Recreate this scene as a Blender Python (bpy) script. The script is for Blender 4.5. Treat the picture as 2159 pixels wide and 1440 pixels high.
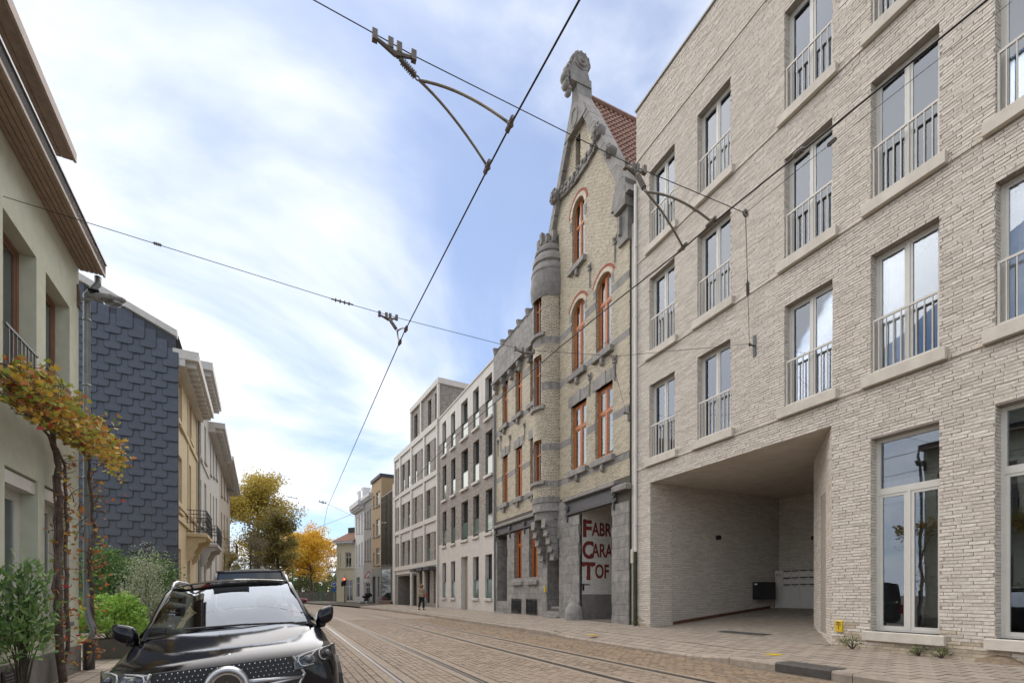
import bpy, math, random
from mathutils import Vector, Matrix
for _o in list(bpy.data.objects):
    bpy.data.objects.remove(_o, do_unlink=True)
SC = bpy.context.scene
COL = SC.collection
RND = random.Random(11)
R = math.radians
# ---------------------------------------------------------------- camera
F, CX, HY = 1019.5, 1079.5, 1254.0      # focal length, centre column and horizon row in photo pixels
YAW, CH = R(24.4), 1.17
cs, sn = math.cos(YAW), math.sin(YAW)
cam = bpy.data.cameras.new('camera'); camo = bpy.data.objects.new('camera', cam); COL.objects.link(camo)
cam.sensor_fit = 'HORIZONTAL'; cam.sensor_width = 36; cam.lens = 17.0
cam.shift_y = (HY - 720) / 2159.0; cam.clip_end = 3000; cam.clip_start = 0.05
camo.location = (0, 0, CH); camo.rotation_euler = (R(90), 0, -YAW)
SC.camera = camo
# ---------------------------------------------------------------- world
W = bpy.data.worlds.new('World'); SC.world = W; W.use_nodes = True
wn, wl = W.node_tree.nodes, W.node_tree.links
wn.clear()
def wnode(t, **k):
    n = wn.new(t)
    for a, b in k.items(): setattr(n, a, b)
    return n
SUN_EL, SUN_AZ = R(58), R(-8)          # azimuth measured from +Y towards +X
sky = wnode('ShaderNodeTexSky', sky_type='NISHITA', sun_disc=False, sun_elevation=SUN_EL, sun_rotation=SUN_AZ,
            air_density=1.0, dust_density=0.3, ozone_density=2.2)
tc = wnode('ShaderNodeTexCoord'); sep = wnode('ShaderNodeSeparateXYZ'); wl.new(tc.outputs['Generated'], sep.inputs[0])
def wmath(op, a, b=None):
    n = wnode('ShaderNodeMath', operation=op)
    for i, x in enumerate((a, b)):
        if x is None: continue
        if isinstance(x, (int, float)): n.inputs[i].default_value = x
        else: wl.new(x, n.inputs[i])
    return n.outputs[0]
zc = wmath('ADD', wmath('MAXIMUM', sep.outputs[2], 0.0), 0.28)
comb = wnode('ShaderNodeCombineXYZ')
wl.new(wmath('DIVIDE', sep.outputs[0], zc), comb.inputs[0]); wl.new(wmath('DIVIDE', sep.outputs[1], zc), comb.inputs[1])
comb.inputs[2].default_value = 2.35
cl = wnode('ShaderNodeTexNoise'); cl.inputs['Scale'].default_value = 1.1; cl.inputs['Detail'].default_value = 9
cl.inputs['Roughness'].default_value = 0.52; cl.inputs['Distortion'].default_value = 0.45
wl.new(comb.outputs[0], cl.inputs['Vector'])
cr = wnode('ShaderNodeValToRGB'); cr.color_ramp.interpolation = 'EASE'
cr.color_ramp.elements[0].position = 0.36; cr.color_ramp.elements[0].color = (0.16, 0.16, 0.16, 1)
cr.color_ramp.elements[1].position = 0.60; cr.color_ramp.elements[1].color = (1, 1, 1, 1)
wl.new(cl.outputs['Fac'], cr.inputs[0])
cl2 = wnode('ShaderNodeTexNoise'); cl2.inputs['Scale'].default_value = 2.6; cl2.inputs['Detail'].default_value = 6
wl.new(comb.outputs[0], cl2.inputs['Vector'])
cr2 = wnode('ShaderNodeValToRGB')
cr2.color_ramp.elements[0].position = 0.3; cr2.color_ramp.elements[0].color = (7.6, 7.9, 8.6, 1)
cr2.color_ramp.elements[1].position = 0.62; cr2.color_ramp.elements[1].color = (9.6, 9.7, 9.9, 1)
wl.new(cl2.outputs['Fac'], cr2.inputs[0])
skm = wnode('ShaderNodeMix', data_type='RGBA', blend_type='MULTIPLY'); skm.inputs[0].default_value = 1
wl.new(sky.outputs[0], skm.inputs[6]); skm.inputs[7].default_value = (.80, .90, 1.02, 1)
mx = wnode('ShaderNodeMix', data_type='RGBA'); wl.new(cr.outputs[0], mx.inputs[0]); wl.new(skm.outputs[2], mx.inputs[6]); wl.new(cr2.outputs[0], mx.inputs[7])
bg = wnode('ShaderNodeBackground'); bg.inputs[1].default_value = 0.10; wl.new(mx.outputs[2], bg.inputs[0])
wo = wnode('ShaderNodeOutputWorld'); wl.new(bg.outputs[0], wo.inputs[0])
sl = bpy.data.lights.new('sun', 'SUN'); sl.energy = 2.9; sl.angle = R(105); sl.color = (1.0, 0.91, 0.80)
so = bpy.data.objects.new('sun', sl); COL.objects.link(so)
_sd = Vector((math.sin(SUN_AZ) * math.cos(SUN_EL), math.cos(SUN_AZ) * math.cos(SUN_EL), math.sin(SUN_EL)))
so.rotation_euler = (-_sd).to_track_quat('-Z', 'Y').to_euler(); so.location = (0, -5, 30)
SC.view_settings.view_transform = 'Standard'; SC.view_settings.look = 'None'
SC.view_settings.gamma = 1; SC.view_settings.exposure = 0.6
SC.render.engine = 'CYCLES'
SC.cycles.max_bounces = 8; SC.cycles.transparent_max_bounces = 12
# ---------------------------------------------------------------- photo pixel -> place
def ray(px, py=HY):
    a = (px - CX) / F
    return Vector((a * cs + sn, cs - a * sn, (HY - py) / F))
def at_depth(px, py, Z): return Vector((0, 0, CH)) + ray(px, py) * Z
def at_z(px, py, z):
    r = ray(px, py); return Vector((0, 0, CH)) + r * ((z - CH) / r.z)
def depth(x, y): return x * sn + y * cs
def project(p):
    Z = depth(p[0], p[1]); xc = p[0] * cs - p[1] * sn
    return CX + F * xc / Z, HY - F * (p[2] - CH) / Z, Z
class Fac:
    """a facade plane: local x along it (to the right seen from the street), y inward, z up"""
    def __init__(s, pt, d):
        s.o = Vector((pt[0], pt[1])); s.d = Vector(d).normalized()
        s.rz = math.atan2(s.d.y, s.d.x)
    def u(s, px):
        r = ray(px); a = Vector((r.x, r.y))
        # a*t = o + d*u
        det = a.x * (-s.d.y) + s.d.x * a.y
        return (a.x * s.o.y - a.y * s.o.x) / (-det) if False else (s.o.x * a.y - s.o.y * a.x) / (a.x * s.d.y - a.y * s.d.x)
    def Z(s, px):
        p = s.o + s.d * s.u(px); return depth(p.x, p.y)
    def z(s, px, py): return CH + (HY - py) * s.Z(px) / F
    def P(s, u, y=0, z=0):
        n = Vector((-s.d.y, s.d.x)); q = s.o + s.d * u + n * y
        return Vector((q.x, q.y, z))
    def root(s, name, z=0, u=0):
        o = bpy.data.objects.new(name, None); COL.objects.link(o)
        p = s.P(u, 0, z); o.location = p; o.rotation_euler = (0, 0, s.rz); o.empty_display_size = .3
        return o
# ---------------------------------------------------------------- mesh builder
class MB:
    def __init__(s): s.v, s.f, s.m = [], [], []
    def add(s, vs, fs, mi=0):
        b = len(s.v); s.v.extend([tuple(p) for p in vs])
        for f in fs: s.f.append(tuple(b + i for i in f)); s.m.append(mi)
    def quad(s, a, b, c, d, mi=0): s.add((a, b, c, d), ((0, 1, 2, 3),), mi)
    def box(s, x0, x1, y0, y1, z0, z1, mi=0, skip=()):
        v = [(x0,y0,z0),(x1,y0,z0),(x1,y1,z0),(x0,y1,z0),(x0,y0,z1),(x1,y0,z1),(x1,y1,z1),(x0,y1,z1)]
        fs = {'b':(0,3,2,1),'t':(4,5,6,7),'f':(0,1,5,4),'k':(2,3,7,6),'l':(3,0,4,7),'r':(1,2,6,5)}
        s.add(v, [f for k, f in fs.items() if k not in skip], mi); return s
    def bevbox(s, x0, x1, y0, y1, z0, z1, b, mi=0):
        """box with a chamfer on the front and top edges"""
        a = []
        for z, i in ((z0, 0), (z1 - b, 0), (z1, b)):
            a.append([(x0+i,y0+i,z),(x1-i,y0+i,z),(x1-i,y1,z),(x0+i,y1,z)])
        v = a[0]+a[1]+a[2]; fs = [(0,3,2,1),(8,9,10,11)]
        for k in (0, 4):
            for i in range(4): j=(i+1)%4; fs.append((k+i,k+j,k+4+j,k+4+i))
        s.add(v, fs, mi); return s
    def prism(s, poly, y0, y1, mi=0, axis='y'):
        n = len(poly)
        P = (lambda a, b, t: (a, t, b)) if axis == 'y' else ((lambda a, b, t: (t, a, b)) if axis == 'x' else (lambda a, b, t: (a, b, t)))
        v = [P(a, b, y0) for a, b in poly] + [P(a, b, y1) for a, b in poly]
        fs = [tuple(range(n)), tuple(range(2*n-1, n-1, -1))]
        for i in range(n): j = (i+1) % n; fs.append((i, i+n, j+n, j))
        s.add(v, fs, mi); return s
    def tube(s, pts, r, seg=6, mi=0, cap=True):
        pts = [Vector(p) for p in pts]; n = len(pts); rr = r if isinstance(r, (list, tuple)) else [r]*n
        rings = []; up = Vector((0, 0, 1)); prev = None
        for i, p in enumerate(pts):
            t = (pts[min(i+1, n-1)] - pts[max(i-1, 0)])
            t = t.normalized() if t.length > 1e-9 else Vector((0,0,1))
            if prev is None: a = t.cross(up if abs(t.z) < .9 else Vector((1,0,0))).normalized()
            else:
                a = prev - t * prev.dot(t); a = a.normalized() if a.length > 1e-6 else t.orthogonal().normalized()
            b = t.cross(a); prev = a
            rings.append([p + (a*math.cos(2*math.pi*k/seg) + b*math.sin(2*math.pi*k/seg))*rr[i] for k in range(seg)])
        v = [q for rg in rings for q in rg]; fs = []
        for i in range(n-1):
            for k in range(seg): j=(k+1)%seg; fs.append((i*seg+k, i*seg+j, (i+1)*seg+j, (i+1)*seg+k))
        if cap: fs += [tuple(range(seg-1,-1,-1)), tuple((n-1)*seg+k for k in range(seg))]
        s.add(v, fs, mi); return s
    def lathe(s, prof, seg=12, c=(0,0,0), mi=0, axis='z', a0=0, a1=2*math.pi, sx=1, sy=1):
        full = abs(a1-a0-2*math.pi) < 1e-6; m = seg if full else seg+1; v = []
        for r, h in prof:
            for k in range(m):
                a = a0+(a1-a0)*k/seg; x, y = r*math.cos(a)*sx, r*math.sin(a)*sy
                v.append((c[0]+x,c[1]+y,c[2]+h) if axis=='z' else ((c[0]+x,c[1]-h,c[2]+y) if axis=='y' else (c[0]+h,c[1]+x,c[2]+y)))
        fs = []
        for i in range(len(prof)-1):
            for k in range(seg): j=(k+1)%m; fs.append((i*m+k,i*m+j,(i+1)*m+j,(i+1)*m+k))
        s.add(v, fs, mi); return s
    def sphere(s, c, r, seg=8, rings=5, mi=0, sc=(1,1,1)):
        pr = [(r*math.sin(math.pi*i/rings)+1e-5, -r*math.cos(math.pi*i/rings)) for i in range(rings+1)]
        b = len(s.v); s.lathe(pr, seg, (0,0,0), mi)
        for i in range(b, len(s.v)):
            q = s.v[i]; s.v[i] = (q[0]*sc[0]+c[0], q[1]*sc[1]+c[1], q[2]*sc[2]+c[2])
        return s
    def build(s, name, mats, parent=None, smooth=False, **t):
        me = bpy.data.meshes.new(name); me.from_pydata(s.v, [], s.f)
        ms = mats if isinstance(mats, (list, tuple)) else [mats]
        for m in ms: me.materials.append(m)
        if len(ms) > 1: me.polygons.foreach_set('material_index', s.m)
        if smooth: me.polygons.foreach_set('use_smooth', [True]*len(me.polygons))
        me.update()
        return link(name, me, parent, **t)
def link(name, me, parent=None, loc=None, rot=None, **t):
    o = bpy.data.objects.new(name, me); COL.objects.link(o)
    if parent: o.parent = parent
    if loc is not None: o.location = loc
    if rot is not None: o.rotation_euler = rot
    tag(o, **t); return o
def tag(o, label=None, cat=None, group=None, kind=None):
    if label: o['label'] = label
    if cat: o['category'] = cat
    if group: o['group'] = group
    if kind: o['kind'] = kind
    return o
def empty(name, loc=(0,0,0), rz=0, **t):
    o = bpy.data.objects.new(name, None); COL.objects.link(o); o.location = loc; o.rotation_euler = (0,0,rz); o.empty_display_size = .2
    return tag(o, **t)
def copy_tree(o, parent=None):
    c = o.copy(); COL.objects.link(c); c.parent = parent
    for ch in list(o.children): copy_tree(ch, c)
    return c
def smooth_angle(o, ang=40):
    me = o.data; me.polygons.foreach_set('use_smooth', [True]*len(me.polygons))
    try: me.set_sharp_from_angle(angle=R(ang))
    except Exception: pass
    return o
# ---------------------------------------------------------------- materials
MATS = {}
def M(name, col, rough=.8, var=.12, scale=6, bump=0., bscale=60, metal=0., island=0., hue=0., streak=0., stain=0., staincol=(.1,.09,.08), spec=.5, coat=0., alpha=1., emit=None, sss=0.):
    if name in MATS: return MATS[name]
    m = bpy.data.materials.new(name); m.use_nodes = True; MATS[name] = m
    nt = m.node_tree; N, L = nt.nodes, nt.links; p = N['Principled BSDF']
    p.inputs['Roughness'].default_value = rough; p.inputs['Metallic'].default_value = metal
    p.inputs['Specular IOR Level'].default_value = spec; p.inputs['Coat Weight'].default_value = coat; p.inputs['Coat Roughness'].default_value = .03
    tcn = N.new('ShaderNodeTexCoord')
    def noise(sc, det=4, vec=None, rg=.55):
        n = N.new('ShaderNodeTexNoise'); n.inputs['Scale'].default_value = sc; n.inputs['Detail'].default_value = det; n.inputs['Roughness'].default_value = rg
        L.new(vec or tcn.outputs['Object'], n.inputs['Vector']); return n.outputs['Fac']
    def ramp(f, a, b, ca, cb):
        r = N.new('ShaderNodeValToRGB'); e = r.color_ramp.elements
        e[0].position, e[1].position = a, b; e[0].color = (*ca, 1) if not isinstance(ca, float) else (ca,ca,ca,1); e[1].color = (*cb, 1) if not isinstance(cb, float) else (cb,cb,cb,1)
        L.new(f, r.inputs[0]); return r.outputs[0]
    def mul(a, b, mode='MULTIPLY', fac=1.):
        x = N.new('ShaderNodeMix'); x.data_type = 'RGBA'; x.blend_type = mode
        if isinstance(fac, float): x.inputs[0].default_value = fac
        else: L.new(fac, x.inputs[0])
        for i, q in ((6, a), (7, b)):
            if isinstance(q, tuple): x.inputs[i].default_value = (*q, 1)
            else: L.new(q, x.inputs[i])
        return x.outputs[2]
    c = tuple(col)
    if var: c = mul(c, ramp(noise(scale), .3, .7, 1-var, 1+var))
    if island:
        g = N.new('ShaderNodeNewGeometry'); oi = N.new('ShaderNodeObjectInfo')
        ad = N.new('ShaderNodeMath'); ad.operation = 'ADD'; L.new(g.outputs['Random Per Island'], ad.inputs[0]); L.new(oi.outputs['Random'], ad.inputs[1])
        fr = N.new('ShaderNodeMath'); fr.operation = 'FRACT'; L.new(ad.outputs[0], fr.inputs[0])
        r = N.new('ShaderNodeValToRGB'); e = r.color_ramp.elements
        e[0].color = (1-island*1.3, 1-island*1.3*(1+hue), 1-island*1.3*(1+2*hue), 1); e[1].color = (1+island*.7, 1+island*.7*(1+hue*.5), 1+island*.7*(1+hue), 1)
        x = e.new(.5); x.color = (1+hue*.25, 1, 1-hue*.25, 1); e[0].position = 0; e[-1].position = 1
        L.new(fr.outputs[0], r.inputs[0]); c = mul(c, r.outputs[0])
    if streak:
        mp = N.new('ShaderNodeMapping'); mp.inputs['Scale'].default_value = (1, 1, .12); L.new(tcn.outputs['Object'], mp.inputs[0])
        c = mul(c, staincol, 'MIX', ramp(noise(3.2, 6, mp.outputs[0], .65), .48, .8, 0., streak))
    if stain: c = mul(c, staincol, 'MIX', ramp(noise(.7, 7, None, .65), .46, .74, 0., stain))
    if isinstance(c, tuple): p.inputs['Base Color'].default_value = (*c, 1)
    else: L.new(c, p.inputs['Base Color'])
    if bump:
        b = N.new('ShaderNodeBump'); b.inputs['Strength'].default_value = bump; b.inputs['Distance'].default_value = .01
        L.new(noise(bscale, 5), b.inputs['Height']); L.new(b.outputs[0], p.inputs['Normal'])
    if sss: p.inputs['Subsurface Weight'].default_value = sss
    if emit: p.inputs['Emission Color'].default_value = (*emit[0], 1); p.inputs['Emission Strength'].default_value = emit[1]
    return m
def leafmat(name, c0, c1, c2, rough=.55):
    """leaf colours picked per leaf (random per island), some light coming through"""
    m = bpy.data.materials.new(name); m.use_nodes = True; nt = m.node_tree; N, L = nt.nodes, nt.links; p = N['Principled BSDF']
    g = N.new('ShaderNodeNewGeometry'); r = N.new('ShaderNodeValToRGB'); e = r.color_ramp.elements
    e[0].color = (*c0, 1); e[1].color = (*c2, 1); x = e.new(.5); x.color = (*c1, 1)
    L.new(g.outputs['Random Per Island'], r.inputs[0]); L.new(r.outputs[0], p.inputs['Base Color']); p.inputs['Roughness'].default_value = rough
    t = N.new('ShaderNodeBsdfTranslucent'); L.new(r.outputs[0], t.inputs[0]); ms = N.new('ShaderNodeMixShader'); ms.inputs[0].default_value = .35
    L.new(p.outputs[0], ms.inputs[1]); L.new(t.outputs[0], ms.inputs[2]); L.new(ms.outputs[0], N['Material Output'].inputs[0]); return m
def glassmat(name, tint=(.9,.93,.93), ior=1.5, amount=1.0, rough=.0):
    """window pane: mirror-like by Fresnel, else clear with a tint"""
    m = bpy.data.materials.new(name); m.use_nodes = True; nt = m.node_tree; N, L = nt.nodes, nt.links; N.remove(N['Principled BSDF'])
    fr = N.new('ShaderNodeFresnel'); fr.inputs[0].default_value = ior
    mm = N.new('ShaderNodeMath'); mm.operation = 'MULTIPLY_ADD'; mm.inputs[1].default_value = amount; mm.inputs[2].default_value = .06; L.new(fr.outputs[0], mm.inputs[0]); mm.use_clamp = True
    t = N.new('ShaderNodeBsdfTransparent'); t.inputs[0].default_value = (*tint, 1); g = N.new('ShaderNodeBsdfGlossy'); g.inputs['Roughness'].default_value = rough; g.inputs[0].default_value = (.74,.81,.9,1)
    nz = N.new('ShaderNodeTexNoise'); nz.inputs['Scale'].default_value = 1.3; nz.inputs['Detail'].default_value = 1; tcn = N.new('ShaderNodeTexCoord'); L.new(tcn.outputs['Object'], nz.inputs[0])
    b = N.new('ShaderNodeBump'); b.inputs['Strength'].default_value = .12; b.inputs['Distance'].default_value = .02; L.new(nz.outputs['Fac'], b.inputs['Height']); L.new(b.outputs[0], g.inputs['Normal'])
    ms = N.new('ShaderNodeMixShader'); L.new(mm.outputs[0], ms.inputs[0]); L.new(t.outputs[0], ms.inputs[1]); L.new(g.outputs[0], ms.inputs[2]); L.new(ms.outputs[0], N['Material Output'].inputs[0]); return m
GLASS = glassmat('window_glass', tint=(.97,.98,.98), amount=1.9); 
DARKGLASS = M('dark_glass', (.02,.024,.026), .06, var=.0, spec=.9)
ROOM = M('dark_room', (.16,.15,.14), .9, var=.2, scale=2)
CURTAIN = M('curtain', (.82,.82,.8), .9, var=.06)
BLACK = M('black_paint', (.012,.012,.014), .45, var=.1)
STEEL = M('galvanised_steel', (.33,.34,.35), .45, metal=.7, var=.12, scale=9)
# ---------------------------------------------------------------- wall helpers (local x, y inward, z up)
def wall(mb, u0, u1, z0, z1, holes, mi=0, jmi=None, y=0., bottom=True):
    """front sheet of a wall with rectangular openings (u0,u1,z0,z1,depth) and their jambs"""
    jmi = mi if jmi is None else jmi
    us = sorted({u0, u1} | {min(max(h[i], u0), u1) for h in holes for i in (0, 1)})
    zs = sorted({z0, z1} | {min(max(h[i], z0), z1) for h in holes for i in (2, 3)})
    for a, b in zip(us, us[1:]):
        for c, d in zip(zs, zs[1:]):
            m, n = (a+b)/2, (c+d)/2
            if any(h[0] < m < h[1] and h[2] < n < h[3] for h in holes): continue
            mb.quad((a,y,c),(b,y,c),(b,y,d),(a,y,d), mi)
    for h in holes:
        a, b, c, d, t = h[:5]
        if not t: continue
        mb.quad((a,y,c),(a,y,d),(a,y+t,d),(a,y+t,c), jmi); mb.quad((b,y,d),(b,y,c),(b,y+t,c),(b,y+t,d), jmi)
        mb.quad((a,y,d),(b,y,d),(b,y+t,d),(a,y+t,d), jmi)
        if c > z0+.01: mb.quad((b,y,c),(a,y,c),(a,y+t,c),(b,y+t,c), jmi)
def brick_spots(u0, u1, z0, z1, holes, bw, bh, j, lim=None, seed=1):
    rg = random.Random(seed); out = []; k = 0; z = z0
    while z + bh*.5 < z1:
        za, zb = z + j/2, min(z + bh, z1) - j/2; zm = (za+zb)/2
        A, B = (u0, u1) if lim is None else lim(zm)
        A, B = max(A, u0), min(B, u1)
        if B - A > .03:
            blk = sorted((h[0], h[1]) for h in holes if h[2] < zm < h[3])
            segs, s = [], A
            for a, b in blk:
                if a > s: segs.append((s, min(a, B)))
                s = max(s, b)
            if s < B: segs.append((s, B))
            off = (k % 2)*bw/2 + rg.uniform(-.02, .02) + (bw*.25 if k % 5 == 3 else 0)
            for a, b in segs:
                i = math.floor((a - off)/bw)
                while off + i*bw < b:
                    p, q = max(a, off + i*bw), min(b, off + (i+1)*bw)
                    full = q - p > bw*.99
                    if q - p > .04: out.append((p + (j/2 if p > a else 0), q - (j/2 if q < b else 0), za, zb, full))
                    i += 1
        z += bh; k += 1
    return out
def put_bricks(mb, spots, rg, proud=.008, jit=.004, T=None, mi=0, rough=.0):
    for a, b, c, d, *_ in spots:
        y = -proud + rg.uniform(-jit, jit); e = lambda: rg.uniform(-rough, rough)
        v = [(a+e(),y+e(),c+e()),(b+e(),y+e(),c+e()),(b+e(),y+e(),d+e()),(a+e(),y+e(),d+e()),(a,.004,c),(b,.004,c),(b,.004,d),(a,.004,d)]
        if T: v = [T(*q) for q in v]
        mb.add(v, ((0,1,2,3),(0,4,5,1),(1,5,6,2),(2,6,7,3),(3,7,4,0)), mi)
def nearest_first(items, key, n=300):
    s = sorted(items, key=key); return s[:n], s[n:]
def window(parent, u0, u1, z0, z1, y, fmat, gmat=GLASS, fw=.07, fd=.06, mull=(), trans=(), bar=None, room=.7, curtain=None, name='window', bw=.045, label=None):
    """frame with mullions and transoms, each pane its own sub-part, a dark room and maybe a curtain behind"""
    mb = MB(); h = bar or fw*.9
    mb.box(u0,u0+fw,y,y+fd,z0,z1); mb.box(u1-fw,u1,y,y+fd,z0,z1); mb.box(u0+fw,u1-fw,y,y+fd,z0,z0+fw); mb.box(u0+fw,u1-fw,y,y+fd,z1-fw,z1)
    xs = [u0+fw] + [u0+fw+(u1-u0-2*fw)*m for m in mull] + [u1-fw]; zs = [z0+fw] + [z0+fw+(z1-z0-2*fw)*t for t in trans] + [z1-fw]
    for x in xs[1:-1]: mb.box(x-h/2,x+h/2,y-.004,y+fd,z0+fw,z1-fw)
    for z in zs[1:-1]: mb.box(u0+fw,u1-fw,y-.008,y+fd,z-h/2,z+h/2)
    w = mb.build(name, fmat, parent, label=label)
    for i in range(len(xs)-1):
        for k in range(len(zs)-1):
            a, b = xs[i]+(h/2 if i else 0), xs[i+1]-(h/2 if i < len(xs)-2 else 0); c, d = zs[k]+(h/2 if k else 0), zs[k+1]-(h/2 if k < len(zs)-2 else 0)
            q = bw if bw and min(b-a, d-c) > 4*bw else 0
            if q:
                s = MB(); s.box(a,a+q,y+.012,y+.05,c,d); s.box(b-q,b,y+.012,y+.05,c,d); s.box(a+q,b-q,y+.012,y+.05,c,c+q); s.box(a+q,b-q,y+.012,y+.05,d-q,d); s.build('sash', fmat, w)
            MB().box(a+q*.8,b-q*.8,y+.03,y+.038,c+q*.8,d-q*.8).build('pane', gmat, w)
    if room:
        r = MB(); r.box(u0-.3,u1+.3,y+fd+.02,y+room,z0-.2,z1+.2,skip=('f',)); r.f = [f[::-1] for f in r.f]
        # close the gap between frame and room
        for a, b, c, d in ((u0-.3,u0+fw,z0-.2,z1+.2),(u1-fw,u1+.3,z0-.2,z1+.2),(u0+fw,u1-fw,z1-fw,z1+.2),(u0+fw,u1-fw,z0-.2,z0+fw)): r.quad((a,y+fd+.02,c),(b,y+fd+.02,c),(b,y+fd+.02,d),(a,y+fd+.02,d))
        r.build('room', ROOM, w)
    if curtain:
        for fa, fb in curtain:
            c = MB(); n = max(4, int((fb-fa)*(u1-u0)/.05)); pts = []
            for i in range(n+1):
                t = fa+(fb-fa)*i/n; pts.append((u0+(u1-u0)*t, y+fd+.09+.018*math.sin(i*1.9)+.008*math.sin(i*4.1)))
            for (xa, ya), (xb, yb) in zip(pts, pts[1:]): c.quad((xa,ya,z0+.02),(xb,yb,z0+.02),(xb,yb,z1),(xa,ya,z1))
            c.build('curtain', CURTAIN, w, smooth=True)
    return w
# ================================================================ ground
KX = 6.8                                                     # right kerb line
def bend(Y): return 0. if Y < 20 else -.0021*(min(Y, 75)-20)**2 - (0 if Y < 75 else .231*(Y-75))
LD = Vector((-math.sin(R(3.05)), math.cos(R(3.05))))         # direction of the left row of houses
def left_face(Y): return -2.93/math.cos(R(3.05)) - math.tan(R(3.05))*Y
def left_kerb(Y): return left_face(Y) + 1.5 + max(0, (Y-6))*.016
def road_z(X):                                               # crowned at the tracks, dropping to the parking side
    if X > 1.12: return 0.
    if X < .35: return -.16 - (.35-X)*.085
    t = (1.12-X)/.77; return -.16*(t*t*(3-2*t))
def pave_z(X, Y):                                            # right pavement rises gently to the houses and along the street
    t = min(max((X - bend(Y) - KX)/3.2, 0), 1); e = min(max((Y-5)/10, 0), 1)
    f = .12 + .11*e + min(max((Y-15)/30, 0), 1)*.07
    return .12 + (f-.12)*t
ASPH = M('road_bedding', (.165,.128,.092), .92, var=.3, scale=14, bump=.5, bscale=160, stain=.35, staincol=(.13,.095,.062))
SETT = M('sett_stone', (.27,.212,.158), .78, var=.2, scale=18, bump=.45, bscale=130, island=.11, hue=.08, stain=.45, staincol=(.19,.135,.085))
SETT2 = M('sett_stone_worn', (.25,.185,.122), .85, var=.3, scale=16, bump=.5, bscale=140, island=.06, hue=.08, stain=.6, staincol=(.27,.19,.115))
TILE = M('pavement_tile', (.32,.272,.218), .85, var=.14, scale=7, bump=.2, bscale=150, island=.13, hue=.08, stain=.45, staincol=(.2,.165,.13))
KERBM = M('kerb_concrete', (.34,.285,.225), .85, var=.18, scale=9, bump=.3, bscale=90, island=.1, stain=.4, staincol=(.13,.11,.09))
JOINT = M('joint_sand', (.075,.062,.048), .95, var=.3, scale=20, bump=.4, bscale=120)
RAILM = M('rail_steel', (.24,.22,.2), .36, metal=.85, var=.2, scale=12, bump=.1)
GROOVEM = M('rail_groove', (.035,.028,.023), .8, var=.3, scale=20)  # dark tone of the strip laid in place of a deeper groove
EARTH = M('ground_earth', (.09,.08,.06), .95, var=.3, scale=1)
g = MB(); g.quad((-900,-300,-.6),(900,-300,-.6),(900,1500,-.6),(-900,1500,-.6)); g.build('ground', EARTH, kind='structure')
def strip(mb, fa, fb, ys, zf, n=1, mi=0):
    """sheet between two curves X=fa(Y), X=fb(Y)"""
    rows = []
    for Y in ys: rows.append([(fa(Y)+(fb(Y)-fa(Y))*i/n, Y, zf(fa(Y)+(fb(Y)-fa(Y))*i/n, Y)) for i in range(n+1)])
    for a, b in zip(rows, rows[1:]):
        for i in range(n): mb.quad(a[i], a[i+1], b[i+1], b[i], mi)
YS = [-6 + 1.0*i for i in range(40)] + [34 + 2.*i for i in range(20)] + [75+6*i for i in range(12)]
road = MB(); strip(road, lambda Y: left_kerb(Y)-.1, lambda Y: KX+bend(Y)+.1, YS, lambda X, Y: road_z(X - bend(Y))-.0085, 40)
ROAD = road.build('road', ASPH, kind='structure')
# far setts only as a brick pattern in the material of a sheet laid over the bedding
FARM = M('far_setts', (.26,.205,.155), .8, var=.25, scale=5, bump=.3, bscale=60, stain=.45, staincol=(.2,.145,.095))
far = MB(); strip(far, lambda Y: left_kerb(Y)+.02, lambda Y: KX+bend(Y)-.02, [24.05+1.*i for i in range(12)]+[37+2*i for i in range(19)]+[75+6*i for i in range(12)], lambda X, Y: road_z(X-bend(Y))-.006, 14)
far.build('far_sett_paving', FARM, ROAD, kind='stuff')
RAILS = [1.33, 2.33, 4.08, 5.08]
def rail_x(X, Y): return X - math.tan(R(.75))*(Y-6) + bend(Y)*.72     # the tracks drift a little against the kerb
def nearrail(x, Y):
    return min(abs(x - rail_x(r+.01, Y)) for r in RAILS) < .17
# setts: rows along the street, cross joints staggered
spots = []; rg = random.Random(5)
NROW = 84
for i in range(NROW):
    X0 = -1.3 + i*.1; off = (i % 2)*.1 + rg.uniform(-.02, .02)
    Y = 3.6 + off
    while Y < 24:
        x = X0 - math.tan(R(.75))*(Y-6) + bend(Y)
        if left_kerb(Y)+.08 < x < KX+bend(Y)-.1 and not nearrail(x, Y):
            px, py, Z = project((x, Y, 0))
            if Z > 5.6 and -60 < px < 2220: spots.append((x, Y, Z, px, py, X0 > 5.12))
        Y += .2
inframe = [s for s in spots if 0 < s[3] < 2159 and s[4] < 1440]
near, _ = nearest_first([s for s in inframe if not s[5]], lambda s: s[2])
nearset = set(id(s) for s in near)
def sett_mesh():
    mb = MB(); b = .003; h = .04
    for (i, z) in ((0,-h),(0,-b),(b,0)):
        mb.v += [(-.0445+i,-.0945+i,z),(.0445-i,-.0945+i,z),(.0445-i,.0945-i,z),(-.0445+i,.0945-i,z)]
    for k in (0,4):
        for i in range(4): j=(i+1)%4; mb.f.append((k+i,k+j,k+4+j,k+4+i)); mb.m.append(0)
    mb.f.append((8,9,10,11)); mb.m.append(0); return mb
sm = sett_mesh(); me = bpy.data.meshes.new('sett'); me.from_pydata(sm.v, [], sm.f); me.materials.append(SETT)
for s in near:
    link('sett', me, ROAD, loc=(s[0], s[1], road_z(s[0]-bend(s[1]))+rg.uniform(-.004,.002)), rot=(rg.uniform(-.012,.012), rg.uniform(-.02,.02)-math.atan((road_z(s[0]-bend(s[1])+.05)-road_z(s[0]-bend(s[1])-.05))/.1), R(.75)+rg.uniform(-.02,.02)))
mass, worn = MB(), MB()
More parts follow.
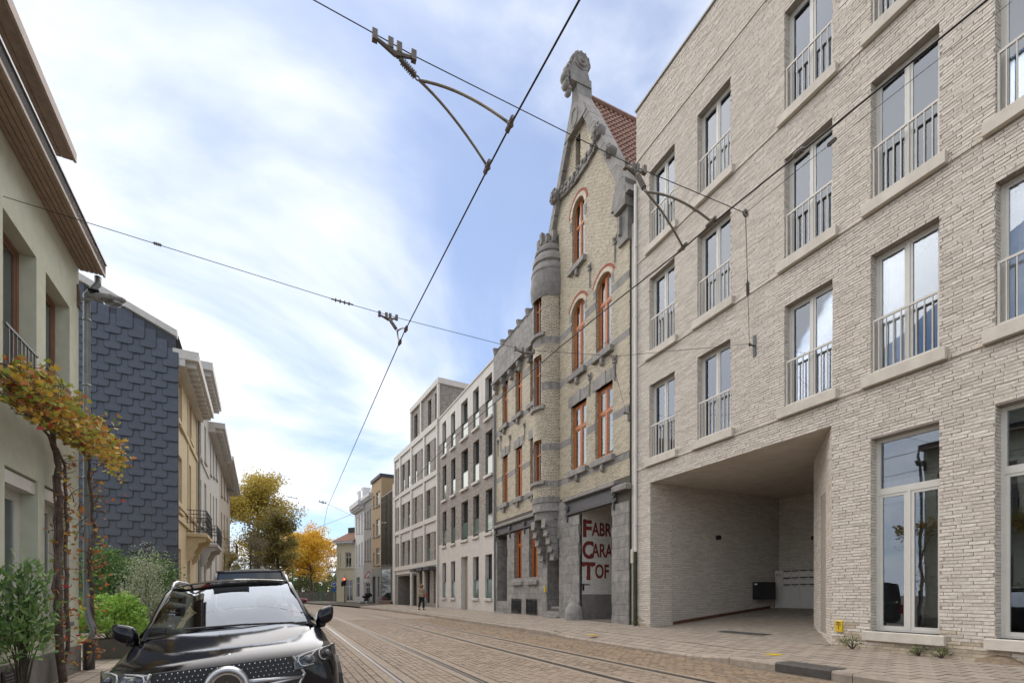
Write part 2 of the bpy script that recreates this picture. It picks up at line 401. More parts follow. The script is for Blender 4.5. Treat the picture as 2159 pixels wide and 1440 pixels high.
for s in spots:
    if id(s) in nearset: continue
    x, Y = s[0], s[1]; z = road_z(x-bend(Y)) + rg.uniform(-.005,.002); t = rg.uniform(-.004,.004); d = .009 if s[5] else .0
    b = .004; a = .0455; l = .0955
    if s[5]: z -= .004
    tgt = worn if s[5] else mass
    zl, zr2 = road_z(x-bend(Y)-a)-road_z(x-bend(Y)), road_z(x-bend(Y)+a)-road_z(x-bend(Y))
    tgt.add([(x-a,Y-l,z-.03),(x+a,Y-l,z-.03),(x+a,Y+l,z-.03),(x-a,Y+l,z-.03),(x-a+b,Y-l+b,z+t+zl),(x+a-b,Y-l+b,z-t+zr2),(x+a-b,Y+l-b,z-t+zr2),(x-a+b,Y+l-b,z+t+zl)],
            ((4,5,6,7),(0,1,5,4),(1,2,6,5),(2,3,7,6),(3,0,4,7)))
mass.build('sett_paving', SETT, ROAD, kind='stuff')
worn.build('worn_sett_paving', SETT2, ROAD, kind='stuff')
# smooth strips beside the rails
CONC = M('track_mortar', (.28,.225,.17), .85, var=.22, scale=11, bump=.4, bscale=120, stain=.5, staincol=(.2,.15,.1))
RY = [2.0+.8*i for i in range(30)] + [26+1.5*i for i in range(34)]
st = MB()
for r in RAILS:
    for a, b in ((-.17,-.042),(.062,.19)):
        strip(st, lambda Y: rail_x(r+a, Y), lambda Y: rail_x(r+b, Y), RY, lambda X, Y: road_z(X-bend(Y))-.001+.0012*math.sin(Y*3))
st.build('track_edge_paving', CONC, ROAD, kind='stuff')
for k, (ra, rb) in enumerate(((0,1),(2,3))):
    T = empty('tram_track', (0,0,0), label=['polished tram track nearest the black parked car', 'darker tram track nearer the right pavement'][k], cat='tram track', group='tram tracks in the setts')
    for r in (RAILS[ra], RAILS[rb]):
        hd = MB()
        strip(hd, lambda Y: rail_x(r-.04, Y), lambda Y: rail_x(r+.012, Y), RY, lambda X, Y: road_z(X-bend(Y))+.006)
        strip(hd, lambda Y: rail_x(r-.042, Y), lambda Y: rail_x(r-.04, Y), RY, lambda X, Y: road_z(X-bend(Y))-.003)
        strip(hd, lambda Y: rail_x(r+.044, Y), lambda Y: rail_x(r+.06, Y), RY, lambda X, Y: road_z(X-bend(Y))+.003)
        ro = hd.build('rail', RAILM if k == 0 else M('dull_rail_steel', (.13,.12,.11), .42, metal=.7, var=.25, scale=12), T)
        gv = MB(); strip(gv, lambda Y: rail_x(r+.012, Y), lambda Y: rail_x(r+.044, Y), RY, lambda X, Y: road_z(X-bend(Y))-.009); gv.build('groove', GROOVEM, ro)
# right pavement: bedding, kerb stones, tiles
def kz(x, Y):                                                # dropped kerb before the passage
    t = min(max((3.4-abs(Y-9.2))/1.2, 0), 1); return .12 - .07*t*t*(3-2*t)
def kdrop(x, Y): return (.12 - kz(0, Y))*max(0, 1-(x-bend(Y)-KX-.2)/1.0)   # the tiles next to it dip with it
def pz(x, Y): return pave_z(x, Y) - kdrop(x, Y)
PAVR = MB(); strip(PAVR, lambda Y: KX+bend(Y)+.05, lambda Y: 10.05+bend(Y), [0+.3*i for i in range(160)], lambda X, Y: pz(X, Y)-.0045, 16); strip(PAVR, lambda Y: KX+bend(Y)+.05, lambda Y: 10.6+bend(Y), [-6,0], lambda X, Y: pave_z(X, Y)-.0045, 4); strip(PAVR, lambda Y: KX+bend(Y)+.05, lambda Y: 10.6+bend(Y), [47.7+2*i for i in range(14)]+[75+6*i for i in range(12)], lambda X, Y: pave_z(X, Y)-.0045, 4)
PAVR = PAVR.build('right_pavement', JOINT, kind='structure')
def kerb_line(parent, xf, side, zt, zb, ylist, w=.2):
    for a, b in ylist:
        mb = MB(); j = .006; P = []
        for Y in (a+j, (a+b)/2, b-j):
            x = xf(Y); o = 0
            P.append([(x,Y,zb(x,Y)-.1),(x,Y,zt(x,Y)-.03),(x+side*.022,Y,zt(x,Y)),(x+side*w,Y,zt(x,Y)+.002),(x+side*w,Y,zb(x,Y)-.1)])
        for p, q in zip(P, P[1:]):
            for i in range(4):
                f = (p[i], q[i], q[i+1], p[i+1]) if side < 0 else (p[i], p[i+1], q[i+1], q[i]); mb.quad(*f)
        mb.add(P[0], ((0,1,2,3,4),)); mb.add(P[-1], ((4,3,2,1,0),)); mb.build('kerb_stone', KERBM, parent)
kerb_line(PAVR, lambda Y: KX+bend(Y), 1, kz, lambda x, Y: 0, [(1+i*1., 2+i*1.) for i in range(44)])
tl = []; rg = random.Random(8)
TW = .3
for i in range(10):
    X0 = KX + .21 + i*TW
    for k in range(150):
        Y = 1.5 + k*TW + (i % 2)*0 ; x = X0 + TW/2; 
        if i % 1 == 0: Y += (.15 if i % 2 else 0)
        xx = x + bend(Y)
        if X0 + TW > 10.08: continue
        px, py, Z = project((xx, Y, .15))
        if Z > 5 and px < 2230: tl.append((xx, Y, Z, px, py))
vis = [t for t in tl if t[3] < 2159 and t[4] < 1440]
near, _ = nearest_first(vis, lambda s: s[2], 300); nset = set(id(t) for t in near)
def tile_v(w, h=.03, b=.009):
    """tile whose joint-side rim is dark with trodden-in dirt"""
    v = []
    for (i, z) in ((0,-h),(0,-.0012),(b,0)): v += [(-w+i,-w+i,z),(w-i,-w+i,z),(w-i,w-i,z),(-w+i,w-i,z)]
    fs = [(8,9,10,11)]
    for k in (0,4):
        for i in range(4): j=(i+1)%4; fs.append((k+i,k+j,k+4+j,k+4+i))
    return v, fs
tv, tf = tile_v(.149); tmi = [0]+[1]*8
tme = bpy.data.meshes.new('tile'); tme.from_pydata(tv, [], tf); tme.materials.append(TILE); tme.materials.append(JOINT); tme.polygons.foreach_set('material_index', tmi)
def add_tile(mb, vs): mb.add(vs, tf[:1], 0); mb.add(vs, tf[1:], 1)
def slope(x, Y): return (pz(x+.1, Y)-pz(x-.1, Y))/.2, (pz(x, Y+.1)-pz(x, Y-.1))/.2
rest = MB()
for t in tl:
    sx, sy = slope(t[0], t[1]); z = pave_z(t[0], t[1]) - kdrop(t[0], t[1]) + rg.uniform(-.0012,.0015)
    if id(t) in nset: link('tile', tme, PAVR, loc=(t[0], t[1], z), rot=(math.atan(sy)+rg.uniform(-.004,.004), -math.atan(sx)+rg.uniform(-.004,.004), 0))
    else:
        add_tile(rest, [(t[0]+p[0], t[1]+p[1], z+p[2]+sx*p[0]+sy*p[1]) for p in tv])
rest.build('tile_paving', [TILE, JOINT], PAVR, kind='stuff')
# left pavement
def lpz(X, Y): return -.10
PAVL = MB(); strip(PAVL, lambda Y: left_face(Y)-6, lambda Y: left_kerb(Y)-.02, YS, lambda X, Y: -.2045, 4)
PAVL = PAVL.build('left_pavement', JOINT, kind='structure')
kerb_line(PAVL, left_kerb, -1, lambda x, Y: -.195, lambda x, Y: road_z(x)-.0, [(-1+i*1., i*1.) for i in range(34)], .14)
tl = []
for i in range(16):
    for k in range(110):
        s = -.5 + k*TW + (.15 if i % 2 else 0)
        base = Vector((left_face(0), 0)) + LD*s; n = Vector((LD.y, -LD.x))
        p = base + n*(1.34 - .15 - i*TW)
        px, py, Z = project((p.x, p.y, -.2))
        if Z > 4.5 and px > -60 and (s > 8.4 or i < 5): tl.append((p.x, p.y, Z, px, py))
vis = [t for t in tl if t[3] > 0 and t[4] < 1450]
near, _ = nearest_first(vis, lambda s: s[2], 220); nset = set(id(t) for t in near); rest = MB()
for t in tl:
    z = -.20 + rg.uniform(-.001,.0015); a = R(3.05)
    if id(t) in nset: link('tile', tme, PAVL, loc=(t[0], t[1], z), rot=(rg.uniform(-.006,.006), rg.uniform(-.006,.006), a))
    else: add_tile(rest, [(t[0]+p[0]*math.cos(a)-p[1]*math.sin(a), t[1]+p[0]*math.sin(a)+p[1]*math.cos(a), z+p[2]) for p in tv])
rest.build('tile_paving', [TILE, JOINT], PAVL, kind='stuff')
# ================================================================ pale brick apartment building (right)
WB = M('pale_brick', (.62,.568,.50), .88, var=.16, scale=22, bump=.55, bscale=95, island=.11, hue=.07, stain=.3, staincol=(.5,.44,.37))
WBJ = M('pale_mortar', (.33,.295,.255), .95, var=.15, scale=12, bump=.5, bscale=120)
CONCR = M('cream_concrete', (.58,.53,.455), .75, var=.1, scale=5, bump=.15, bscale=120, streak=.3, staincol=(.36,.31,.25))
PVC = M('white_pvc', (.62,.60,.55), .35, var=.04)
RAILC = M('cream_railing_paint', (.60,.57,.51), .45, var=.05)
XR = 10.0
FR = Fac((XR, 0), (0, -1)); FR.o = Vector((XR, -FR.u(1342)))        # u=0 at the building's left edge
A = FR.root('apartment_building')
tag(A, 'pale rough brick apartment block with drive-through passage and railed windows', 'building')
U1 = FR.u(2159) + 2.4
ZT = 16.57
cols = [(1369.5,1422.8),(1470.6,1540.6),(1654,1755.6),(1836,1981)]
CU = [(FR.u(a), FR.u(b)) for a, b in cols]
c5 = FR.u(2098); CU.append((c5, c5 + CU[3][1]-CU[3][0]))
rows = [(5.33,7.61),(8.60,10.88),(11.87,14.15)]
holes = []
for a, b in CU:
    for c, d in rows: holes.append((a, b, c, d, .2))
G0, G1 = .49, 4.12
for a, b in CU[3:]: holes.append((a, b, G0, G1, .2))
pu0, pu1, PT = FR.u(1371), FR.u(1754), 4.61
passage = (pu0, pu1, -.3, PT, 0)
NOTCH = (FR.u(1342)-.5, .0, 0, 0, 0)
sh = MB(); wall(sh, 0, U1, -.3, ZT, holes + [passage], 0, 0)
# parapet back, roof and far end
sh.quad((0,0,-.3),(0,0,ZT),(0,9,ZT),(0,9,-.3)); sh.quad((U1,0,ZT),(U1,0,-.3),(U1,9,-.3),(U1,9,ZT)); sh.quad((0,0,ZT),(U1,0,ZT),(U1,9,ZT),(0,9,ZT)); sh.quad((0,9,-.3),(0,9,ZT),(U1,9,ZT),(U1,9,-.3))
sh.build('wall', WBJ, A)
strings = [4.94+.17, 8.21+.17, 11.48+.17, 14.92]
sillh = [(a-.12, b+.12, c-.22, c, 0) for a, b in CU for c, d in rows] + [(a-.1, b+.1, G0-.17, G0, 0) for a, b in CU[3:]]
spots = brick_spots(0, U1, 0.05, ZT-.04, [(a, b, c, d, 0) for a, b, c, d, _ in holes] + [passage] + sillh, .262, .0585, .011, seed=3)
def depth_of(s):
    p = FR.P((s[0]+s[1])/2, 0, (s[2]+s[3])/2); x, y, Z = project(p); return (Z if (0 < x < 2159 and 0 < y < 1440) else 99)
full = [s for s in spots if s[4]]
near, _ = nearest_first(full, depth_of); ns = set(id(s) for s in near)
rg = random.Random(2)
WBD = M('dirty_brick', (.50,.43,.33), .9, var=.3, scale=9, bump=.5, bscale=95, island=.2, hue=.1, stain=.6, staincol=(.33,.27,.17)); dirtm = []
bmeshes = []
for k in range(5):
    b = MB(); put_bricks(b, [(-.1255,.1255,-.0238,.0238)], rg, .008, .0, rough=.0045); m_ = bpy.data.meshes.new('brick'); m_.from_pydata(b.v, [], b.f); m_.materials.append(WB); bmeshes.append(m_)
    m2_ = m_.copy(); m2_.materials.clear(); m2_.materials.append(WBD); dirtm.append(m2_)
def dirty(s): return rg.random() < (.62-s[2])*2.2
for s in near: link('brick', rg.choice(dirtm if dirty(s) else bmeshes), A, loc=((s[0]+s[1])/2, rg.uniform(-.004,.004), (s[2]+s[3])/2))
bm = MB(); rest_ = [(s, dirty(s)) for s in spots if id(s) not in ns]; put_bricks(bm, [s for s, d in rest_ if not d], rg, .008, .004, rough=.004); put_bricks(bm, [s for s, d in rest_ if d], rg, .008, .004, rough=.004, mi=1)
for a, b, c, d, t in holes:                                          # brick returns in the far jambs and above the openings
    js = brick_spots(0, t, c, d, [], .262, .0585, .011, seed=4)
    put_bricks(bm, js, rg, .006, .002, T=lambda u, y, z, a=a: (a - y, u, z))
bm.build('brick_courses', [WB, WBD], A, kind='stuff')
for z in strings:
    segs = brick_spots(0, U1, z, z+.05, [(a-.13, b+.13, z-1, z+1) for a, b in CU] if z < 14 else [], .262, .05, .008, seed=9)
    for a, b, c, d, *_ in segs: MB().box(a, b, -.034, .002, c, d+.008).build('string_course_brick', WB, A)
cop = MB(); cop.box(-.03, U1, -.05, .4, ZT, ZT+.05); cop.build('parapet_coping', M('coping_zinc', (.36,.34,.31), .5, var=.1), A)
for (a, b), k in zip(CU, range(5)):
    for r_, (c, d) in enumerate(rows):
        s = MB(); s.bevbox(a-.12, b+.12, -.11, .2, c-.215, c, .012); s.build('sill', CONCR, A)
        side = 'left' if (k+r_) % 2 else 'both'
        cu = [(.02,.48),(.52,.98)] if (k+r_*2) % 3 else [(.03,.98)]
        if (k, r_) in ((2,0),): cu = [(.0,.12),(.88,1.)]
        if (k, r_) in ((3,0),(4,0)): cu = [(.05,.45)]
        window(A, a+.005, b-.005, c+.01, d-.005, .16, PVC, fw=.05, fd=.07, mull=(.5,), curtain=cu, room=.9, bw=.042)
        rb = MB(); rb.box(a+.01, b-.01, .03, .065, c+1.0, c+1.04); rb.box(a+.01, b-.01, .035, .06, c+.05, c+.075)
        for x in (a+.012, b-.042): rb.box(x, x+.03, .03, .065, c+.003, c+1.0)
        rl = rb.build('railing', RAILC, A)
        n = max(7, round((b-a)/.125)); bb = MB(); bb.box(-.007,.007,.033,.062,.075,1.0); bme = None
        for i in range(1, n):
            x = a + (b-a)*i/n
            if bme is None: bo = bb.build('baluster', RAILC, rl, loc=(x,0,c)); bme = bo.data
            else: link('baluster', bme, rl, loc=(x,0,c))
for a, b in CU[3:]:
    s = MB(); s.bevbox(a-.1, b+.1, -.1, .2, G0-.17, G0, .012); s.build('sill', CONCR, A)
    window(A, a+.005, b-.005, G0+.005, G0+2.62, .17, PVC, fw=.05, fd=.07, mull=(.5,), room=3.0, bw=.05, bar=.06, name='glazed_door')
    window(A, a+.005, b-.005, G0+2.62, G1-.005, .17, PVC, fw=.07, fd=.07, room=3.0, bw=0, name='transom_window')
# passage: perpendicular left wall, back wall, splayed right wall, soffit, ramp
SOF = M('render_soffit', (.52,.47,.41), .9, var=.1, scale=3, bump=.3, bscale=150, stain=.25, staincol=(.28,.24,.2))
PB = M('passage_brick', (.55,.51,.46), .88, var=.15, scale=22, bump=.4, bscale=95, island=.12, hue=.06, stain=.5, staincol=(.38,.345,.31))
BY = 5.8                                   # depth of the back wall
ins = pu1 - 1.72; insy = 2.03              # inner end of the splay
ps = MB()
ps.quad((pu0,0,-.3),(pu0,0,PT),(pu0,BY,PT),(pu0,BY,-.3)); ps.quad((pu0,BY,-.3),(pu0,BY,PT),(pu1+3,BY,PT),(pu1+3,BY,-.3))
ps.quad((pu1,0,PT),(pu1,0,-.3),(ins,insy,-.3),(ins,insy,PT)); ps.quad((ins,insy,PT),(ins,insy,-.3),(pu1+3,insy+.6,-.3),(pu1+3,insy+.6,PT))
ps.build('passage_wall', WBJ, A)
pb = MB(); rg = random.Random(6)
lw1 = brick_spots(0, .84, .1, PT, [], .262, .0585, .012, seed=1); put_bricks(pb, lw1, rg, .008, .003, T=lambda u, y, z: (pu0 - y, u, z), rough=.002)
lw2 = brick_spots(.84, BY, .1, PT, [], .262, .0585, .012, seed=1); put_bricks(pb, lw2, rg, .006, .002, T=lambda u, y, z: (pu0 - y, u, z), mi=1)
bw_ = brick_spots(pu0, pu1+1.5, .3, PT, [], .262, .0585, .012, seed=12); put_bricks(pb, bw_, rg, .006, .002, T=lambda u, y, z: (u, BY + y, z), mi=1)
sl_ = math.hypot(pu1-ins, insy); ex, ey = (ins-pu1)/sl_, insy/sl_      # along the splay from the street
sp = brick_spots(0, sl_, .1, PT, [(.72,1.5,.35,3.45)], .262, .0585, .012, seed=13)
# normal of the splay towards the street side
nx, ny = -ey, ex
if ny > 0: nx, ny = -nx, -ny
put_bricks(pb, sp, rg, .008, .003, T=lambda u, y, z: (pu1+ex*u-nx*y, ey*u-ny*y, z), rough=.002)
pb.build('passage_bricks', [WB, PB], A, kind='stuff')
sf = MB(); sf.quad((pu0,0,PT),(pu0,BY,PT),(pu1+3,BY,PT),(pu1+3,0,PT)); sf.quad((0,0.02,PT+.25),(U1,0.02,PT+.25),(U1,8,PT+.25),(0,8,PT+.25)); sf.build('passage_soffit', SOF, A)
FLO = M('passage_floor', (.27,.235,.19), .85, var=.2, scale=6, bump=.3, bscale=100, stain=.4, staincol=(.10,.085,.07))
def ramp_z(y): return .145 + .61*min(1, max(0, y)/BY)
fl = MB()
for i in range(8):
    a, b = -.0+BY*i/8, BY*(i+1)/8
    fl.quad((pu0,a,ramp_z(a)),(pu1+3,a,ramp_z(a)),(pu1+3,b,ramp_z(b)),(pu0,b,ramp_z(b)))
fl.build('passage_floor', FLO, A)
rs = MB(); rs.add([(pu0+.01,.9,ramp_z(.9)+.10),(pu0+.035,.9,ramp_z(.9)+.10),(pu0+.035,BY-.5,ramp_z(BY-.5)+.09),(pu0+.01,BY-.5,ramp_z(BY-.5)+.09),(pu0+.01,.9,ramp_z(.9)+.01),(pu0+.035,.9,ramp_z(.9)+.01),(pu0+.035,BY-.5,ramp_z(BY-.5)),(pu0+.01,BY-.5,ramp_z(BY-.5))],((3,2,1,0),(0,1,5,4),(1,2,6,5),(2,3,7,6),(4,5,6,7)))
rs.build('rusty_strip', M('rusty_steel', (.11,.045,.022), .85, var=.4, scale=14), A, label='rusty steel strip along the passage wall foot')
# drainage of the front
dp = MB(); px = .035; dp.tube([(px,-.07,14.2),(px,-.07,2.55)], .048, 8); 
for z in (3.4,5.6,7.8,10,12.2): dp.box(px-.055,px+.055,-.12,0,z,z+.025)
dp.build('downpipe', M('white_pipe', (.66,.65,.63), .4, var=.05), A, smooth=False)
dq = MB(); dq.tube([(px,-.07,2.55),(px,-.07,.16)], .052, 8); dq.build('downpipe_boot', M('mossy_iron', (.035,.04,.022), .8, var=.5, scale=6), A, label='dark mossy foot of the white downpipe')
# fittings on the wall
yb = MB(); u = FR.u(1771); yb.bevbox(u-.07,u+.07,-.05,0,.44,.66,.012); yb.box(u-.05,u+.05,-.056,-.05,.575,.585,1); yb.box(u-.004,u+.004,-.056,-.05,.49,.57,1); yb.box(u-.04,u+.04,-.056,-.05,.61,.63,1)
YEL = M('yellow_plastic', (.62,.42,.02), .5, var=.08); DK = M('sign_black', (.03,.03,.03), .6, var=0)
def local_thing(name, mb, mats, fac, u, **t):
    """top-level mesh built in facade coordinates"""
    o = mb.build(name, mats, None, **t); p = fac.P(0); o.location = p; o.rotation_euler = (0,0,fac.rz); return o
local_thing('utility_marker', yb, [YEL, DK], FR, 0, label='yellow utility marker plate on pale brick beside the passage', cat='marker plate')
def passage_lamp(name, pts, label):
    b = MB(); x0,x1,y0,y1,z0,z1 = pts; b.box(x0,x1,y0,y1,z0,z1); b.box(x0+.015,x1-.015,y0+.015,y1-.015,z1-.0,z1+.012)
    e = FR.P(0); o = b.build(name, BLACK, None, label=label, cat='wall lamp', group='black box lamps in the passage'); o.location = e; o.rotation_euler = (0,0,FR.rz)
passage_lamp('wall_lamp', (pu0+.006,pu0+.13,2.72,2.84,3.0,3.12), 'black box lamp on the long side wall of the passage')
passage_lamp('wall_lamp', (pu0+1.25,pu0+1.39,BY-.13,BY-.006,3.0,3.12), 'black box lamp on the back wall above the mailboxes')
# mailbox bank
mbx = FR.root('mailbox_bank'); tag(mbx, 'white bank of mailboxes on the back wall of the passage', 'mailbox')
MW = M('mailbox_white', (.62,.60,.56), .45, var=.05); zz = ramp_z(BY)
c0 = pu0+.06; ctop = 2.03
k_ = MB(); k_.box(c0, c0+.28, BY-.3, BY-.008, zz-.05, ctop); k_.box(c0+.28, c0+2.6, BY-.27, BY-.008, zz-.05, ctop); k_.build('cabinet', MW, mbx)
for i in range(3):
    x = c0+.30+i*.62; MB().box(x+.006, x+.612, BY-.287, BY-.27, zz+.08, 1.30).build('cabinet_door', MW, mbx)
for r_ in range(3):
    for i in range(7):
        x = c0+.3+i*.3; z = 1.33+r_*.235
        f = MB().box(x+.006, x+.292, BY-.288, BY-.27, z, z+.222).build('letter_flap', MW, mbx)
        MB().box(x+.02, x+.278, BY-.296, BY-.288, z+.175, z+.212).build('slot', BLACK, f)
        MB().box(x+.08, x+.2, BY-.291, BY-.288, z+.135, z+.15).build('name_plate', M('plate_red', (.25,.05,.04), .6, var=0), f)
bx_ = FR.root('letterbox'); tag(bx_, 'black metal letterbox on the wall left of the white mailboxes', 'letterbox')
b0 = pu0 + .0; k_ = MB(); k_.bevbox(b0+.006, b0+.33, BY-1.35, BY-.62, 1.02, 1.62, .015); k_.build('box_body', BLACK, bx_)
MB().box(b0+.05, b0+.29, BY-1.362, BY-1.35, 1.08, 1.48).build('box_door', M('black_panel', (.02,.02,.024), .35, var=.1), bx_)
MB().box(b0+.08, b0+.2, BY-1.362, BY-1.352, 1.52, 1.57).build('name_card', M('paper', (.7,.68,.6), .7, var=.02), bx_)
def text_obj(body, size, mat, parent, loc, rot, name='lettering', extrude=.002, font=None, sx=1., align='LEFT', bold=0.):
    c = bpy.data.curves.new(name, 'FONT'); c.body = body; c.size = size; c.extrude = extrude; c.align_x = align; c.offset = bold
    t = bpy.data.objects.new(name, c); COL.objects.link(t); dg = bpy.context.evaluated_depsgraph_get()
    me = bpy.data.meshes.new_from_object(t.evaluated_get(dg)); bpy.data.objects.remove(t, do_unlink=True)
    me.materials.clear(); me.materials.append(mat)
    o = link(name, me, parent, loc=loc, rot=rot); o.scale = (sx, 1, 1); return o
text_obj('372', .13, DK, mbx, (c0+.03, BY-.302, 1.83), (R(90),0,0), 'house_number')
# weeds and sand at the wall foot come later
# ================================================================ old factory with stepped gable and turret
YB = M('cream_brick', (.54,.48,.36), .6, var=.12, scale=20, bump=.3, bscale=90, island=.15, hue=.1, stain=.3, staincol=(.27,.235,.17))
YBJ = M('dark_mortar', (.105,.092,.075), .95, var=.2, scale=15)
BST = M('blue_stone', (.265,.25,.232), .8, var=.25, scale=5, bump=.45, bscale=60, island=.12, streak=.45, staincol=(.13,.12,.11), stain=.3)
WOOD = M('orange_wood', (.40,.115,.022), .42, var=.22, scale=14, streak=.3, staincol=(.22,.055,.012))
IRON = M('grey_iron', (.085,.085,.09), .5, var=.2, scale=12)
REDB = M('red_brick', (.36,.10,.06), .8, var=.2, scale=20, island=.15)
LEAD = glassmat('leaded_glass', (.6,.61,.55), amount=.8)
FF = Fac((XR, 0), (0, -1)); FF.o = Vector((XR, -FF.u(1046.5)))
B = FF.root('factory_house'); tag(B, 'old cream brick factory with carved gable, round turret and orange wooden windows', 'building')
U, ZZ = FF.u, FF.z
UE = U(1328); ug = U(1200)                                     # right end; where the gable front starts
uap = U(1222); zap = 20.3                                      # gable apex
zkn = 14.35
sl = (zap - zkn)/(UE - uap - .05)                              # slope of the gable
ZC = 4.95                                                      # top of the stone ground floor
ZP0, ZP1 = 12.5, 14.0                                          # blank parapet of the left part
tu = FF.o.y - 18.05; tr = .75                                  # turret centre and radius
def W(pa, pb, z0, z1, d=.17): return (U(pa), U(pb), z0, z1, d)
gw = [W(1204.4,1236.4,6.0,8.55), W(1255.5,1292,6.0,8.55), W(1205.8,1233,9.75,12.5), W(1256.7,1289,9.75,12.5), W(1206.7,1232.5,13.9,16.4), W(1214,1224,17.0,18.8,.2)]
lw = [W(1059.5,1071,5.9,8.35), W(1087,1101,5.9,8.35), W(1118,1132,5.9,8.35), W(1059.5,1071,9.95,12.15), W(1087,1101,9.95,12.15), W(1118,1132,9.95,12.15)]
grd = [W(1050,1071,.75,4.3,.6), W(1086,1102,1.85,4.35), W(1117.5,1135,1.85,4.35), W(1156,1181,.6,3.6,.7), (U(1223),U(1292),-.2,4.32,0)]
allh = gw + lw + grd
def glim(z):
    if z < zkn: return (ug-.75 if z > ZP0 else 0, UE)
    return (uap-(zap-z)/sl, uap+(zap-z)/sl)
# plain body: front sheet with openings, gable triangle and sides
sh = MB(); wall(sh, 0, UE, -.2, zkn, allh[:4]+lw+grd + [(gw[4][0],gw[4][1],gw[4][2],zkn,0)], 0, 0)
hw = (zap-zkn)/sl
def tri_rows():
    zs = sorted({zkn, gw[4][3], gw[5][2], gw[5][3], zap-.02} | {zkn+.5*i for i in range(1, 12) if zkn+.5*i < zap})
    for a, b in zip(zs, zs[1:]):
        m = (a+b)/2; wa, wb = (zap-a)/sl, (zap-b)/sl
        h = gw[4] if m < gw[4][3] else (gw[5] if gw[5][2] < m < gw[5][3] else None)
        if h:
            sh.quad((uap-wa,0,a),(h[0],0,a),(h[0],0,b),(uap-wb,0,b)); sh.quad((h[1],0,a),(uap+wa,0,a),(uap+wb,0,b),(h[1],0,b))
        else: sh.quad((uap-wa,0,a),(uap+wa,0,a),(uap+wb,0,b),(uap-wb,0,b))
tri_rows()
for h in gw[4:]:
    a, b, c, d, t = h; sh.quad((a,0,c),(a,0,d),(a,t,d),(a,t,c)); sh.quad((b,0,d),(b,0,c),(b,t,c),(b,t,d)); sh.quad((a,0,d),(b,0,d),(b,t,d),(a,t,d)); sh.quad((b,0,c),(a,0,c),(a,t,c),(b,t,c))
sh.quad((UE,0,zkn),(UE,0,-.2),(UE,8,-.2),(UE,8,zkn)); sh.quad((0,0,-.2),(0,0,ZP1-.2),(0,8,ZP1-.2),(0,8,-.2)); sh.quad((0,.3,ZP1-.25),(ug,.3,ZP1-.25),(ug,8,ZP1-.25),(0,8,ZP1-.25)); sh.quad((0,8,-.2),(0,8,zkn),(U(1223),8,zkn),(U(1223),8,-.2)); sh.quad((U(1223),8,5),(U(1223),8,zkn),(UE,8,zkn),(UE,8,5))
sh.quad((uap-hw,.35,zkn),(uap-hw,8,zkn),(uap,8,zap),(uap,.35,zap)); sh.quad((uap-hw-.02,0,ZP1-1),(uap-hw-.02,0,zkn+.1),(uap-hw-.02,8,zkn+.1),(uap-hw-.02,8,ZP1-1))
sh.build('wall', YBJ, B)
# stone bands let into the brickwork
bandz = [(5.62,5.86),(7.12,7.4),(9.62,9.88),(11.5,11.78)]
bands = [(0, UE, a, b) for a, b in bandz]
lint = [(h[0]-.18, h[1]+.18, h[3], h[3]+.42) for h in gw[:2]+lw[:3]] + [(h[0]-.14, h[1]+.14, h[3], h[3]+.3) for h in lw[3:]]
sills = [(h[0]-.14, h[1]+.14, h[2]-.22, h[2]) for h in gw[:5]+lw]
shld = []
for h in gw[2:4]: shld += [(h[0]-.16, h[0], h[3]-.62, h[3]-.3), (h[1], h[1]+.16, h[3]-.62, h[3]-.3)]
h = gw[4]; shld += [(h[0]-.16,h[0],h[3]-.95,h[3]-.6),(h[1],h[1]+.16,h[3]-.95,h[3]-.6)]
parap = (-.1, ug-.7, ZP0, ZP1+1)
turr = (tu-tr*.96, tu+tr*.96, 3.2, 16)
cut = [(a,b,c,d,0) for a,b,c,d in lint+sills+shld] + [(h[0],h[1],h[2],h[3],0) for h in allh] + [(*b,0) for b in bands]
spots = brick_spots(0, UE, ZC+.12, zap-.55, cut + [(*parap,0),(*turr,0)], .205, .0625, .0155, lim=glim, seed=21)
rg = random.Random(9)
def dfac(s):
    x, y, Z = project(FF.P((s[0]+s[1])/2, 0, (s[2]+s[3])/2)); return Z
full = [s for s in spots if s[4]]; near, _ = nearest_first(full, dfac); ns = set(id(s) for s in near); bms = []
for k in range(3):
    b = MB(); put_bricks(b, [(-.0965,.0965,-.025,.025)], rg, .008, 0, rough=.002); q = bpy.data.meshes.new('brick'); q.from_pydata(b.v, [], b.f); q.materials.append(YB); bms.append(q)
for s in near: link('brick', rg.choice(bms), B, loc=((s[0]+s[1])/2, 0, (s[2]+s[3])/2))
bm = MB(); put_bricks(bm, [s for s in spots if id(s) not in ns], rg, .008, .002)
for h in gw+lw:
    js = brick_spots(0, h[4], h[2], h[3], [], .205, .0625, .0155, seed=4); put_bricks(bm, js, rg, .005, .001, T=lambda u, y, z, a=h[0]: (a-y, u, z))
# stone parts
def cells_1d(a, b, cuts):
    out, s = [], a
    for c, d in sorted(cuts):
        if c > s: out.append((s, min(c, b)))
        s = max(s, d)
    if s < b: out.append((s, b))
    return out
for a, b in bandz:
    blk = [(h[0]-.02, h[1]+.02) for h in allh+[turr] if h[2] < (a+b)/2 < h[3]] + [(l[0], l[1]) for l in lint if l[2] < b and l[3] > a]
    for p, q in cells_1d(.02, UE-.02, blk):
        n = max(1, round((q-p)/.7))
        for i in range(n): MB().box(p+(q-p)*i/n+.004, p+(q-p)*(i+1)/n-.004, -.014, .02, a+.004, b-.004).build('stone_band', BST, B)
for a, b, c, d in lint:
    n = 5
    for i in range(n):
        x0, x1 = a+(b-a)*i/n, a+(b-a)*(i+1)/n; k = .05 if i == 2 else 0; MB().box(x0+.004, x1-.004, -.022-k*.4, .22, c, d+k).build('lintel_stone', BST, B)
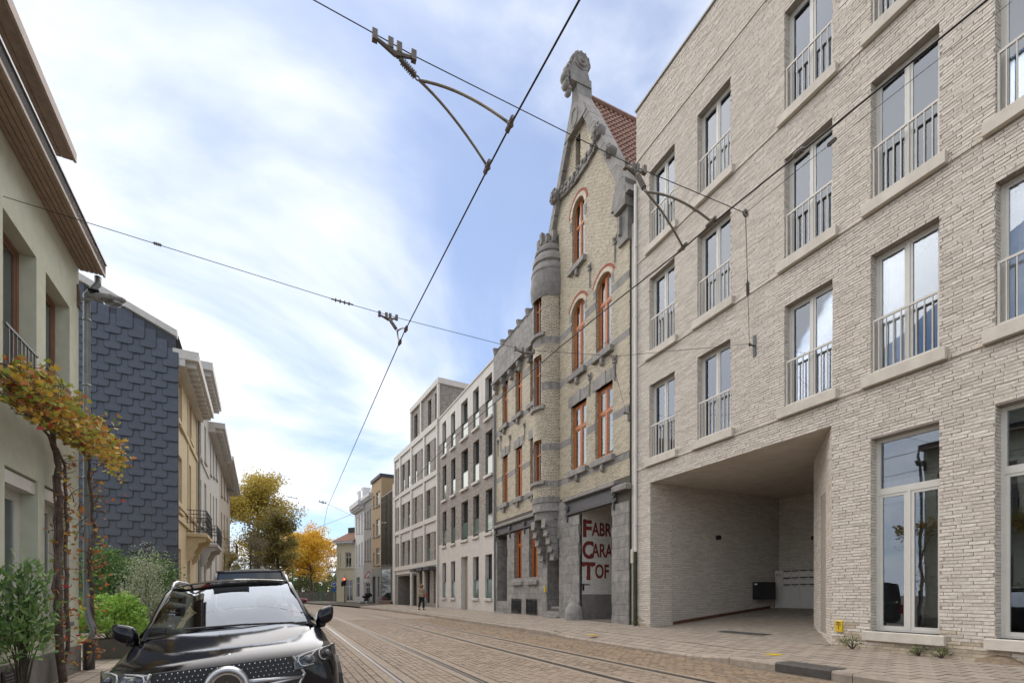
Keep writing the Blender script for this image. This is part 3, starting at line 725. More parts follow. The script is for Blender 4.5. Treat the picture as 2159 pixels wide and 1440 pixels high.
for a, b, c, d in sills:
    s = MB(); s.bevbox(a, b, -.16, .24, c, d, .03); m_ = (a+b)/2; s.build('sill', BST, B)
    s = MB(); s.box(m_-.07, m_+.07, -.13, .0, c-.14, c); s.lathe([(.001,-.08),(.09,-.08),(.09,.06),(.001,.06)], 8, (m_, -.05, c-.18), axis='x') ; s.build('console', BST, B)
for a, b, c, d in shld: MB().box(a, b, -.016, .2, c, d).build('quoin_stone', BST, B)
def arch(u0, u1, zt, rise, depth, red=True):
    """spandrels that close a rectangular opening to an arch, brick ring above it"""
    n = 10; w = (u1-u0)/2; m_ = (u0+u1)/2; r = (w*w+rise*rise)/(2*rise); zc = zt-r
    f = MB(); pts = []
    for i in range(n+1):
        x = u0+(u1-u0)*i/n; pts.append((x, zc+math.sqrt(max(r*r-(x-m_)**2, 0))))
    for (xa, za), (xb, zb) in zip(pts, pts[1:]):
        f.quad((xa,-.007,za),(xb,-.007,zb),(xb,-.007,zt),(xa,-.007,zt)); f.quad((xb,-.007,zb),(xa,-.007,za),(xa,.24,za),(xb,.24,zb))
    f.build('arch_fill', YB, B)
    a0 = math.asin(min(1, (w+.1)/(r+.1))); k = max(9, int(2*a0*(r+.15)/.075))
    for rr, th, mat, nm in ((r+.0,.14,YB,'arch_bricks'),(r+.16,.09,REDB,'red_arch_bricks')):
        v = MB()
        for i in range(k):
            t0, t1 = -a0+2*a0*i/k+.006, -a0+2*a0*(i+1)/k-.006
            P = [(m_+q*math.sin(t), zc+q*math.cos(t)) for t, q in ((t0,rr),(t1,rr),(t1,rr+th),(t0,rr+th))]
            v.prism(P[::-1], -.02, .0)
        v.build(nm, mat, B, kind='stuff')
for h in gw[2:4]: arch(h[0], h[1], h[3], .28, .24)
arch(gw[4][0], gw[4][1], gw[4][3], (gw[4][1]-gw[4][0])/2*.98, .24)
# windows
for h in gw[:4]+lw:
    tall = h[3]-h[2]
    window(B, h[0]+.01, h[1]-.01, h[2]+.01, h[3]-.005, .12, WOOD, LEAD, fw=.10, fd=.07, mull=(.5,) if h in gw else (.45,), trans=(.66,), bar=.09, room=.8, bw=.055, curtain=None)
window(B, gw[4][0]+.01, gw[4][1]-.01, gw[4][2]+.01, gw[4][3]-.005, .12, WOOD, LEAD, fw=.08, mull=(.5,), trans=(.62,), room=.8)
MB().box(gw[5][0], gw[5][1], .19, .2, gw[5][2], gw[5][3]).build('slit_louvre', M('dark_wood', (.05,.04,.035), .8), B)
# railings before the upper windows
for h in gw[2:4]+lw[3:]:
    t = MB(); t.tube([(h[0],.02,h[2]+.28),(h[1],.02,h[2]+.28)], .012, 5); t.build('guard_bar', IRON, B)
# ground floor: ashlar blocks
gcut = [(h[0],h[1],h[2],h[3],0) for h in grd]; gcut += [(U(1195), UE, 4.32, 5.4, 0), (0, tu-tr, 4.3, 5.4, 0)]
blocks = brick_spots(0, UE, .12, ZC, gcut, .72, .375, .008, seed=31)
for a, b, c, d, *_ in blocks:
    if b-a < .06: continue
    y = -.05+rg.uniform(-.005,.003); m_ = MB(); m_.box(a, b, y, .02, c, d, skip=('k',)); m_.build('ashlar_block', BST, B)
for h in grd[:4]:
    js = brick_spots(0, h[4], max(h[2],.2), h[3], [], .6, .375, .01, seed=5); jb = MB(); put_bricks(jb, js, rg, .006, .002, T=lambda u, y, z, a=h[0]: (a-y, u, z)); jb.build('jamb_stones', BST, B, kind='stuff')
def beam(a, b, z0, z1, rivets=True, rose=()):
    m_ = MB(); m_.box(a, b, -.06, .12, z0, z1); m_.box(a, b, -.1, -.06, z0, z0+.05); m_.box(a, b, -.1, -.06, z1-.05, z1); o = m_.build('steel_beam', IRON, B)
    rv = MB()
    n = int((b-a)/.16)
    for i in range(n):
        for z in (z0+.08, z1-.08): rv.lathe([(.02,0),(.016,.012),(.001,.018)], 6, (a+.08+i*.16, -.06, z), axis='y')
    rv.build('rivets', IRON, o, kind='stuff')
    for x in rose:
        q = MB(); q.lathe([(.001,.07),(.05,.06),(.07,.03),(.12,.035),(.13,.0)], 10, (x, -.1, (z0+z1)/2), axis='y'); q.box(x-.03, x+.03, -.12, -.05, z0-.28, z0+.02); q.build('rosette', IRON, B)
    c = MB(); c.bevbox(a-.05, b+.05, -.2, .02, z1, z1+.14, .04); c.box(a, b, -.13, .02, z1-.003, z1-.002); c.build('cornice', BST, B)
beam(.02, tu-tr+.02, 4.33, 4.72, rose=(.12, U(1078), U(1109), ))
beam(U(1195)+.02, U(1302), 4.33, 4.86, rose=(U(1197)+.1, U(1298)))
c = MB(); c.bevbox(U(1300), UE+.06, -.22, .02, 4.62, 4.82, .05); c.build('cornice', BST, B)
for h in (grd[1], grd[2]):
    window(B, h[0]+.01, h[1]-.01, h[2]+.01, h[3]-.005, .12, WOOD, LEAD, fw=.10, mull=(.5,), trans=(.72,), bar=.09, room=.8)
    s = MB(); s.bevbox(h[0]-.12, h[1]+.12, -.16, .24, h[2]-.2, h[2], .03); s.build('sill', BST, B)
for h in (grd[0], grd[3]):
    d = MB(); d.box(h[0], h[1], h[4]-.06, h[4], h[2], h[3]); x0, x1 = h[0]+.1, h[1]-.1
    for z0_, z1_ in ((h[2]+.15,h[2]+1.0),(h[2]+1.1,h[2]+2.1),(h[2]+2.25,h[3]-.12)): d.box(x0, x1, h[4]-.085, h[4]-.06, z0_, z1_)
    dd = d.build('door', M('dark_door', (.075,.05,.035), .5, var=.15), B); q = MB(); q.sphere((h[0]+.12, h[4]-.1, h[2]+1.05), .03); q.build('handle', IRON, dd)
    for i in range(3):
        s = MB(); s.bevbox(h[0]-.06+.02*i, h[1]+.06-.02*i, -.22+.16*i, h[4], .12+.19*i-.05, .12+.19*(i+1)-.01, .02); s.build('step', BST, B)
# basement grilles
for a, b in ((1081.5,1101),(1112.5,1134.5)):
    x0, x1 = U(a), U(b); z0, z1 = .3, .95
    MB().box(x0, x1, -.052, -.03, z0, z1).build('basement_opening', M('dusty_dark', (.09,.085,.08), .9), B)
    q = MB(); q.box(x0, x1, -.08, -.06, z0, z0+.03); q.box(x0, x1, -.08, -.06, z1-.05, z1-.02)
    n = 8
    for i in range(n+1):
        x = x0+(x1-x0)*i/n; q.box(x-.01, x+.01, -.085, -.058, z0, z1+.05)
        if i < n: q.lathe([(.03,.005),(.045,.005),(.045,-.005),(.03,-.005),(.03,.005)], 8, (x+(x1-x0)/n/2, -.07, (z0+z1)/2), axis='y'); q.lathe([(.022,.005),(.034,.005),(.034,-.005),(.022,-.005),(.022,.005)], 8, (x+(x1-x0)/n/2, -.07, (z0+z1)/2-.18), axis='y')
    q.build('basement_grille', BLACK, B)
# gateway: piers, painted wall, floor
ga, gb = U(1223), U(1292)
PW = M('white_painted_brick', (.68,.665,.61), .7, var=.08, scale=8, bump=.2, bscale=80, island=.05)
gz = 1.2
gwll = MB(); gwll.quad((ga,0,-.2),(ga,0,5),(ga,7,5),(ga,7,-.2),0); gwll.quad((gb,7,-.2),(gb,7,5),(gb,0,5),(gb,0,-.2),0); gwll.quad((ga,.0,4.9),(gb,.0,4.9),(gb,7,4.9),(ga,7,4.9),0)
gwll.build('gateway_wall', WBJ, B)
js = brick_spots(.05, 7, gz, 4.88, [], .22, .07, .008, seed=8); gbk = MB(); put_bricks(gbk, js, rg, .006, .001, T=lambda u, y, z: (ga-y, u, z)); gbk.build('painted_bricks', PW, B, kind='stuff')
MB().box(ga, ga+.035, .06, 7, .1, gz).build('gateway_plinth', M('grey_render', (.2,.185,.17), .85, var=.15, stain=.4), B)
fl = MB(); fl.quad((ga-.2,-.03,.235),(gb+.2,-.03,.235),(gb+.2,7,.32),(ga-.2,7,.32)); fl.build('gateway_floor', M('gateway_setts', (.16,.14,.12), .85, var=.35, scale=16, bump=.6, bscale=30), B)
gd = MB(); gd.box(ga+.008, ga+.022, .02, .07, .2, 4.3); gd.box(ga+.008, ga+.03, .07, .42, 1.55, 1.59); gd.box(ga+.008,ga+.04,.1,.16,1.35,1.6); gd.build('gate_frame', BLACK, B)
bo = MB(); bo.lathe([(.36,0),(.36,.3),(.3,.52),(.16,.68),(.001,.72)], 14, (ga-.12, -.2, .18)); o = bo.build('guard_stone', BST, B, smooth=True)
LETT = M('dark_red_paint', (.17,.025,.018), .7, var=.15, scale=10)
def yw(px):                                                    # depth into the gateway of a photo column on the painted wall
    r_ = ray(px); t = FF.P(ga).y/r_.y; return r_.x*t - XR
for row, (big, rest_, zb, zt) in enumerate((('F','ABR',3.42,4.08),('C','ARA',2.60,3.27),('T','OF',1.78,2.47))):
    px0, px1 = 1227, 1252
    a = yw(px0); H = zt-zb
    o1 = text_obj(big, H*1.34, LETT, B, (ga+.012, a, zb), (R(90),0,R(90)), extrude=.003, sx=1.05 if big != 'C' else .85, bold=.03)
    orn = MB()
    for yy, z in {'F': ((a+.12,zt-.07),(a+.12,zb+.07)), 'C': ((a+.44,zt-.1),(a+.44,zb+.1)), 'T': ((a+.07,zt-.13),(a+.46,zt-.13),(a+.27,zb+.05))}[big]: orn.lathe([(.001,.004),(.085,.004),(.085,-.004)], 8, (ga+.012, yy, z), axis='x')
    orn.build('letter_flourish', LETT, B, kind='stuff')
    a2 = yw(1248 if big != 'T' else 1254)
    text_obj(rest_, H*1.08, LETT, B, (ga+.012, a2, zb+.06), (R(90),0,R(90)), extrude=.003, sx=.68, bold=.018)
# turret
def cyl(s, y, z): a = s/tr; rr = tr-y; return (tu+rr*math.sin(a), -rr*math.cos(a), z)
L2 = math.pi/2*tr
tz0, tz1 = 5.15, 13.55
tw = [(9.0,11.1),(5.9,7.6),(12.0,13.6)]
ph0, ph1 = R(-14), R(30)
th = [(tr*ph0, tr*ph1, a, b, 0) for a, b in tw]
tb = [(-L2, L2, a, b, 0) for a, b in bandz]
core = MB()
n = 24
for i in range(n):
    a0, a1 = -math.pi/2+math.pi*i/n, -math.pi/2+math.pi*(i+1)/n
    zs = [tz0]+[q for w in sorted(tw) for q in w]+[tz1+.1]
    for k, (za, zb) in enumerate(zip(zs, zs[1:])):
        if k % 2 == 1 and ph0 < (a0+a1)/2 < ph1: continue
        core.quad(*[(tu+tr*math.sin(a), -tr*math.cos(a), z) for a, z in ((a0,za),(a1,za),(a1,zb),(a0,zb))])
core.build('turret_core', YBJ, B)
ts = brick_spots(-L2+.01, L2-.01, tz0, tz1, th+tb, .205, .0625, .0155, seed=41)
put_bricks(bm, ts, rg, .008, .002, T=cyl)
bm.build('brick_courses', YB, B, kind='stuff')
for a, b in bandz:
    for i in range(6):
        s0, s1 = -L2+2*L2*i/6+.006, -L2+2*L2*(i+1)/6-.006
        if any(h[2] < (a+b)/2 < h[3] and s0 < h[1] and s1 > h[0] for h in th): continue
        v = MB(); nn = 4
        for k in range(nn):
            p, q = s0+(s1-s0)*k/nn, s0+(s1-s0)*(k+1)/nn
            v.quad(cyl(p,-.016,a),cyl(q,-.016,a),cyl(q,-.016,b),cyl(p,-.016,b)); v.quad(cyl(p,-.016,b),cyl(q,-.016,b),cyl(q,.02,b),cyl(p,.02,b)); v.quad(cyl(q,-.016,a),cyl(p,-.016,a),cyl(p,.02,a),cyl(q,.02,a))
        v.build('turret_band', BST, B)
for a, b in tw:
    x0, x1 = tu+tr*math.sin(ph0), tu+tr*math.sin(ph1); yy = -tr*math.cos(ph1)
    # jamb returns, then the window set back behind the curve
    jb = MB(); y0 = -tr*math.cos(ph0)
    jb.quad((x0,y0,a),(x0,y0,b),(x0,-.42,b),(x0,-.42,a)); jb.quad((x1,yy,b),(x1,yy,a),(x1,-.42,a),(x1,-.42,b)); jb.quad((x0,y0,b),(x1,yy,b),(x1,-.42,b),(x0,-.42,b)); jb.build('turret_jamb', BST, B)
    window(B, x0, x1, a, b, -.60, WOOD, DARKGLASS, fw=.06, mull=(.5,), trans=(.66,), bar=.05, room=0, bw=0)
    s = MB(); pr = [(tr+.0,0),(tr+.12,.03),(tr+.12,.16),(tr,.2)]
    s.lathe(pr, 8, (tu,0,a-.2), a0=-math.pi/2+ph0-.2, a1=-math.pi/2+ph1+.2); s.build('turret_sill', BST, B)
cap = MB()
prof = [(tr+.02,13.45),(tr+.1,13.7),(tr+.12,14.05),(tr+.06,14.55),(tr+.09,14.6),(tr+.07,14.75),(tr-.03,14.95),(tr+.03,15.0),(tr+.02,15.2),(tr-.12,15.4),(tr-.06,15.44),(tr-.08,15.6),(tr-.2,15.72),(tr-.2,15.85),(.05,15.9)]
cap.lathe(prof, 18, (tu,0,0), a0=-math.pi, a1=0)
o = cap.build('turret_cap', BST, B); smooth_angle(o, 35)
for i in range(6):
    a = -math.pi+math.pi*(i+.5)/6; q = MB(); x, y = tu+(tr-.25)*math.cos(a), (tr-.25)*math.sin(a); q.box(x-.09,x+.09,y-.08,y+.08,15.8,16.12+.14*(i%2)); q.build('turret_merlon', BST, B)
# corbel under the turret: ring courses, then two stepped brackets beside the door
for i, (r_, z0_, z1_) in enumerate(((tr+.05,4.98,5.2),(tr+.02,4.62,4.975),(tr-.06,4.3,4.615))):
    q = MB(); q.lathe([(.05,z0_),(r_,z0_),(r_,z1_),(.05,z1_)], 14, (tu,0,0), a0=-math.pi, a1=0); q.build('corbel_ring', BST, B)
for sx_ in (-1, 1):
    for i in range(5):
        y = -.62+.1*i; z1_ = 4.3-.33*i; w0 = tr-.1; xo = tu+sx_*(w0-.0); xi = tu+sx_*(w0-.34)
        q = MB(); x0, x1 = min(xo,xi), max(xo,xi); q.bevbox(x0, x1, y, 0, z1_-.33, z1_-.005, .02); q.lathe([(.001,x0),(.06,x0),(.06,x1),(.001,x1)], 8, (0, y+.04, z1_-.33), axis='x'); q.build('corbel_bracket', BST, B)
# blank parapet over the left part with consoles and little merlons
pa, pb_ = -.06, tu-tr*.9
n = 6
for i in range(n):
    for k in range(3):
        x0, x1 = pa+(pb_-pa)*i/n, pa+(pb_-pa)*(i+1)/n; z0_, z1_ = ZP0+.1+.47*k, ZP0+.1+.47*(k+1); off = (k % 2)*.3
        MB().box(x0+.004, x1-.004, -.14+rg.uniform(-.004,.004), .3, z0_+.004, z1_-.004).build('parapet_stone', BST, B)
q = MB(); q.bevbox(pa-.04, pb_, -.26, .02, ZP0-.1, ZP0+.1, .04); q.build('cornice', BST, B)
for i in range(6):
    x = pa+.25+(pb_-pa-.5)*i/5; q = MB(); q.box(x-.09, x+.09, -.16, 0, ZP0-.62, ZP0-.1); q.lathe([(.001,x-.1),(.14,x-.1),(.16,x-.05),(.16,x+.05),(.14,x+.1),(.001,x+.1)], 12, (0,-.13,ZP0-.28), axis='x'); q.lathe([(.001,x-.07),(.08,x-.07),(.08,x+.07),(.001,x+.07)], 10, (0,-.1,ZP0-.56), axis='x'); q.build('console', BST, B)
    m_ = MB(); m_.add([(x-.13,-.16,ZP1),(x+.13,-.16,ZP1),(x+.13,.1,ZP1),(x-.13,.1,ZP1),(x-.08,-.26,ZP1+.3),(x+.08,-.26,ZP1+.3),(x+.08,.05,ZP1+.34),(x-.08,.05,ZP1+.34)],((0,1,5,4),(1,2,6,5),(2,3,7,6),(3,0,4,7),(4,5,6,7))); m_.build('merlon', BST, B)
# gable coping, carved band, ornaments, finial
def slab(side):
    n = 8
    for i in range(n):
        za, zb = zkn-.2+(zap-.9-zkn+.2)*i/n, zkn-.2+(zap-.9-zkn+.2)*(i+1)/n
        P = [(uap+side*((zap-z)/sl+d), z) for z, d in ((za+.012,-.16),(za+.012,.16),(zb-.012,.16),(zb-.012,-.16))]
        if side > 0: P = P
        else: P = P[::-1]
        q = MB(); q.prism(P, -.2, .42); q.build('coping_stone', BST, B)
slab(1); slab(-1)
def rosette(x, z, r_, y=-.24):
    q = MB(); q.lathe([(.001,.16),(r_*.25,.15),(r_*.35,.07),(r_*.55,.12),(r_*.75,.05),(r_,.08),(r_*1.02,-.05),(r_*.9,-.2)], 12, (x,y,z), axis='y')
    for k in range(6): a = k*math.pi/3; q.sphere((x+r_*.85*math.cos(a), y-.05, z+r_*.85*math.sin(a)), r_*.24, 6, 4)
    o = q.build('carved_rosette', BST, B); smooth_angle(o, 50)
for z in (17.45,):
    for s_ in (-1, 1): rosette(uap+s_*((zap-z)/sl+.1), z, .27)
rosette(uap+.75*hw, zap-.75*hw*sl+.35, .2)
band = MB(); wa = (zap-17.45)/sl-.1
m_ = 26
for i in range(m_):
    t = -1+2*(i+.5)/m_; x = uap+wa*t; z = 17.22+.2*(t*t)
    band.box(x-wa/m_-.002, x+wa/m_+.002, -.1-rg.uniform(0,.03), .02, z-.15-rg.uniform(0,.03), z+.13+rg.uniform(0,.05))
o = band.build('carved_band', BST, B, kind='stuff')
for i in range(9):
    t = -1+2*(i+.5)/9; q = MB(); q.sphere((uap+wa*t, -.12, 17.26+.2*t*t+rg.uniform(-.04,.04)), .11*rg.uniform(.5,1.3), 7, 5, sc=(rg.uniform(1,2.2),.6,rg.uniform(.8,1.3))); q.sphere((uap+wa*t+.12, -.13, 17.36+.2*t*t), .08, 6, 4); q.build('carved_leaf', BST, B, smooth=True)
zt = zap-1.35; wt = (zap-zt)/sl
tp = MB(); tp.prism([(uap-wt-.12,zt),(uap+wt+.12,zt),(uap+.2,zap-.2),(uap+.16,zap+.55),(uap-.16,zap+.55),(uap-.2,zap-.2)][::1], -.225, .43); tp.build('gable_cap', BST, B)
ov = MB(); ov.lathe([(.17,.0),(.2,.04),(.24,.04),(.26,.0)], 14, (uap,-.22,zap-.95), axis='y', sy=1.5); ov.build('oval_panel', BST, B)
fn = empty('x'); bpy.data.objects.remove(fn, do_unlink=True)
fi = MB()
fi.add([(uap-.2,-.5,zap+.2),(uap+.2,-.5,zap+.2),(uap+.22,.4,zap+.2),(uap-.22,.4,zap+.2),(uap-.15,-.55,zap+.9),(uap+.15,-.55,zap+.9),(uap+.17,.2,zap+1.0),(uap-.17,.2,zap+1.0)],((0,1,5,4),(1,2,6,5),(2,3,7,6),(3,0,4,7),(4,5,6,7),(3,2,1,0)))
for s_ in (-1, 1): fi.lathe([(.001,s_*.26),(.08,s_*.28),(.1,s_*.22),(.2,s_*.25),(.24,s_*.18),(.33,s_*.2),(.34,0)], 14, (uap,.0,zap+1.1), axis='x')
for k in range(6):
    a = R(20+k*32); fi.sphere((uap, .0-.32*math.cos(a), zap+1.1+.32*math.sin(a)), .12, 7, 5, sc=(2.0,1,1))
for k, (y, z, r_) in enumerate(((-.45,.85,.17),(-.58,.6,.19),(-.66,.35,.2),(-.62,.08,.17),(-.5,-.15,.14))): fi.sphere((uap, y, zap+z), r_, 8, 6, sc=(1.15,.8,1)); fi.sphere((uap-.14, y-.02, zap+z+.05), r_*.5, 6, 4); fi.sphere((uap+.14, y-.02, zap+z+.05), r_*.5, 6, 4)
o = fi.build('finial', BST, B); smooth_angle(o, 50)
# kneelers
for s_ in (1,):
    x = uap+s_*hw; q = MB(); q.box(min(x-.35,UE-.55), UE+.05, -.24, .42, zkn-.55, zkn-.3); q.box(UE-.5, UE+.02, -.1, .4, zkn-1.6, zkn-.55); q.prism([(UE-.75,zkn-.3),(UE+.02,zkn-.3),(UE+.02,zkn+.35),(UE-.45,zkn+.5)], -.213, .425); q.box(UE-.4,UE-.3,-.2,-.1,zkn-1.3,zkn-.7); q.build('kneeler', BST, B)
# right roof slope: pan tiles, each its own
PT_ = M('roof_tile', (.235,.125,.092), .75, var=.25, scale=9, bump=.2, island=.22, hue=.1, stain=.35, staincol=(.09,.05,.035))
ln = math.hypot(hw, zap-zkn); ang = math.atan2(zap-zkn, hw)
rf = MB(); rf.quad((uap,.38,zap-.06),(uap+hw,.38,zkn-.06),(uap+hw,8,zkn-.06),(uap,8,zap-.06)); RO = rf.build('roof', M('roof_felt', (.06,.045,.04), .9), B)
tm = MB(); nn = 8
prof = [(-.12+.24*i/nn, .03*math.sin(2*math.pi*i/nn)) for i in range(nn+1)]
for (a, za), (b, zb) in zip(prof, prof[1:]): tm.quad((0,a,za+.0),(.33,a,za+.035),(.33,b,zb+.035),(0,b,zb)); tm.quad((.33,a,za+.035),(.33,a,za+.01),(.33,b,zb+.01),(.33,b,zb+.035))
tm_me = bpy.data.meshes.new('roof_tile'); tm_me.from_pydata(tm.v, [], tm.f); tm_me.materials.append(PT_); tm_me.polygons.foreach_set('use_smooth', [True]*len(tm_me.polygons))
nr = int(ln/.28)
for i in range(nr):
    for k in range(18):
        if i*18+k >= 300 and False: break
        link('roof_tile', tm_me, RO, loc=(uap+math.cos(ang)*.28*i, .55+.225*k, zap-math.sin(ang)*.28*i), rot=(0, ang, 0))
rd = MB()
rd.lathe([(.001,.3),(.13,.3),(.13,8),(.001,8)], 8, (uap,0,zap+.02), axis='y'); rd.v = [(x,-y,z) for x,y,z in rd.v]; rd.build('ridge_tile', PT_, RO)
# iron wall anchors
an = MB(); an.box(-.015,.015,-.045,-.02,-.55,.1); an.tube([(0,-.04,.1),(-.09,-.05,.22),(-.07,-.05,.3)], .02, 5); an.tube([(0,-.04,.1),(.09,-.05,.22),(.12,-.05,.3)], .02, 5); an.tube([(0,-.04,.1),(0,-.06,.28)], .022, 5); an.box(-.1,.1,-.06,-.03,.08,.12)
ame = None
for px, py in ((1245,575),(1298,520),(1245,805),(1298,770),(1057,930),(1076,930),(1107,905),(1051,940)):
    u_, z_ = U(px), ZZ(px, py)
    if u_ > UE-.2: u_ = UE-.25
    if ame is None: o = an.build('wall_anchor', IRON, B, loc=(u_, -.005, z_)); ame = o.data
    else: link('wall_anchor', ame, B, loc=(u_, -.005, z_))
# cream rendered strip between the factory and the apartment block
gp = MB(); gp.box(UE+.03, U(1342)-.01, .05, .5, 2.3, 13.2); gp.build('party_strip', M('cream_render', (.55,.51,.43), .85, var=.08, streak=.2, staincol=(.4,.36,.3)), B)
gp = MB(); gp.box(UE+.03, U(1342)-.01, .03, .5, .1, 2.3); gp.build('party_strip_foot', M('grey_cement', (.2,.19,.175), .9, var=.2), B)
cb = MB(); cb.bevbox(UE+.08, UE+.22, -.04, .05, 2.2, 2.65, .02); cb.tube([(UE+.15,-.0,2.2),(UE+.15,-.0,.2)], .022, 6); cb.build('meter_box', M('cream_plastic', (.5,.46,.37), .5), B)
q = MB(); q.box(-.012, .012, 0, 0, 0, 0)
yb = MB(); u = U(1152.5); yb.bevbox(u-.05,u+.05,-.1,-.05,1.3,1.55,.01); local_thing('utility_marker', yb, YEL, FF, 0, label='small yellow marker beside the doorway under the turret', cat='marker plate')
# ================================================================ the houses farther down the right side
def vp_dir(px): r_ = ray(px); return Vector((r_.x, r_.y)).normalized()
def next_facade(corner, vp, pxl):
    """facade that starts (right end) at a corner point, runs away towards a vanishing column and ends at photo column pxl"""
    f = Fac(corner, -vp_dir(vp)); f.o = f.o + f.d*f.u(pxl); return f
P0 = FF.P(0); FA = next_facade((P0.x, P0.y), 590, 925)
WCON = M('white_concrete', (.56,.525,.48), .7, var=.07, scale=3, bump=.1, bscale=100, streak=.25, staincol=(.40,.36,.32))
GBR = M('grey_beige_brick', (.30,.27,.24), .88, var=.3, scale=9, bump=.5, bscale=35, stain=.35, staincol=(.23,.2,.175))
def brickify(m, cw, ch, joint=(.24,.215,.19), off=(.27,.24,.21)):
    """brick pattern in the material, for walls too far to pick the bricks apart"""
    nt = m.node_tree; N, L = nt.nodes, nt.links; p = N['Principled BSDF']
    old = p.inputs['Base Color'].links[0].from_socket
    tcn = N.new('ShaderNodeTexCoord'); mp = N.new('ShaderNodeMapping'); mp.inputs['Rotation'].default_value = (R(90),0,0); L.new(tcn.outputs['Object'], mp.inputs[0])
    sp_ = N.new('ShaderNodeSeparateXYZ'); L.new(tcn.outputs['Object'], sp_.inputs[0]); ad = N.new('ShaderNodeMath'); L.new(sp_.outputs[0], ad.inputs[0]); L.new(sp_.outputs[1], ad.inputs[1])
    cb_ = N.new('ShaderNodeCombineXYZ'); L.new(ad.outputs[0], cb_.inputs[0]); L.new(sp_.outputs[2], cb_.inputs[1])
    b = N.new('ShaderNodeTexBrick'); L.new(cb_.outputs[0], b.inputs['Vector']); b.inputs['Scale'].default_value = 1; b.inputs['Brick Width'].default_value = cw; b.inputs['Row Height'].default_value = ch; b.inputs['Mortar Size'].default_value = .008
    b.inputs['Color1'].default_value = (1.2,1.2,1.2,1); b.inputs['Color2'].default_value = (.78,.77,.76,1); b.inputs['Mortar'].default_value = (.72,.7,.68,1)
    x = N.new('ShaderNodeMix'); x.data_type = 'RGBA'; x.blend_type = 'MULTIPLY'; x.inputs[0].default_value = 1; L.new(old, x.inputs[6]); L.new(b.outputs[0], x.inputs[7]); L.new(x.outputs[2], p.inputs['Base Color'])
brickify(GBR, .24, .062)
GRFR = M('dark_green_frame', (.03,.04,.04), .4, var=.1)
GPAN = M('green_grey_glass', (.10,.15,.135), .08, var=.0, spec=.8)
Cn = FA.root('white_apartment_building'); tag(Cn, 'apartment block in white concrete and grey brick with tall slim windows', 'building')
U, ZZ = FA.u, FA.z; UW = U(1045.5)
zb1, zb2, ztop = 4.8, 12.1, ZZ(1042, 758)
ca = [(932.5,940.5),(950.5,959.5),(972,986),(997,1009.5),(1023,1037.5)]
rz_ = [(1.0,4.0-.55),(4.65,7.1),(7.9,10.35),(11.1,13.45)]
hs = []; 
for i, (a, b) in enumerate(ca):
    for k, (c, d) in enumerate(rz_):
        if k == 0 and i == 2: hs.append((U(a), U(b), .05, 3.6, .35)); continue
        hs.append((U(a), U(b), c, d, .3))
def cut_rows(hs, z0, z1): return [(a,b,max(c,z0),min(d,z1),t) for a,b,c,d,t in hs if c < z1 and d > z0]
w = MB(); wall(w, 0, UW, -.2, zb1, cut_rows(hs,-.2,zb1), 0, 0); wall(w, 0, UW, zb2, ztop, cut_rows(hs,zb2,ztop), 0, 0); w.quad((0,0,ztop),(UW,0,ztop),(UW,9,ztop),(0,9,ztop)); w.quad((UW,0,ztop),(UW,0,-.2),(UW,9,-.2),(UW,9,ztop)); w.quad((0,0,-.2),(0,0,ztop),(0,9,ztop),(0,9,-.2)); w.quad((0,9,-.2),(0,9,ztop),(UW,9,ztop),(UW,9,-.2)); w.build('concrete_wall', WCON, Cn)
w = MB(); wall(w, 0, UW, zb1, zb2, cut_rows(hs,zb1,zb2), 0, 0, y=.02); w.build('brick_wall', GBR, Cn)
for x in (U(945.5), U(966), U(991.5), U(1016)):
    for z0_, z1_ in ((3.75,4.78),(12.15,ztop)): MB().box(x-.006, x+.006, -.003, .01, z0_, z1_).build('panel_joint', M('joint_grey', (.3,.28,.26), .9), Cn)
for i, h in enumerate(hs):
    if h[2] < .1:
        MB().box(h[0], h[1], .3, .34, .1, h[3]).build('door', M('beige_door', (.33,.3,.26), .6, var=.05), Cn); continue
    o = window(Cn, h[0], h[1], h[2], h[3], .22, GRFR, DARKGLASS, fw=.05, fd=.06, trans=(), room=0, bw=0)
    MB().box(h[0]+.01, h[1]-.01, .1, .115, h[2]+.02, h[2]+1.05).build('glass_balustrade', GPAN, Cn); MB().box(h[0]+.0, h[1]-.0, .09, .12, h[2]+1.05, h[2]+1.08).build('balustrade_rail', GRFR, Cn)
    MB().bevbox(h[0]-.08, h[1]+.06, -.1, .22, h[2]-.14, h[2], .01).build('sill', WCON, Cn)
MB().box(-.02, UW+.02, -.05, .3, ztop, ztop+.1).build('parapet_coping', WCON, Cn)
dpp = MB(); dpp.tube([(UW+.02,-.08,11.5),(UW+.02,-.08,.3)], .05, 6); dpp.build('downpipe', M('grey_pipe', (.14,.15,.16), .5), Cn)
# set-back top floor
pu = U(962); zpt = 15.75
ph = MB(); wall(ph, pu, UW+1.5, ztop-.1, zpt, [(pu+.9, pu+1.9, ztop, zpt-.55, .3)], 0, 0, y=2.2); ph.quad((pu,2.2,ztop-.1),(pu,2.2,zpt),(pu,8,zpt),(pu,8,ztop-.1)); ph.quad((UW+1.5,2.2,zpt),(UW+1.5,2.2,ztop-1),(UW+1.5,8,ztop-1),(UW+1.5,8,zpt)); ph.quad((pu,2.2,zpt),(UW+1.5,2.2,zpt),(UW+1.5,8,zpt),(pu,8,zpt)); ph.build('penthouse_wall', GBR, Cn)
MB().box(pu-.25, UW+1.6, 1.7, 8, zpt-.02, zpt+.42).build('penthouse_fascia', WCON, Cn)
MB().box(pu+.9, pu+1.9, 2.45, 2.48, ztop, zpt-.55).build('penthouse_window', DARKGLASS, Cn)
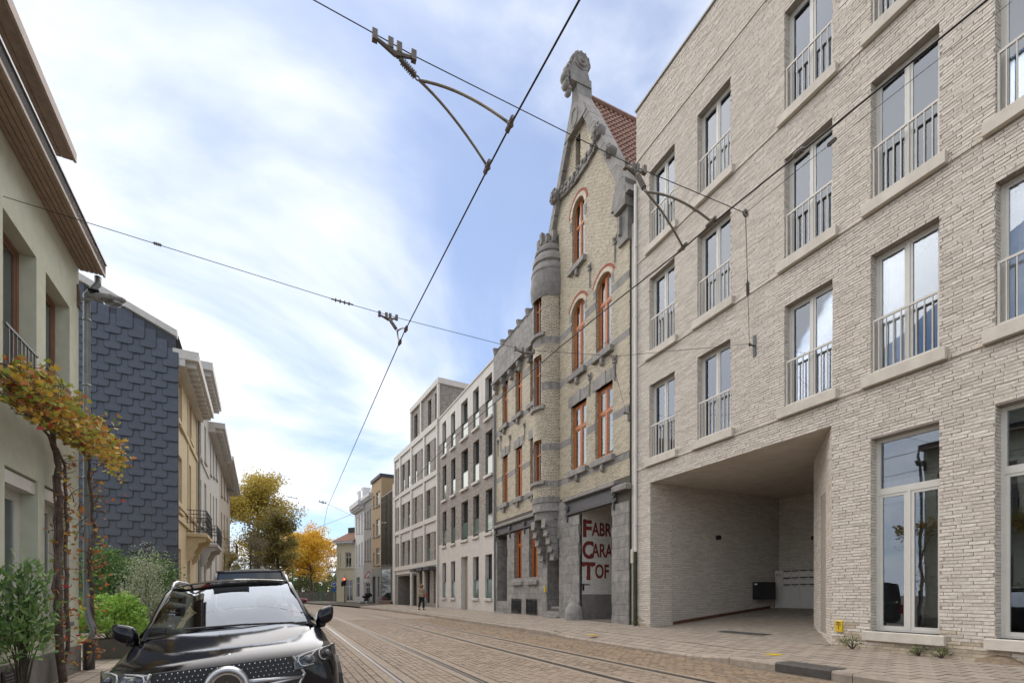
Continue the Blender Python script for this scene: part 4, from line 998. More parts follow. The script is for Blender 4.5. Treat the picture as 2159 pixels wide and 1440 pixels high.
# framed block
FB = next_facade((FA.P(0).x, FA.P(0).y), 517, 833.5)
D_ = FB.root('framed_apartment_building'); tag(D_, 'apartment block with white concrete grid, brick infill and a covered driveway', 'building')
U, ZZ = FB.u, FB.z; UW = U(925)
lev = [ZZ(923,1186), ZZ(923,1092), ZZ(923,996), ZZ(923,893)]
vert = [834,845.5,869,896,924]
sl_px = [(840,843.5),(848.8,853.2),(860,864.8),(874.8,879),(889.3,893.4),(900.3,906.8),(916.3,921)]
hs = []
for k in range(3):
    z0_, z1_ = lev[k]+.28, lev[k+1]-.95
    for a, b in sl_px: hs.append((U(a), U(b), z0_, z1_, .3))
shop = [(U(885),U(889.5)),(U(898.5),U(906)),(U(914.5),U(920.5))]
gh = [(U(839), U(878.5), -.2, ZZ(878,1210), 0)] + [(a, b, .55, ZZ(905,1203), .2) for a, b in shop]
w = MB(); wall(w, 0, UW, -.2, lev[3], hs+gh, 0, 0); w.quad((0,0,-.2),(0,0,lev[3]),(0,9,lev[3]),(0,9,-.2)); w.quad((0,0,lev[3]),(UW,0,lev[3]),(UW,9,lev[3]),(0,9,lev[3])); w.build('brick_wall', GBR, D_)
for a in vert:
    x = U(a); MB().box(max(x-.2,-.05), min(x+.2,UW-.001), -.12, .05, lev[0] if a in (845.5,) else .0, lev[3]).build('concrete_pier', WCON, D_)
for k, z in enumerate(lev):
    MB().box(-.06, UW+.02, -.14, .05, z-.15, z+.2 if k < 3 else z+.3).build('concrete_beam', WCON, D_)
    if k:
        xs = [U(a) for a in vert]
        for a, b in zip(xs, xs[1:]): MB().box(a+.2, b-.2, -.03, .02, z-.9, z-.16).build('concrete_spandrel', WCON, D_)
MB().box(.2, UW-.2, -.05, .03, ZZ(905,1203), lev[0]-.15).build('concrete_spandrel', WCON, D_)
for h in hs:
    window(D_, h[0], h[1], h[2], h[3], .2, GRFR, DARKGLASS, fw=.05, room=0, bw=0); MB().box(h[0]+.01, h[1]-.01, .06, .075, h[2], h[2]+1.0).build('glass_balustrade', GPAN, D_)
for h in gh[1:]: window(D_, h[0], h[1], h[2], h[3], .15, GRFR, DARKGLASS, fw=.07, room=0, bw=0, name='shop_window'); MB().box(h[0]-.25, h[1]+.25, -.75, .0, h[3]+.0, h[3]+.22).build('canopy', M('dark_canopy', (.05,.055,.06), .5), D_)
a, b = gh[0][:2]; zt = gh[0][3]
q = MB(); q.quad((a,0,-.2),(a,0,zt),(a,6,zt),(a,6,-.2)); q.quad((a,6,-.2),(a,6,zt),(b,6,zt),(b,6,-.2)); q.quad((b,6,-.2),(b,6,zt),(b,0,zt),(b,0,-.2)); q.quad((a,0,zt),(b,0,zt),(b,6,zt),(a,6,zt)); q.build('driveway_wall', GBR, D_)
tb0, tzt = U(867), lev[3]+2.9
q = MB(); th_ = [(U(872),U(879),lev[3]+.3,tzt-.45,.3),(U(901),U(908),lev[3]+.3,tzt-.45,.3),(U(916),U(922),lev[3]+.3,tzt-.45,.3)]
wall(q, tb0, UW+.02, lev[3]+.3, tzt, th_, 0, 0, y=.05); q.quad((UW+.02,.05,tzt),(UW+.02,.05,lev[3]-2),(UW+.02,7,lev[3]-2),(UW+.02,7,tzt)); q.quad((tb0,.05,lev[3]),(tb0,.05,tzt),(tb0,7,tzt),(tb0,7,lev[3])); q.quad((tb0,.05,tzt),(UW,.05,tzt),(UW,7,tzt),(tb0,7,tzt)); q.build('top_floor_wall', GBR, D_)
MB().box(tb0-.15, UW+.16, -.1, 7, tzt-.02, tzt+.38).build('top_floor_fascia', WCON, D_)
for x in (tb0, U(888), UW-.1): MB().box(x-.1, x+.2, -.08, .05, lev[3]+.3, tzt).build('concrete_pier', WCON, D_)
for h in th_: MB().box(h[0], h[1], .25, .28, h[2], h[3]).build('window', DARKGLASS, D_)
# small old houses to the corner
def old_house(fac, name, label, pxl, pxr, zt, mat, wins, fmat=None, base=None, basez=0, sillm=None, cornice=None, depth=9, roof=None, doors=(), sash=True):
    f = Fac((fac.P(fac.u(pxl)).x, fac.P(fac.u(pxl)).y), fac.d); H = f.root(name); tag(H, label, 'house', 'old houses along the street')
    ue = f.u(pxr); hs = []
    for (a, b, z0_, z1_) in wins: hs.append((f.u(a), f.u(b), z0_, z1_, .18))
    dh = [(f.u(a), f.u(b), -.2, z1_, .25) for a, b, z1_ in doors]
    w = MB(); wall(w, 0, ue, basez if base else -.3, zt, cut_rows(hs+dh, basez if base else -.3, zt), 0, 0)
    w.quad((ue,0,zt),(ue,0,-.3),(ue,depth,-.3),(ue,depth,zt)); w.quad((0,0,-.3),(0,0,zt),(0,depth,zt),(0,depth,-.3)); w.quad((0,0,zt),(ue,0,zt),(ue,depth,zt),(0,depth,zt)); w.build('wall', mat, H)
    if base:
        w = MB(); wall(w, 0, ue, -.3, basez, cut_rows(hs+dh, -.3, basez), 0, 0, y=-.02); w.build('ground_floor_wall', base, H)
    for h in hs:
        window(H, h[0], h[1], h[2], h[3], .1, fmat or PVC, DARKGLASS, fw=.08, mull=(.5,) if h[1]-h[0] > .8 else (), trans=(.7,), room=0, bw=0)
        MB().bevbox(h[0]-.08, h[1]+.08, -.1, .12, h[2]-.12, h[2], .01).build('sill', sillm or mat, H)
    for d in dh: MB().box(d[0], d[1], .2, .25, -.2, d[3]).build('door', M('grey_door', (.1,.1,.1), .5), H)
    if cornice:
        cm, pr, hh = cornice; q = MB(); q.box(-.02, ue+.02, -pr*.4, .0, zt-hh*1.8, zt-hh); q.box(-.04, ue+.04, -pr, .1, zt-hh, zt); q.build('cornice', cm, H)
        n = max(3, int(ue/.55))
        for i in range(n): x = ue*(i+.5)/n; MB().box(x-.07, x+.07, -pr*.85, 0, zt-hh*1.6, zt-hh-.002).build('cornice_bracket', cm, H)
    return f, H, ue
FCv = next_facade((FB.P(0).x, FB.P(0).y), 500, 748)
U, ZZ = FCv.u, FCv.z
zz = lambda y, px=790: ZZ(px, y)
BRZ = M('bronze_cladding', (.10,.085,.062), .45, metal=.35, var=.12, scale=4)
f, H, ue = old_house(FCv, 'bronze_clad_house', 'narrow house clad in dark bronze panels beside the white concrete grid', 804, 828, zz(1040,816), BRZ, [(807,810,zz(1190,809),zz(1118,809)),(813,816,zz(1190,815),zz(1112,815)),(820.5,823.5,zz(1190,822),zz(1106,822)),(807,810,zz(1100,809),zz(1062,809)),(813,816,zz(1100,815),zz(1055,815))], fmat=BRZ, sillm=BRZ)
for i in range(9): x = ue*(i+.5)/9; MB().box(x-.03, x+.03, -.09, 0, zz(1192,816), zz(1042,816)).build('fin', BRZ, H)
MB().box(.3, ue-.6, -.04, .02, .7, zz(1200,816)).build('shop_pane', DARKGLASS, H); MB().box(0, ue+.1, -.3, 0, .0, .55).build('plinth', M('brown_brick', (.13,.07,.045), .8), H)
f2 = MB(); f2.box(ue+.02, U(833.3)-U(804)-.02, -.02, 6, 0, zz(1020,830)); f2.build('white_end_strip', WCON, H)
YEB = M('ochre_brick', (.36,.26,.15), .85, var=.15, scale=10); GREY = M('grey_render_far', (.29,.275,.255), .85, var=.1, streak=.2, staincol=(.2,.19,.18)); WHI = M('white_render_far', (.62,.62,.62), .8, var=.05, streak=.12, staincol=(.45,.45,.44)); CRM = M('cream_render_far', (.60,.545,.40), .8, var=.07, streak=.15, staincol=(.45,.4,.3))
f, H, ue = old_house(FCv, 'ochre_brick_house', 'ochre brick house with grey ground floor next to the bronze house', 784, 804, zz(1008,800), YEB, [(787,790,zz(1190,788),zz(1165,788)),(793,801,zz(1190,797),zz(1155,797)),(787,790,zz(1132,788),zz(1105,788)),(793,801,zz(1129,797),zz(1094,797)),(787,790,zz(1070,788),zz(1046,788)),(793,801,zz(1066,797),zz(1036,797)),(797,801,.9,zz(1215,799))], base=M('grey_tile', (.14,.135,.12), .5, var=.1), basez=zz(1198), sillm=GREY, doors=[(786,792,zz(1215,789))])
MB().box(-.05, ue+.05, -.15, 6, zz(1008,800), zz(1008,800)+.35).build('flat_roof', M('dark_slate', (.05,.05,.055), .7), H)
f, H, ue = old_house(FCv, 'grey_rendered_house', 'narrow grey rendered house behind the triangular road sign', 767, 784, zz(1045,775), GREY, [(769.5,772,zz(1180,771),zz(1140,771)),(774.5,777.5,zz(1180,776),zz(1137,776)),(779.5,782,zz(1180,781),zz(1133,781)),(769.5,772,zz(1112,771),zz(1080,771)),(774.5,777.5,zz(1112,776),zz(1077,776)),(779.5,782,zz(1112,781),zz(1072,781)),(771,780,1.0,zz(1228,775))], sillm=GREY, cornice=(WHI,.35,.35))
f, H, ue = old_house(FCv, 'white_rendered_house', 'bright white house with heavy cornice and mansard beside the corner house', 748, 767, zz(1062,757), WHI, [(751,753,zz(1190,752),zz(1150,752)),(756,758.5,zz(1190,757),zz(1147,757)),(762,764.5,zz(1190,763),zz(1143,763)),(751,753,zz(1123,752),zz(1090,752)),(756,758.5,zz(1123,757),zz(1086,757)),(762,764.5,zz(1123,763),zz(1082,763)),(752,759,.9,zz(1216,756))], sillm=WHI, cornice=(WHI,.7,.55), base=M('pale_glazed_base', (.45,.45,.44), .5, var=.06), basez=zz(1196,757))
zt = zz(1062,757); q = MB(); q.add([(0,.15,zt),(ue,.15,zt),(ue,1.2,zt+2.0),(0,1.2,zt+2.0),(0,8,zt),(ue,8,zt),(ue,7,zt+2.0),(0,7,zt+2.0)],((0,1,2,3),(1,5,6,2),(4,0,3,7),(3,2,6,7),(5,4,7,6))); q.build('mansard_roof', WHI, H)
for x in (.25, .72): MB().box(ue*x-.55, ue*x+.55, .1, 1.5, zt+.2, zt+1.75).build('dormer', WHI, H); MB().box(ue*x-.35, ue*x+.35, .08, .1, zt+.4, zt+1.4).build('dormer_window', DARKGLASS, H)
# corner house, turned towards us
pc = FCv.P(0); pl = at_depth(709.5, 1266, FCv.Z(748)+1.2)
FD = Fac((pl.x, pl.y), (pc.x-pl.x, pc.y-pl.y))
z4 = FD.z(728,1141)
f, H, ue = old_house(FD, 'corner_house', 'cream corner house with tiled roof behind the traffic light', 709.6, 747.8, z4, CRM, [(728,740.5,FD.z(734,1196),FD.z(734,1164)),(713,714.5,FD.z(714,1196),FD.z(714,1168)),(717,718.8,FD.z(718,1196),FD.z(718,1166)),(729,743.5,.4,FD.z(736,1222))], sillm=CRM, cornice=(WHI,.45,.22))
rt = MB(); rt.add([(-.5,-.5,z4),(ue+.3,-.5,z4),(ue+.3,9,z4),(-.5,9,z4),(1.9,3.2,z4+2.3),(ue+.3,3.2,z4+3.0),(ue+.3,5,z4+3.0),(1.9,5,z4+2.3)],((0,1,5,4),(1,2,6,5),(2,3,7,6),(3,0,4,7),(4,5,6,7))); rt.build('roof', M('old_red_tiles', (.2,.10,.065), .8, var=.3, scale=12, bump=.4, bscale=25), H)
MB().box(1.0, 3.0, 1.0, 3.0, z4+.2, z4+1.9).build('slate_dormer', M('dark_slate', (.05,.05,.055), .7), H)
MB().box(3.3, ue+.2, 3.4, 4.4, z4+1.5, z4+4.2).build('chimney', M('chimney_brick', (.16,.10,.075), .85, var=.3, scale=10), H)
MB().box(0, ue, -.06, 0, FD.z(728,1199), FD.z(728,1196)-.05).build('string_course', CRM, H)
sd = MB(); sd.box(-1.0, -.02, -.6, .6, FD.z(712,1207), FD.z(712,1204)); sd.build('balcony_slab', WHI, H)
q = MB()
for i in range(9): q.box(-1.0+.12*i, -.98+.12*i, -.58, -.56, FD.z(712,1204), FD.z(712,1194))
q.box(-1.02,.0,-.6,-.55,FD.z(712,1194)-.02,FD.z(712,1194)+.03); q.build('balcony_railing', BLACK, H)
# ================================================================ left row
LP = Vector((left_face(0), 0))
FL = Fac((LP.x, LP.y), LD)
U, ZZ = FL.u, FL.z
GRN = M('sage_render', (.56,.575,.46), .9, var=.07, scale=5, bump=.5, bscale=210, streak=.12, staincol=(.46,.47,.37), stain=.12)
BRWN = M('brown_boards', (.34,.245,.19), .6, var=.15, scale=10, streak=.2, staincol=(.24,.17,.13)); 
PLN = M('plinth_stone', (.18,.17,.155), .85, var=.2, scale=6, bump=.3)
G = FL.root('sage_green_house'); tag(G, 'sage green rendered house with climbing vine and brown boarded eaves', 'house')
ue = U(166); us_ = U(-420); ze = 7.08
gh = [(U(77)-1.05, U(77), 3.75, 6.13, .23), (U(147)-1.05, U(147), 3.75, 6.13, .23), (U(-60)-1.05, U(-60), 3.75, 6.13, .23),
      (U(80)-1.05, U(80), .72, 2.85, .25), (U(143)-1.0, U(143), .72, 2.85, .25)]
w = MB(); wall(w, us_, ue, -.3, ze, gh, 0, 0); w.quad((ue,0,ze),(ue,0,-.3),(ue,8,-.3),(ue,8,ze)); w.quad((us_,0,ze),(ue,0,ze),(ue,8,ze),(us_,8,ze)); w.quad((us_,0,-.3),(us_,0,ze),(us_,8,ze),(us_,8,-.3)); w.build('wall', GRN, G)
for h in gh[:3]:
    window(G, h[0], h[1], h[2], h[3], .19, M('brown_frame', (.2,.1,.06), .5), GLASS, fw=.07, mull=(.5,), curtain=[(.05,.95)], room=.7)
    q = MB(); q.box(h[0]+.01, h[1]-.01, -.03, 0, h[2]+.9, h[2]+.93); rl = q.build('railing', M('railing_grey', (.12,.125,.125), .5), G)
    for i in range(1, 9): MB().box(h[0]+(h[1]-h[0])*i/9-.008, h[0]+(h[1]-h[0])*i/9+.008, -.025, -.008, h[2]+.02, h[2]+.9).build('baluster', M('railing_grey', (.12,.125,.125), .5), rl)
for h in gh[3:]:
    window(G, h[0], h[1], h[2], h[3]-.2, .2, PVC, GLASS, fw=.09, mull=(.5,), curtain=[(.1,.9)], room=.7)
    q = MB(); q.bevbox(h[0]+.01, h[1]-.01, .03, .24, h[3]-.2, h[3]-.003, .03); q.build('shutter_box', PVC, G)
    MB().bevbox(h[0]-.06, h[1]+.06, -.07, .2, h[2]-.08, h[2], .01).build('sill', PLN, G)
q = MB(); q.box(us_, ue+.01, -.03, .01, -.4, .27); q.build('plinth', PLN, G)
q = MB(); gx0, gx1 = U(50)-.75, U(50); q.box(gx0, gx1, -.045, -.03, -.14, .2)
go = q.build('vent_opening', BLACK, G)
for i in range(7): MB().box(gx0+.02, gx1-.02, -.065, -.045, -.12+.042*i, -.102+.042*i).build('vent_slat', IRON, go)
# eaves: boards of the soffit are pieces of their own
of = .34
for i in range(5):
    y0 = -of + i*of/5
    q = MB(); q.box(us_, ue+.05, y0+.006, y0+of/5-.004, ze, ze+.03); q.build('soffit_board', BRWN, G)
q = MB(); q.box(us_, U(107.7)-.55, -of-.03, -of, ze-.02, ze+.2); q.box(U(107.7)-.55+.01, ue+.06, -of-.03, -of, ze-.025, ze+.19); q.build('fascia', M('fascia_brown', (.42,.34,.28), .6, var=.08), G)
q = MB(); q.box(us_, ue+.07, -of-.05, -of+.1, ze+.2, ze+.235); q.build('gutter_edge', STEEL, G)
q = MB(); q.box(us_, ue+.06, -of-.03, 8, ze+.031, ze+.2); q.build('eaves_deck', M('roof_bitumen', (.06,.06,.06), .8), G)
zu = 8.86                                                       # upper storey, set back, with its own overhang
q = MB(); q.box(us_, ue-.2, 1.0, 8, ze+.2, zu); q.build('upper_wall', GRN, G)
ud = U(158)
for i in range(7):
    y0 = .02 + i*.16; q = MB(); q.box(us_, ud, y0+.005, y0+.156, zu, zu+.03); q.build('soffit_board', BRWN, G)
q = MB(); q.box(us_, ud+.02, -.02, .02, zu-.01, zu+.16); q.build('fascia', M('fascia_brown', (.42,.34,.28), .6, var=.08), G)
q = MB(); q.box(us_, ud+.02, .03, 8, zu+.031, zu+.2); q.build('upper_roof', M('roof_bitumen', (.06,.06,.06), .8), G)
# downpipe
PIPE = M('zinc_pipe', (.24,.26,.265), .5, metal=.3, var=.12, scale=6)
pu_ = ue+.09
q = MB(); q.tube([(pu_,-.25,ze-.02),(pu_,-.25,ze-.16),(pu_,-.09,ze-.4),(pu_,-.09,.95),(pu_+.02,-.12,.72),(pu_-.02,-.2,.52),(pu_,-.12,.28)], .055, 10)
for z in (1.6,3.3,5.0,6.2): q.tube([(pu_,-.09,z),(pu_,-.09,z+.04)], .064, 10)
q.build('downpipe', PIPE, G, smooth=True)
q = MB(); q.lathe([(.09,-.25),(.09,.3),(.075,.34),(.05,.34)], 12, (pu_,-.12,0)); q.build('pipe_boot', M('dark_iron', (.05,.047,.043), .7, var=.3), G)
# street lamp on the corner of the green house
SL = FL.root('street_lamp', 6.55, ue-.05); tag(SL, 'grey street lamp bracketed to the corner of the green house', 'street lamp', 'wall-mounted street lamps')
def build_lamp(SL):
    q = MB(); q.box(-.07,.07,-.04,0,-.25,.25); q.build('wall_plate', M('rusty_plate', (.13,.09,.07), .8, var=.3, scale=10), SL)
    q = MB(); q.tube([(0,0,-.05),(0,-.2,-.02),(0,-.42,.03)], .03, 8); q.build('arm', STEEL, SL)
    hd = MB(); L_ = [(-.25,.07,.03,.10),(-.42,.12,-.02,.18),(-.8,.14,.02,.22),(-1.05,.09,.08,.2),(-1.12,.03,.12,.17)]; n = 10; rr = []
    for y, w_, zb_, zt_ in L_: rr.append([(w_*math.cos(2*math.pi*k/n), y, (zb_+zt_)/2+(zt_-zb_)/2*math.sin(2*math.pi*k/n)) for k in range(n)])
    for a, b in zip(rr, rr[1:]):
        for k in range(n): hd.quad(a[k], a[(k+1)%n], b[(k+1)%n], b[k])
    hd.add(rr[-1], (tuple(range(n)),)); hd.add(rr[0], (tuple(range(n-1,-1,-1)),)); o = hd.build('lamp_housing', M('lamp_grey', (.27,.27,.26), .5, var=.2, scale=6), SL); smooth_angle(o, 50)
    q = MB(); q.box(-.13,.13,-.52,-.25,.17,.2); q.build('gear_box', BLACK, SL)
    gl = MB(); rr = []
    for y, w_, d_ in ((-.52,.1,.02),(-.6,.13,.11),(-.85,.12,.13),(-1.0,.07,.08),(-1.06,.03,.01)): rr.append([(w_*math.cos(math.pi+math.pi*k/8), y, .06+d_*math.sin(math.pi+math.pi*k/8)) for k in range(9)])
    for a, b in zip(rr, rr[1:]):
        for k in range(8): gl.quad(a[k], a[k+1], b[k+1], b[k])
    gl.build('lamp_bowl', glassmat('lamp_bowl_glass', (.82,.82,.78), amount=1.2), SL, smooth=True)
build_lamp(SL); SL.scale = (.72,.62,.8)
SL2 = copy_tree(SL); p = FL.P(U(478), 0, ZZ(478,1034)); SL2.location = p; SL2['label'] = 'small street lamp sticking out from the beige house down the left row'
# cream house with slated side wall
def left_house(name, label, pxl, pxr, zt, mat, wins, **k): return old_house(FL, name, label, pxl, pxr, zt, mat, wins, **k)
CRE = M('warm_cream_render', (.56,.46,.29), .85, var=.08, scale=4, streak=.2, staincol=(.42,.34,.22)); OFFW = M('off_white_render', (.50,.475,.43), .85, var=.08, scale=4, streak=.3, staincol=(.32,.3,.27)); BEIG = M('beige_render', (.40,.34,.27), .85, var=.1, scale=4, streak=.25, staincol=(.28,.23,.18))
TRIM = M('eaves_white', (.60,.585,.55), .7, var=.06, streak=.15, staincol=(.4,.38,.35))
zc_ = ZZ(372,738)
wz = [(1.1,3.5),(5.0,7.6),(8.2,9.9)]
f, HC, ue = left_house('cream_house', 'warm cream house with slate-hung side wall and iron balcony', 371, 415, zc_, CRE, [(a, b, ZZ((a+b)/2, y1), ZZ((a+b)/2, y0)) for a, b, y0, y1 in ((377,384,805,900),(398,404,850,930),(375,383.5,962,1078),(397,403,980,1085),(374,382,1156,1235),(394,401,1160,1240))], sillm=CRE, cornice=(TRIM,.75,.35), depth=9)
# string courses and pilasters
for y in (918, 1078, 1105):
    z_ = FL.z(390,y); MB().box(-.03, ue, -.07, .0, z_-.1, z_+.08).build('string_course', CRE, HC)
for x in (.12, ue*.5, ue-.15): MB().box(x-.12, x+.12, -.04, 0, 4.4, zc_-.6).build('pilaster', CRE, HC)
def balcony(H, x0, x1, z, mat, pr=.75):
    MB().bevbox(x0, x1, -pr, 0, z-.16, z, .03).build('balcony_slab', mat, H)
    for x in (x0+.25, x1-.25):
        q = MB(); P = [(0,z-.16),(-pr*.9,z-.16),(-pr*.85,z-.35),(-pr*.55,z-.42),(-pr*.45,z-.7),(-.28,z-.8),(-.2,z-1.15),(0,z-1.3)]; q.prism(P, x-.12, x+.12, axis='x'); q.lathe([(.001,x-.15),(.13,x-.15),(.13,x+.15),(.001,x+.15)], 10, (0,-pr*.6,z-.3), axis='x'); q.lathe([(.001,x-.14),(.09,x-.14),(.09,x+.14),(.001,x+.14)], 10, (0,-.2,z-.95), axis='x'); q.build('balcony_bracket', mat, H)
    q = MB(); r_ = 1.0
    for zz_ in (z+.06, z+.82, z+r_): q.box(x0+.04, x1-.04, -pr+.03, -pr+.055, zz_, zz_+.03); q.box(x0+.04, x0+.065, -pr+.03, 0, zz_, zz_+.03); q.box(x1-.065, x1-.04, -pr+.03, 0, zz_, zz_+.03)
    n = int((x1-x0)/.13)
    for i in range(n+1):
        x = x0+.05+(x1-x0-.1)*i/n; q.box(x-.009, x+.009, -pr+.033, -pr+.052, z, z+r_)
        if i < n:
            xm = x+(x1-x0-.1)/n/2
            for zz_ in (z+.28, z+.6): q.lathe([(.035,.005),(.055,.005),(.055,-.005),(.035,-.005),(.035,.005)], 8, (xm,-pr+.042,zz_), axis='y')
    m_ = int(pr/.12)
    for i in range(m_+1):
        for x in (x0+.05, x1-.05): y = -pr+.04+(pr-.06)*i/m_; q.box(x-.009, x+.009, y-.009, y+.009, z, z+r_); q.lathe([(.03,.005),(.05,.005),(.05,-.005),(.03,-.005),(.03,.005)], 8, (x,y,z+.45), axis='x')
    q.build('balcony_railing', BLACK, H)
balcony(HC, f.u(393), f.u(407)+.2, FL.z(400,1128), CRE, .8)
zr = FL.z(371,712)
# side wall of slates
SLM = M('blue_grey_slate', (.07,.082,.108), .42, var=.14, scale=5, bump=.12, bscale=70, island=.07, hue=.03, streak=.2, staincol=(.06,.058,.064), spec=.6)
SLP = M('painted_slate', (.05,.053,.068), .5, var=.15, scale=5, island=.08)
rs_ = .46
q = MB(); q.add([(-.02,0,-.3),(-.02,6,-.3),(-.02,6,zr+6*rs_*.7),(-.02,2.8,zr+2.8*rs_),(-.02,0,zr)],((0,4,3,2,1),)); q.build('side_wall', SLP, HC)
SY, SZ = .352, .575
def slate(mat):
    """tab with rounded lower corners; a narrow dark border paints edge shade and dirt round the face"""
    w_, h_, c_ = SY*1.5/2-.006, .74, .085; P = [(-w_,h_),(-w_,c_),(-w_+.02,.025),(-w_+c_,0),(w_-c_,0),(w_-.02,.025),(w_,c_),(w_,h_)]
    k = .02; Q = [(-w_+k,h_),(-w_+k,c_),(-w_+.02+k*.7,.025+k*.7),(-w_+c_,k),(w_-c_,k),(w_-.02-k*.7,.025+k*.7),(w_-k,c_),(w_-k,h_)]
    X = lambda z, d=0: -.075+.055*min(1,z/h_)+d
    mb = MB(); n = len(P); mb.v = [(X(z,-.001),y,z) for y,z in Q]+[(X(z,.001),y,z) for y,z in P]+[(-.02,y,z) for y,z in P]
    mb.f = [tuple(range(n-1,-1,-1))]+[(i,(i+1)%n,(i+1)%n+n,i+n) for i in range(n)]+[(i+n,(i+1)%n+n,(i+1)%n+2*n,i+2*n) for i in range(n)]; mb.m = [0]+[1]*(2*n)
    me = bpy.data.meshes.new('slate'); me.from_pydata(mb.v, [], mb.f); me.materials.append(mat); me.materials.append(M('slate_edge', (.03,.033,.042), .6, var=.1)); me.polygons.foreach_set('material_index', mb.m); return me  # dark rim colour carries the shade lines between slates, with some dirt
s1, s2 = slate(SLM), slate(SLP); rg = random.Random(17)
for i in range(13):
    y = .17+i*SY
    for k in range(-1, 24):
        z = .2 + k*SZ + (SZ/2 if i % 2 else 0)
        if z+.70 > zr+y*rs_-.02 or z < -.2: continue
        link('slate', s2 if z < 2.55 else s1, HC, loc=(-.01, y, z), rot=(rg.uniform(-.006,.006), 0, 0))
q = MB(); q.add([(-.12,-.75,zr-.35),(-.12,6,zr+6*rs_-.0),(-.12,6,zr+6*rs_+.25),(-.12,-.75,zr-.1),(.15,-.75,zr-.35),(.15,6,zr+6*rs_),(.15,6,zr+6*rs_+.25),(.15,-.75,zr-.1)],((0,3,2,1),(4,5,6,7),(0,1,5,4),(3,7,6,2),(0,4,7,3))); q.v = [(x, max(y,-.05), z if y > -.5 else zr+(.0 if z < zr-.2 else .25)) for x,y,z in q.v]; q.build('verge_board', TRIM, HC)
q = MB(); q.add([(-.1,-.05,zr+.2),(ue,-.05,zr+.2),(ue,5,zr+.2+5*rs_),(-.1,5,zr+.2+5*rs_),(ue,5,zr),(ue,-.05,zr-.1)],((0,1,2,3),(1,5,4,2))); q.build('roof', M('dark_slate', (.05,.05,.055), .7), HC)
q = MB(); q.tube([(.04,-.05,zc_-.5),(.04,-.05,4.0)], .035, 6); q.build('corner_pipe', M('corner_grey', (.3,.28,.25), .6), HC)
for y, z in ((.35,2.45),(1.9,2.75)):
    q = MB(); q.bevbox(-.16,-.03,y-.12,y+.12,z,z+.09,.02); q.build('wall_spot', BLACK, HC)
zh = lambda px, y: FL.z(px, y)
f, H2, ue = left_house('off_white_house', 'off-white house with iron balcony between the cream and the next pale house', 415, 440, zh(418,770), OFFW, [(a,b,zh((a+b)/2,y1),zh((a+b)/2,y0)) for a,b,y0,y1 in ((421,424,880,965),(431,434.5,900,975),(421,424.5,1010,1090),(431,435,1020,1095),(421,425,1140,1230),(430,434,1150,1235))], sillm=OFFW, cornice=(TRIM,.7,.4))
for y in (980, 1112): z_ = zh(428,y); MB().box(0, ue, -.06, 0, z_-.1, z_+.08).build('string_course', OFFW, H2)
balcony(H2, f.u(424), f.u(437), zh(430,1150), OFFW, .8)
q = MB(); q.tube([(-.0,-.1,zh(416,778)),(.0,-.1,.3)], .06, 8); q.build('downpipe', PIPE, H2)
f, H3, ue = left_house('pale_house', 'pale house with bracketed white eaves beyond the off-white house', 440, 462, zh(445,905), OFFW, [(a,b,zh((a+b)/2,y1),zh((a+b)/2,y0)) for a,b,y0,y1 in ((443,445,930,1000),(449,451,940,1005),(455,457.5,948,1010),(443,445,1040,1110),(449,451,1045,1113),(455,457.5,1050,1118),(443,446,1150,1235),(454,457,1160,1238))], sillm=OFFW, cornice=(TRIM,.9,.35))
f, H4, ue = left_house('beige_house', 'beige house with wide eaves at the far end of the left row', 462, 485, zh(470,985), BEIG, [(a,b,zh((a+b)/2,y1),zh((a+b)/2,y0)) for a,b,y0,y1 in ((466,468,1000,1045),(472,474,1008,1050),(478,480,1015,1055),(466,468,1080,1130),(472,474,1085,1133),(478,480,1090,1135),(472,475,1165,1235))], sillm=BEIG, cornice=(TRIM,1.0,.3))
balcony(H4, f.u(474), f.u(481), zh(477,1168), CRE, .9)
